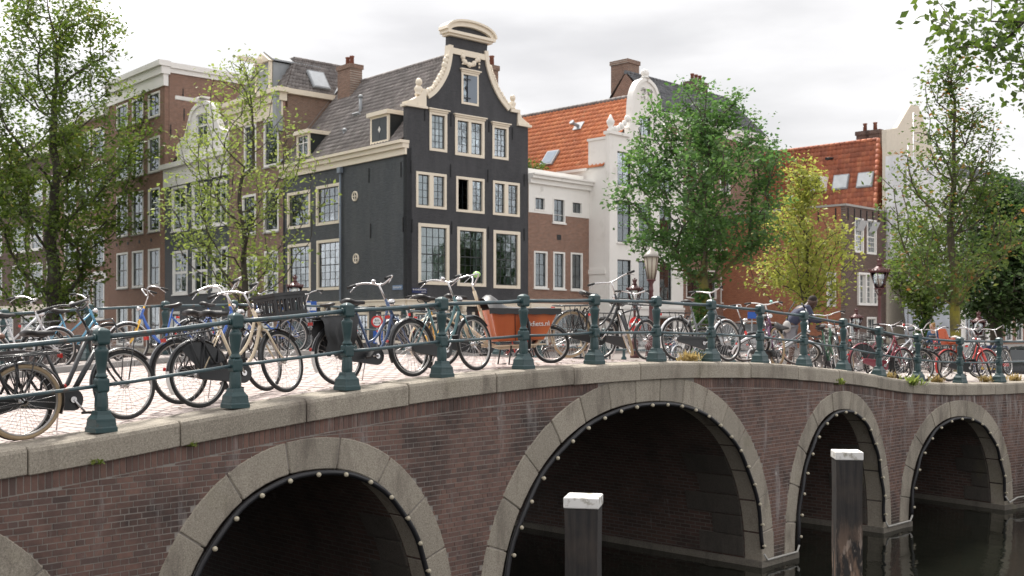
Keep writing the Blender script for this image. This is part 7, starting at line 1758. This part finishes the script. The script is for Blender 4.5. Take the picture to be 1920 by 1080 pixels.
def disc(mb, r, y0, y1, c=(0, 0), n=28): mb.prism([(c[0]+r*math.cos(2*math.pi*i/n), c[1]+r*math.sin(2*math.pi*i/n)) for i in range(n)], y0, y1); return mb
S_WHITE = mat('sign_white', (0.78, 0.78, 0.78), 0.4, var=0.02); S_RED = mat('sign_red', (0.66, 0.02, 0.02), 0.4, var=0.03); S_BLUE = mat('sign_blue', (0.02, 0.10, 0.42), 0.4, var=0.03); S_BLACK = mat('sign_black', (0.01, 0.01, 0.01), 0.5); POLE = mat('galvanised_pole', (0.34, 0.35, 0.36), 0.5, 0.3)
# no entry sign on the lamp post
b = at(1191, 45.0); ne = thing('no_entry_sign', 'round red no entry sign with white bar on a lamp post', 'sign', (b.x, b.y-0.13, ZS+up(0, 45, 608)), rad(-42))
disc(MB(), 0.30, -0.03, 0.0).build('plate', S_RED, ne); MB().box(-0.215, 0.215, -0.036, -0.031, -0.05, 0.05).build('bar', S_WHITE, ne); disc(MB(), 0.30, 0.001, 0.006).build('backing', POLE, ne)
# width restriction sign and the blue sign under it
Ysg = 46.0; b = at(707, Ysg); sg = thing('width_limit_sign', 'round red rimmed width limit sign reading 6m over an arrow', 'sign', (b.x, b.y, ZS))
zc = up(0, Ysg, 603); MB().tube([(0, 0.03, 0), (0, 0.03, zc+0.3)], 0.03, 8).build('pole', POLE, sg)
disc(MB(), 0.245, -0.02, 0, (0, zc)).build('plate', S_RED, sg); disc(MB(), 0.175, -0.025, -0.021, (0, zc)).build('disc', S_WHITE, sg)
text_mesh('6m', 0.15, S_BLACK, sg, T((0, -0.028, zc+0.055)) @ RX(rad(90)))
MB().prism([(-0.15, zc-0.07), (-0.10, zc-0.03), (-0.10, zc-0.062), (0.10, zc-0.062), (0.10, zc-0.03), (0.15, zc-0.07), (0.10, zc-0.11), (0.10, zc-0.078), (-0.10, zc-0.078), (-0.10, zc-0.11)], -0.03, -0.026).build('arrow', S_BLACK, sg)
zq = up(0, Ysg, 632); b2_ = at(709, Ysg-0.1); bs = thing('dead_end_sign', 'square blue sign with a white triangle below the 6m sign', 'sign', (b2_.x, b2_.y, ZS+zq))
MB().box(-0.2, 0.2, -0.02, 0, -0.26, 0.26).build('plate', S_BLUE, bs); MB().prism([(-0.14, -0.22), (0.14, -0.22), (0.0, 0.16)], -0.026, -0.021).build('triangle', S_WHITE, bs)
Yp = 50.0; b = at(583, Yp); pk_ = thing('parking_sign', 'blue and white parking notice board seen right of the crate', 'sign', (b.x, b.y, ZS)); zc = up(0, Yp, 580)
MB().tube([(0, 0.03, 0), (0, 0.03, zc+0.4)], 0.03, 8).build('pole', POLE, pk_); MB().box(-0.26, 0.26, -0.02, 0, zc-0.38, zc+0.36).build('plate', S_BLUE, pk_)
MB().box(-0.2, 0.0, -0.025, -0.021, zc+0.18, zc+0.30).box(-0.24, 0.24, -0.025, -0.021, zc-0.05, zc+0.10).box(-0.24, 0.24, -0.025, -0.021, zc-0.36, zc-0.22).build('white_panel', S_WHITE, pk_); text_mesh('P', 0.16, S_BLUE, pk_, T((0, -0.027, zc+0.025)) @ RX(rad(90)))
# street name plates on the corner house
def plate(label, fac, px, py, w, h, lines, col):
    s_, z = fac.pt(px, py); p = fac.W(s_, -0.03); o = thing('street_name_sign', label, 'sign', (p.x, p.y, ZS+z), math.atan2(fac.d.y, fac.d.x), 'street name signs')
    MB().box(-w/2, w/2, 0, 0.02, -h/2, h/2).build('plate', col, o)
    for t, sz, dx, dz in lines: text_mesh(t, sz, S_WHITE, o, T((dx, -0.003, dz)) @ RX(rad(90)), sx=0.92)
    return o
plate('dark blue street name plate reading Blauwburgwal on the front', f, 786, 545, 0.86, 0.24, [('BLAUWBURGWAL', 0.105, 0, 0.045), ('CENTRUM', 0.06, 0.24, -0.065)], mat('enamel_navy', (0.015, 0.025, 0.10), 0.3))
plate('pale blue street name plate beside the corner on the canal side', side, 746, 539, 0.8, 0.22, [('HERENGRACHT', 0.1, 0, 0)], mat('enamel_pale_blue', (0.12, 0.19, 0.30), 0.3))
b = at(1410, 40.0); bp = thing('blue_notice_plate', 'small blue notice plate behind the railing right of the ivy', 'sign', (b.x, b.y, ZS)); zc = up(0, 40, 591)
MB().tube([(0, 0.03, 0), (0, 0.03, zc+0.1)], 0.025, 6).build('pole', POLE, bp); MB().box(-0.16, 0.16, -0.02, 0, zc-0.12, zc+0.12).build('plate', S_BLUE, bp)
# lettering on the shop glass of the white house
for t, py in (('LANGUAGE', 643), ('ME TO', 661), ('ICON', 680)):
    s_, z = fG.pt(1206, py); text_mesh(t, 0.24, S_WHITE, wh, fG.F @ T((s_, 0.02, max(0.35, z))) @ RX(rad(90)), name='shop_lettering', sx=0.8)
# quay railing beyond the bridge, seen through the front wheel at the middle
q0, q1 = at(1120, 38.0), at(1216, 41.0); d = (q1-q0); qr = thing('quay_railing', 'thin green quay railing far behind the turned front wheel', 'railing', q0, math.atan2(d.y, d.x))
for i in range(3): MB().lathe([(0.10, 0), (0.10, 0.15), (0.055, 0.2), (0.05, 0.4), (0.06, 0.45), (0.04, 0.5), (0.06, 0.75), (0.07, 0.8), (0.07, 0.92), (0.01, 0.95)], 8, T((d.length*i/2, 0, 0))).build('post', M_RAIL, qr)
for z in (0.42, 0.86): MB().tube([(0, 0, z), (d.length, 0, z)], 0.022, 6).build('rail', M_RAILBAR, qr)
# mooring posts
M_POST = None
def g_wood():
    g = G('black_tarred_wood'); p = g.obj(); m = g.N('Mapping'); m.inputs['Scale'].default_value = (9, 9, 0.7); g.L(p, m.inputs[0])
    n = g.noise(m.outputs[0], 2.0, 8, 0.65); c = g.mix(g.ramp(n, 0.35, 0.7), (0.012, 0.012, 0.013), (0.045, 0.038, 0.034))
    m2 = g.N('Mapping'); m2.inputs['Scale'].default_value = (3, 3, 0.8); g.L(p, m2.inputs[0])
    sp = g.N('SeparateXYZ'); g.L(p, sp.inputs[0]); low = g.ramp(sp.outputs[2], 1.45, 0.55)
    k = g.math('MULTIPLY', low, g.ramp(g.noise(m2.outputs[0], 2.2, 7, 0.65), 0.46, 0.58))
    c = g.mix(g.ramp(g.noise(p, 2.0, 5), 0.5, 0.75, 0, 0.5), c, (0.075, 0.055, 0.042)); c = g.mix(k, c, (0.26, 0.17, 0.12)); k2 = g.math('MULTIPLY', low, g.ramp(g.noise(m2.outputs[0], 5.0, 5), 0.58, 0.66)); c = g.mix(k2, c, (0.50, 0.40, 0.33)); k3 = g.math('MULTIPLY', low, g.ramp(g.noise(p, 3.3, 3), 0.62, 0.7)); c = g.mix(k3, c, (0.06, 0.12, 0.16))
    g.L(c, g.b.inputs['Base Color']); g.b.inputs['Roughness'].default_value = 0.7; g.bump(n, 0.6, 0.02); return g.m
M_POST = g_wood(); M_CAP = mat('white_cap_paint', (0.74, 0.73, 0.71), 0.6, var=0.05, col2=(0.26, 0.24, 0.18), c2=(0.52, 0.64), c2scale=7)
def mooring(label, px, Y, py, w, rot):
    p = at(px, Y); H = EYE-(py-HZ)*Y/FPX; o = thing('mooring_post', label, 'mooring post', (p.x, p.y, 0), rad(rot), 'mooring posts in the canal'); h = w/2
    me = MB().box(-h, h, -h, h, -0.6, H-0.13).mesh('post', M_POST); bm = bmesh.new(); bm.from_mesh(me); bmesh.ops.subdivide_edges(bm, edges=bm.edges[:], cuts=10, use_grid_fill=True)
    for v in bm.verts:
        e = max(abs(v.co.x), abs(v.co.y))/h; k = 1+0.02*math.sin(v.co.z*5+v.co.x*20)-(0.05*max(0, math.sin(v.co.z*9+v.co.x*31)) if v.co.z < 0.9 else 0); v.co.x *= k; v.co.y *= k
    bm.to_mesh(me); bm.free(); link('post', me, o)
    me = MB().hexa([(-h-.012, -h-.012, H-0.128), (h+.012, -h-.012, H-0.128), (h+.012, h+.012, H-0.128), (-h-.012, h+.012, H-0.128), (-h-.012, -h-.012, H-0.02), (h+.012, -h-.012, H-0.02), (h+.012, h+.012, H-0.02), (-h-.012, h+.012, H-0.02)]).mesh('cap', M_CAP)
    bevel_mesh(me, 0.012, 2); link('cap', me, o)
mooring('black wooden mooring post with white cap before the middle arch', 1094, 11.0, 925, 0.325, -12)
mooring('weathered mooring post with peeling paint before the narrow arch', 1588, 14.7, 842, 0.335, -6)
rp = thing('rusty_pole', 'rusty grey steel pole standing beside the railing post at the crown of the bridge', 'pole', BP(7.17, 0.10, zt(7.17)))
MB().tube([(0, 0, 0), (0, 0, 0.93)], 0.032, 8).build('tube', mat('rusty_steel', (0.16, 0.14, 0.125), 0.7, var=0.3, scale=7, col2=(0.19, 0.085, 0.045), c2=(0.45, 0.6), c2scale=5), rp)
for z in (0.30, 0.72): MB().lathe([(0.04, 0), (0.04, 0.035)], 8, T((0, 0, z))).build('clamp', IRON, rp)
lt = MB(); rl = random.Random(9)
for _ in range(260):
    u = rl.uniform(-3, 18); v = rl.choice([rl.uniform(0.36, 0.7), VK1-abs(rl.gauss(0, 0.35)), rl.uniform(0.4, 7.0)]); c = BP(u, v, zt(u)+0.0); a = rl.uniform(0, 6.28); s_ = rl.uniform(0.02, 0.045); d = Vector((math.cos(a), math.sin(a), 0))*s_; e = Vector((-math.sin(a), math.cos(a), 0))*s_*0.55
    lt.add([c-d, c+e+Vector((0, 0, 0.008)), c+d+Vector((0, 0, 0.004)), c-e+Vector((0, 0, 0.01))], [(0, 1, 2), (0, 2, 3)], rl.random()*0.98+0.01)
tag(lt.build('fallen_leaves', leafmat('fallen_leaf', [(0, (0.10, 0.06, 0.03)), (0.5, (0.20, 0.13, 0.05)), (1, (0.12, 0.14, 0.05))])), 'small fallen leaves scattered over the bridge roadway', 'leaves', kind='stuff')
# cars
def car(label, px, Y, yaw, paint, plate_=None, kind=0, group=None):
    b = at(px, Y); b.z = zs(b.x, b.y); o = thing('parked_car', label, 'car', b, rad(yaw), group); W = 0.86
    prof = [(-2.02, 0.36, 0.42, 0.80), (-2.00, 0.30, 0.95, 0.86), (-1.85, 0.26, 1.02, 0.88), (-1.35, 0.24, 0.98, 0.89), (-0.4, 0.24, 0.96, 0.90), (0.6, 0.24, 0.93, 0.90), (1.1, 0.24, 0.90, 0.88), (1.75, 0.25, 0.78, 0.84), (1.98, 0.32, 0.66, 0.74), (2.04, 0.40, 0.55, 0.66)]
    vs = []; fs = []; n = 12
    for x, zb_, zt_, w in prof:
        zm = (zb_+zt_)/2
        for y, z in ((-w*0.86, zb_), (-w*0.98, zb_+0.10), (-w, zm), (-w*0.98, zt_-0.10), (-w*0.90, zt_-0.02), (-w*0.5, zt_+0.015), (w*0.5, zt_+0.015), (w*0.90, zt_-0.02), (w*0.98, zt_-0.10), (w, zm), (w*0.98, zb_+0.10), (w*0.86, zb_)): vs.append((x, y, z))
    k = len(prof); fs = [(i*n+j, (i+1)*n+j, (i+1)*n+(j+1) % n, i*n+(j+1) % n) for i in range(k-1) for j in range(n)]+[tuple(range(n)), tuple(range(k*n-1, (k-1)*n-1, -1))]
    mb = MB(); mb.add(vs, fs, smooth=True)
    body = mb.build('body', paint, o); md = body.modifiers.new('s', 'SUBSURF'); md.levels = md.render_levels = 1
    rf = [(-1.90, 0.98, 0.74), (-1.55, 1.38, 0.62), (-1.0, 1.47, 0.60), (-0.1, 1.48, 0.60), (0.35, 1.42, 0.60), (1.05, 0.94, 0.74)]
    gh = MB()
    for i in range(len(rf)-1):
        (x0, z0, w0), (x1, z1, w1) = rf[i], rf[i+1]
        if i in (0, 4): 
            gh.add([(x0, -w0+.06, z0), (x1, -w1+.06, z1), (x1, w1-.06, z1), (x0, w0-.06, z0)], [(0, 1, 2, 3)])
    dg = mat('dark_car_glass', (0.02, 0.024, 0.026), 0.05, spec=0.9)
    gh.add([(-1.82, -0.79, 0.95), (-1.50, -0.635, 1.36), (0.35, -0.62, 1.40), (1.0, -0.77, 0.93)], [(0, 3, 2, 1)]); gh.add([(-1.82, 0.79, 0.95), (-1.50, 0.635, 1.36), (0.35, 0.62, 1.40), (1.0, 0.77, 0.93)], [(0, 1, 2, 3)])
    gh.build('windows', dg, o)
    rm = MB()
    for i in range(1, len(rf)-2):
        (x0, z0, w0), (x1, z1, w1) = rf[i], rf[i+1]; rm.add([(x0, -w0, z0), (x1, -w1, z1), (x1, -w1*0.5, z1+0.03), (x0, -w0*0.5, z0+0.03), (x0, w0*0.5, z0+0.03), (x1, w1*0.5, z1+0.03), (x1, w1, z1), (x0, w0, z0)], [(0, 1, 2, 3), (3, 2, 5, 4), (4, 5, 6, 7)], smooth=True)
    for s in (1, -1):
        for a, b_ in (((-1.9, s*0.76, 0.97), (-1.53, s*0.62, 1.38)), ((0.35, s*0.60, 1.42), (1.07, s*0.77, 0.93)), ((-0.55, s*0.80, 0.95), (-0.5, s*0.61, 1.46))): rm.tube([a, b_], 0.035, 6)
    rm.build('roof', paint, o)
    for x in (-1.28, 1.28):
        for s in (1, -1):
            w_ = MB().lathe([(0.20, -0.09), (0.29, -0.09), (0.315, -0.06), (0.315, 0.06), (0.29, 0.09), (0.20, 0.09)], 24, T((x, s*0.79, 0.315)) @ RX(rad(90))).build('wheel', M_TYRE, o)
            r_ = MB().lathe([(0.205, -0.096), (0.19, -0.06)], 16, T((x, s*0.79, 0.315)) @ RX(rad(90 if s > 0 else 90)))
            for q in range(5): r_.box(-0.03, 0.03, -0.095, 0.095, 0.02, 0.195, M=T((x, s*0.79, 0.315)) @ RY(2*math.pi*q/5))
            r_.build('rim', STEEL, w_)
    for s in (1, -1):
        MB().box(-2.03, -1.93, s*0.70-0.13, s*0.70+0.13, 0.74, 0.90).build('tail_lamp', mat('tail_lamp_red', (0.40, 0.02, 0.02), 0.15), o); MB().box(1.93, 2.0, s*0.58-0.13, s*0.58+0.13, 0.58, 0.70).build('headlamp', M_LGL, o)
        MB().ball((0.75, s*0.95, 0.98), 0.10, 8, 6, (0.8, 1.1, 0.7)).build('wing_mirror', paint, o)
    MB().box(-2.06, -1.98, -0.80, 0.80, 0.32, 0.55).build('bumper', paint, o)
    if plate_:
        pm = MB().box(-2.075, -2.061, -0.26, 0.26, 0.56, 0.67).build('number_plate', mat('yellow_plate', (0.75, 0.48, 0.02), 0.4, var=0.03), o)
    return o
NAVY = mat('navy_car_paint', (0.012, 0.018, 0.055), 0.25, coat=0.6, var=0.04); BLKC = mat('charcoal_car_paint', (0.025, 0.027, 0.03), 0.25, coat=0.6, var=0.04); GRYC = mat('silver_car_paint', (0.35, 0.36, 0.38), 0.3, 0.3, coat=0.5, var=0.04)
car('dark navy hatchback with a yellow number plate behind the red bicycle', 1858, 46.0, 64, NAVY, 'x', group='cars parked on the quay')
car('charcoal car parked to the right of the navy hatchback', 1932, 44.0, 60, BLKC, None, group='cars parked on the quay')
car('silver car parked behind the bicycles left of the stooping man', 1395, 46.0, 130, GRYC, None, group='cars parked on the quay')
b = at(1846, 56.0); b.z = zs(b.x, b.y); vb = thing('rubbish_container', 'teal container with a white rounded lid left of the navy hatchback', 'container', b, rad(30))
me = MB().box(-0.5, 0.5, -0.4, 0.4, 0.0, 1.05).mesh('bin', mat('teal_panel', (0.03, 0.20, 0.20), 0.5)); bevel_mesh(me, 0.03, 2); link('bin', me, vb)
MB().tube([(-0.53, 0, 3.05), (0.53, 0, 3.05)], 0.43, 18, M=Matrix.Diagonal((1, 1, 0.35, 1))).build('lid', WHITE, vb)
# people
def limb_mesh(name, verts, edges, radii, m, parent, sub=2, root=0, keep=1.0):
    me = bpy.data.meshes.new(name); me.from_pydata([tuple(v) for v in verts], edges, []); o = link(name, me, parent); me.materials.append(m)
    o.modifiers.new('skin', 'SKIN'); 
    if not me.skin_vertices: me.attributes.new('skin', 'FLOAT', 'POINT')
    for i, r in enumerate(radii):
        sv = me.skin_vertices[0].data[i]; sv.radius = (r, r) if not isinstance(r, tuple) else r; sv.use_root = (i == root)
    ss = o.modifiers.new('sub', 'SUBSURF'); ss.levels = ss.render_levels = sub
    o.modifiers['skin'].use_smooth_shade = True
    return o
def person(label, M, J, skin, top, bottom, shoes, hair, long_sleeve=True, shorts=True, hairk=0):
    """J: joints in metres (pelvis, chest, neck, head, shoulders, elbows, wrists, hips, knees, ankles, toes)"""
    o = thing('person', label, 'person'); o.matrix_world = M; V = lambda k: Vector(J[k])
    names = ['pelvis', 'chest', 'neck', 'skull', 'shL', 'elL', 'wrL', 'haL', 'shR', 'elR', 'wrR', 'haR', 'hipL', 'knL', 'anL', 'toL', 'hipR', 'knR', 'anR', 'toR', 'belly']
    ix = {n: i for i, n in enumerate(names)}; vs = [V(n) for n in names]
    ed = [('pelvis', 'belly'), ('belly', 'chest'), ('chest', 'neck'), ('neck', 'skull')]+[(a+s, b_+s) for s in 'LR' for a, b_ in (('sh', 'el'), ('el', 'wr'), ('wr', 'ha'), ('hip', 'kn'), ('kn', 'an'), ('an', 'to'))]+[('chest', 'shL'), ('chest', 'shR'), ('pelvis', 'hipL'), ('pelvis', 'hipR')]
    R = dict(pelvis=(0.13, 0.10), belly=(0.12, 0.095), chest=(0.14, 0.105), neck=0.052, skull=0.05, sh=0.062, el=0.042, wr=0.030, ha=0.032, hip=0.085, kn=0.056, an=0.038, to=0.034)
    rr = [R.get(n, R.get(n[:-1], 0.05)) for n in names]
    body = limb_mesh('body', vs, [(ix[a], ix[b_]) for a, b_ in ed], rr, skin, o)
    # sweater and trousers follow the same joints, a little fuller
    nt = ['pelvis', 'belly', 'chest', 'shL', 'elL', 'wrL', 'shR', 'elR', 'wrR']; it = {n: i for i, n in enumerate(nt)}
    vt = [V(n) for n in nt]; vt[0] = V('pelvis').lerp(V('belly'), 0.15)
    for s in 'LR': vt[it['wr'+s]] = V('el'+s).lerp(V('wr'+s), 0.88 if long_sleeve else 0.1)
    et = [('pelvis', 'belly'), ('belly', 'chest'), ('chest', 'shL'), ('shL', 'elL'), ('elL', 'wrL'), ('chest', 'shR'), ('shR', 'elR'), ('elR', 'wrR')]
    rt = [(0.16, 0.13), (0.155, 0.13), (0.185, 0.15), 0.095, 0.064, 0.052, 0.095, 0.066, 0.052]
    limb_mesh('sweater', vt, [(it[a], it[b_]) for a, b_ in et], rt, top, o)
    nb = ['pelvis', 'hipL', 'knL', 'hipR', 'knR']; ib = {n: i for i, n in enumerate(nb)}; vb_ = [V(n) for n in nb]; rb_ = [(0.15, 0.12), 0.108, 0.085, 0.108, 0.085]; eb = [(0, 1), (1, 2), (0, 3), (3, 4)]
    if not shorts: vb_ += [V('anL'), V('anR')]; rb_ += [0.06, 0.06]; eb += [(2, 5), (4, 6)]
    limb_mesh('shorts' if shorts else 'trousers', vb_, eb, rb_, bottom, o)
    hd = T(V('head')) @ J['headR']; me = MB()
    me.ball((0, 0, 0.0), 0.105, 18, 14, (0.98, 0.80, 1.18)); me.ball((0.06, 0, -0.065), 0.058, 12, 8, (0.95, 0.95, 0.95))
    me.ball((0.107, 0, -0.02), 0.018, 8, 6, (0.9, 0.8, 1.5)); 
    for s in (1, -1): me.ball((0.0, s*0.085, -0.01), 0.028, 8, 6, (0.7, 0.35, 1.15))
    head = me.build('head', skin, o, hd)
    MB().ball((0.090, 0.036, 0.012), 0.012, 8, 6).ball((0.090, -0.036, 0.012), 0.012, 8, 6).build('eyes', mat('eye_dark', (0.02, 0.015, 0.01), 0.2), head)
    MB().ball((0.100, 0, -0.072), 0.022, 8, 6, (0.4, 1.2, 0.35)).build('mouth', mat('lip', (0.14, 0.05, 0.045), 0.5), head)
    hh = MB(); hh.ball((-0.022, 0, 0.030), 0.100, 16, 10, (0.93, 0.84, 1.06))
    if hairk:
        for i in range(24): a = rng.uniform(0, 6.28); hh.ball((-0.02+0.08*math.cos(a)*0.9, 0.075*math.sin(a), 0.06+rng.uniform(-0.05, 0.06)), 0.035, 6, 5)
    hm = hh.mesh('hair', hair)
    for v in hm.vertices:
        if v.co.x > 0.035 and v.co.z < 0.095: v.co.x = 0.02+0.15*(v.co.x-0.035)
        if v.co.z < -0.03: v.co.z = -0.03-(0.1*(abs(v.co.z)-0.03)); 
    link('hair', hm, head)
    for s in 'LR':
        w, h_ = V('wr'+s), V('ha'+s); d_ = (h_-w).normalized(); sd_ = d_.cross(Vector((0, 0, 1))).normalized(); upv = sd_.cross(d_)
        for k, (off, L) in enumerate(((0.030, 0.072), (0.010, 0.082), (-0.010, 0.078), (-0.030, 0.060))):
            b0 = h_+sd_*off; hm_ = MB().tube([b0-d_*0.02, b0+d_*L*0.45-upv*0.005, b0+d_*L*0.75-upv*0.03, b0+d_*L*0.7-upv*0.055], [0.011, 0.0105, 0.0095, 0.008], 7); hm_.build('finger', skin, o)
        MB().tube([w+d_*0.03+sd_*0.025, h_+sd_*0.045-upv*0.02, h_+d_*0.03+sd_*0.04-upv*0.045], [0.013, 0.0115, 0.009], 7).build('thumb', skin, o)
        a_, t_ = V('an'+s), V('to'+s); e = (t_-a_); e.z = 0; e.normalize()
        sh_ = MB().ball((0, 0, 0), 0.05, 12, 8, (2.6, 0.92, 0.9)); me = sh_.mesh('shoe', shoes)
        for v in me.vertices: v.co.z = max(v.co.z, -0.03)
        link('shoe', me, o, T((a_+t_)/2+e*0.01+Vector((0, 0, -0.012))) @ RZ(math.atan2(e.y, e.x)))
    return o
SK_D = mat('dark_brown_skin', (0.075, 0.040, 0.027), 0.5); SK_L = mat('light_skin', (0.55, 0.32, 0.23), 0.5)
# x forward, y left: bending forward, arms reaching to the handlebar
JM = dict(pelvis=(-0.06, 0, 0.90), belly=(0.03, 0, 1.05), chest=(0.22, 0, 1.25), neck=(0.36, 0, 1.37), skull=(0.42, 0, 1.42), head=(0.46, 0, 1.425), headR=RY(rad(42)),
          shL=(0.26, 0.19, 1.29), elL=(0.38, 0.25, 1.05), wrL=(0.60, 0.20, 1.06), haL=(0.66, 0.19, 1.07), shR=(0.26, -0.19, 1.29), elR=(0.37, -0.25, 1.05), wrR=(0.59, -0.22, 1.05), haR=(0.65, -0.21, 1.06),
          hipL=(-0.05, 0.10, 0.86), knL=(0.08, 0.12, 0.49), anL=(0.0, 0.12, 0.085), toL=(0.15, 0.14, 0.04), hipR=(-0.06, -0.10, 0.86), knR=(-0.02, -0.13, 0.48), anR=(-0.14, -0.13, 0.085), toR=(0.01, -0.15, 0.04))
um = u_of(1508, 1.45); dm_ = bdir(um)
person('stooping man in a dark blue sweater and grey shorts holding a bicycle handlebar', T(BP(um, 1.75, zt(um))) @ RZ(math.atan2(dm_.y, dm_.x)-rad(35)), JM, SK_D, mat('navy_sweater', (0.045, 0.050, 0.085), 0.9, bump=0.3, bscale=90), mat('grey_shorts', (0.20, 0.20, 0.22), 0.9), mat('dark_shoes', (0.03, 0.03, 0.03), 0.6), mat('black_hair', (0.020, 0.014, 0.011), 0.9))
ub_ = MB()
bagM = T(BP(um, 1.62, zt(um)+0.93)+Vector((-0.22, -0.1, 0)))
bg = thing('shoulder_bag', 'pale shoulder bag hanging at the hip of the stooping man', 'bag'); bg.matrix_world = bagM; MB().ball((0, 0, 0), 0.10, 12, 8, (0.8, 1.3, 1.2)).build('pouch', mat('pale_canvas', (0.33, 0.32, 0.31), 0.8), bg); MB().tube([(0, 0, 0.1), (0.06, 0.05, 0.32), (0.2, 0.15, 0.5)], 0.012, 5).build('strap', mat('black_strap', (0.02, 0.02, 0.02), 0.7), bg)
JS = dict(pelvis=(0, 0, 0.93), belly=(0.01, 0, 1.08), chest=(0.04, 0, 1.30), neck=(0.07, 0, 1.46), skull=(0.09, 0, 1.53), head=(0.11, 0, 1.56), headR=RY(rad(20)),
          shL=(0.04, 0.19, 1.37), elL=(0.06, 0.27, 1.09), wrL=(0.24, 0.20, 0.98), haL=(0.32, 0.17, 0.98), shR=(0.04, -0.19, 1.37), elR=(0.05, -0.27, 1.09), wrR=(0.24, -0.18, 0.99), haR=(0.32, -0.15, 0.99),
          hipL=(0, 0.10, 0.88), knL=(0.04, 0.11, 0.49), anL=(0.0, 0.12, 0.085), toL=(0.15, 0.14, 0.04), hipR=(0, -0.10, 0.88), knR=(0.06, -0.11, 0.49), anR=(-0.03, -0.12, 0.085), toR=(0.12, -0.14, 0.04))
bs_ = at(1753, 38.0); bs_.z = zs(bs_.x, bs_.y)
person('blond person in a dark blue jacket standing behind the silver bicycle', T(bs_) @ RZ(rad(205)), JS, SK_L, mat('blue_jacket', (0.025, 0.07, 0.16), 0.8), mat('dark_trousers', (0.03, 0.035, 0.05), 0.9), mat('dark_shoes', (0.03, 0.03, 0.03), 0.6), mat('blond_hair', (0.38, 0.22, 0.09), 0.8, bump=0.5, bscale=60), shorts=False, hairk=1)
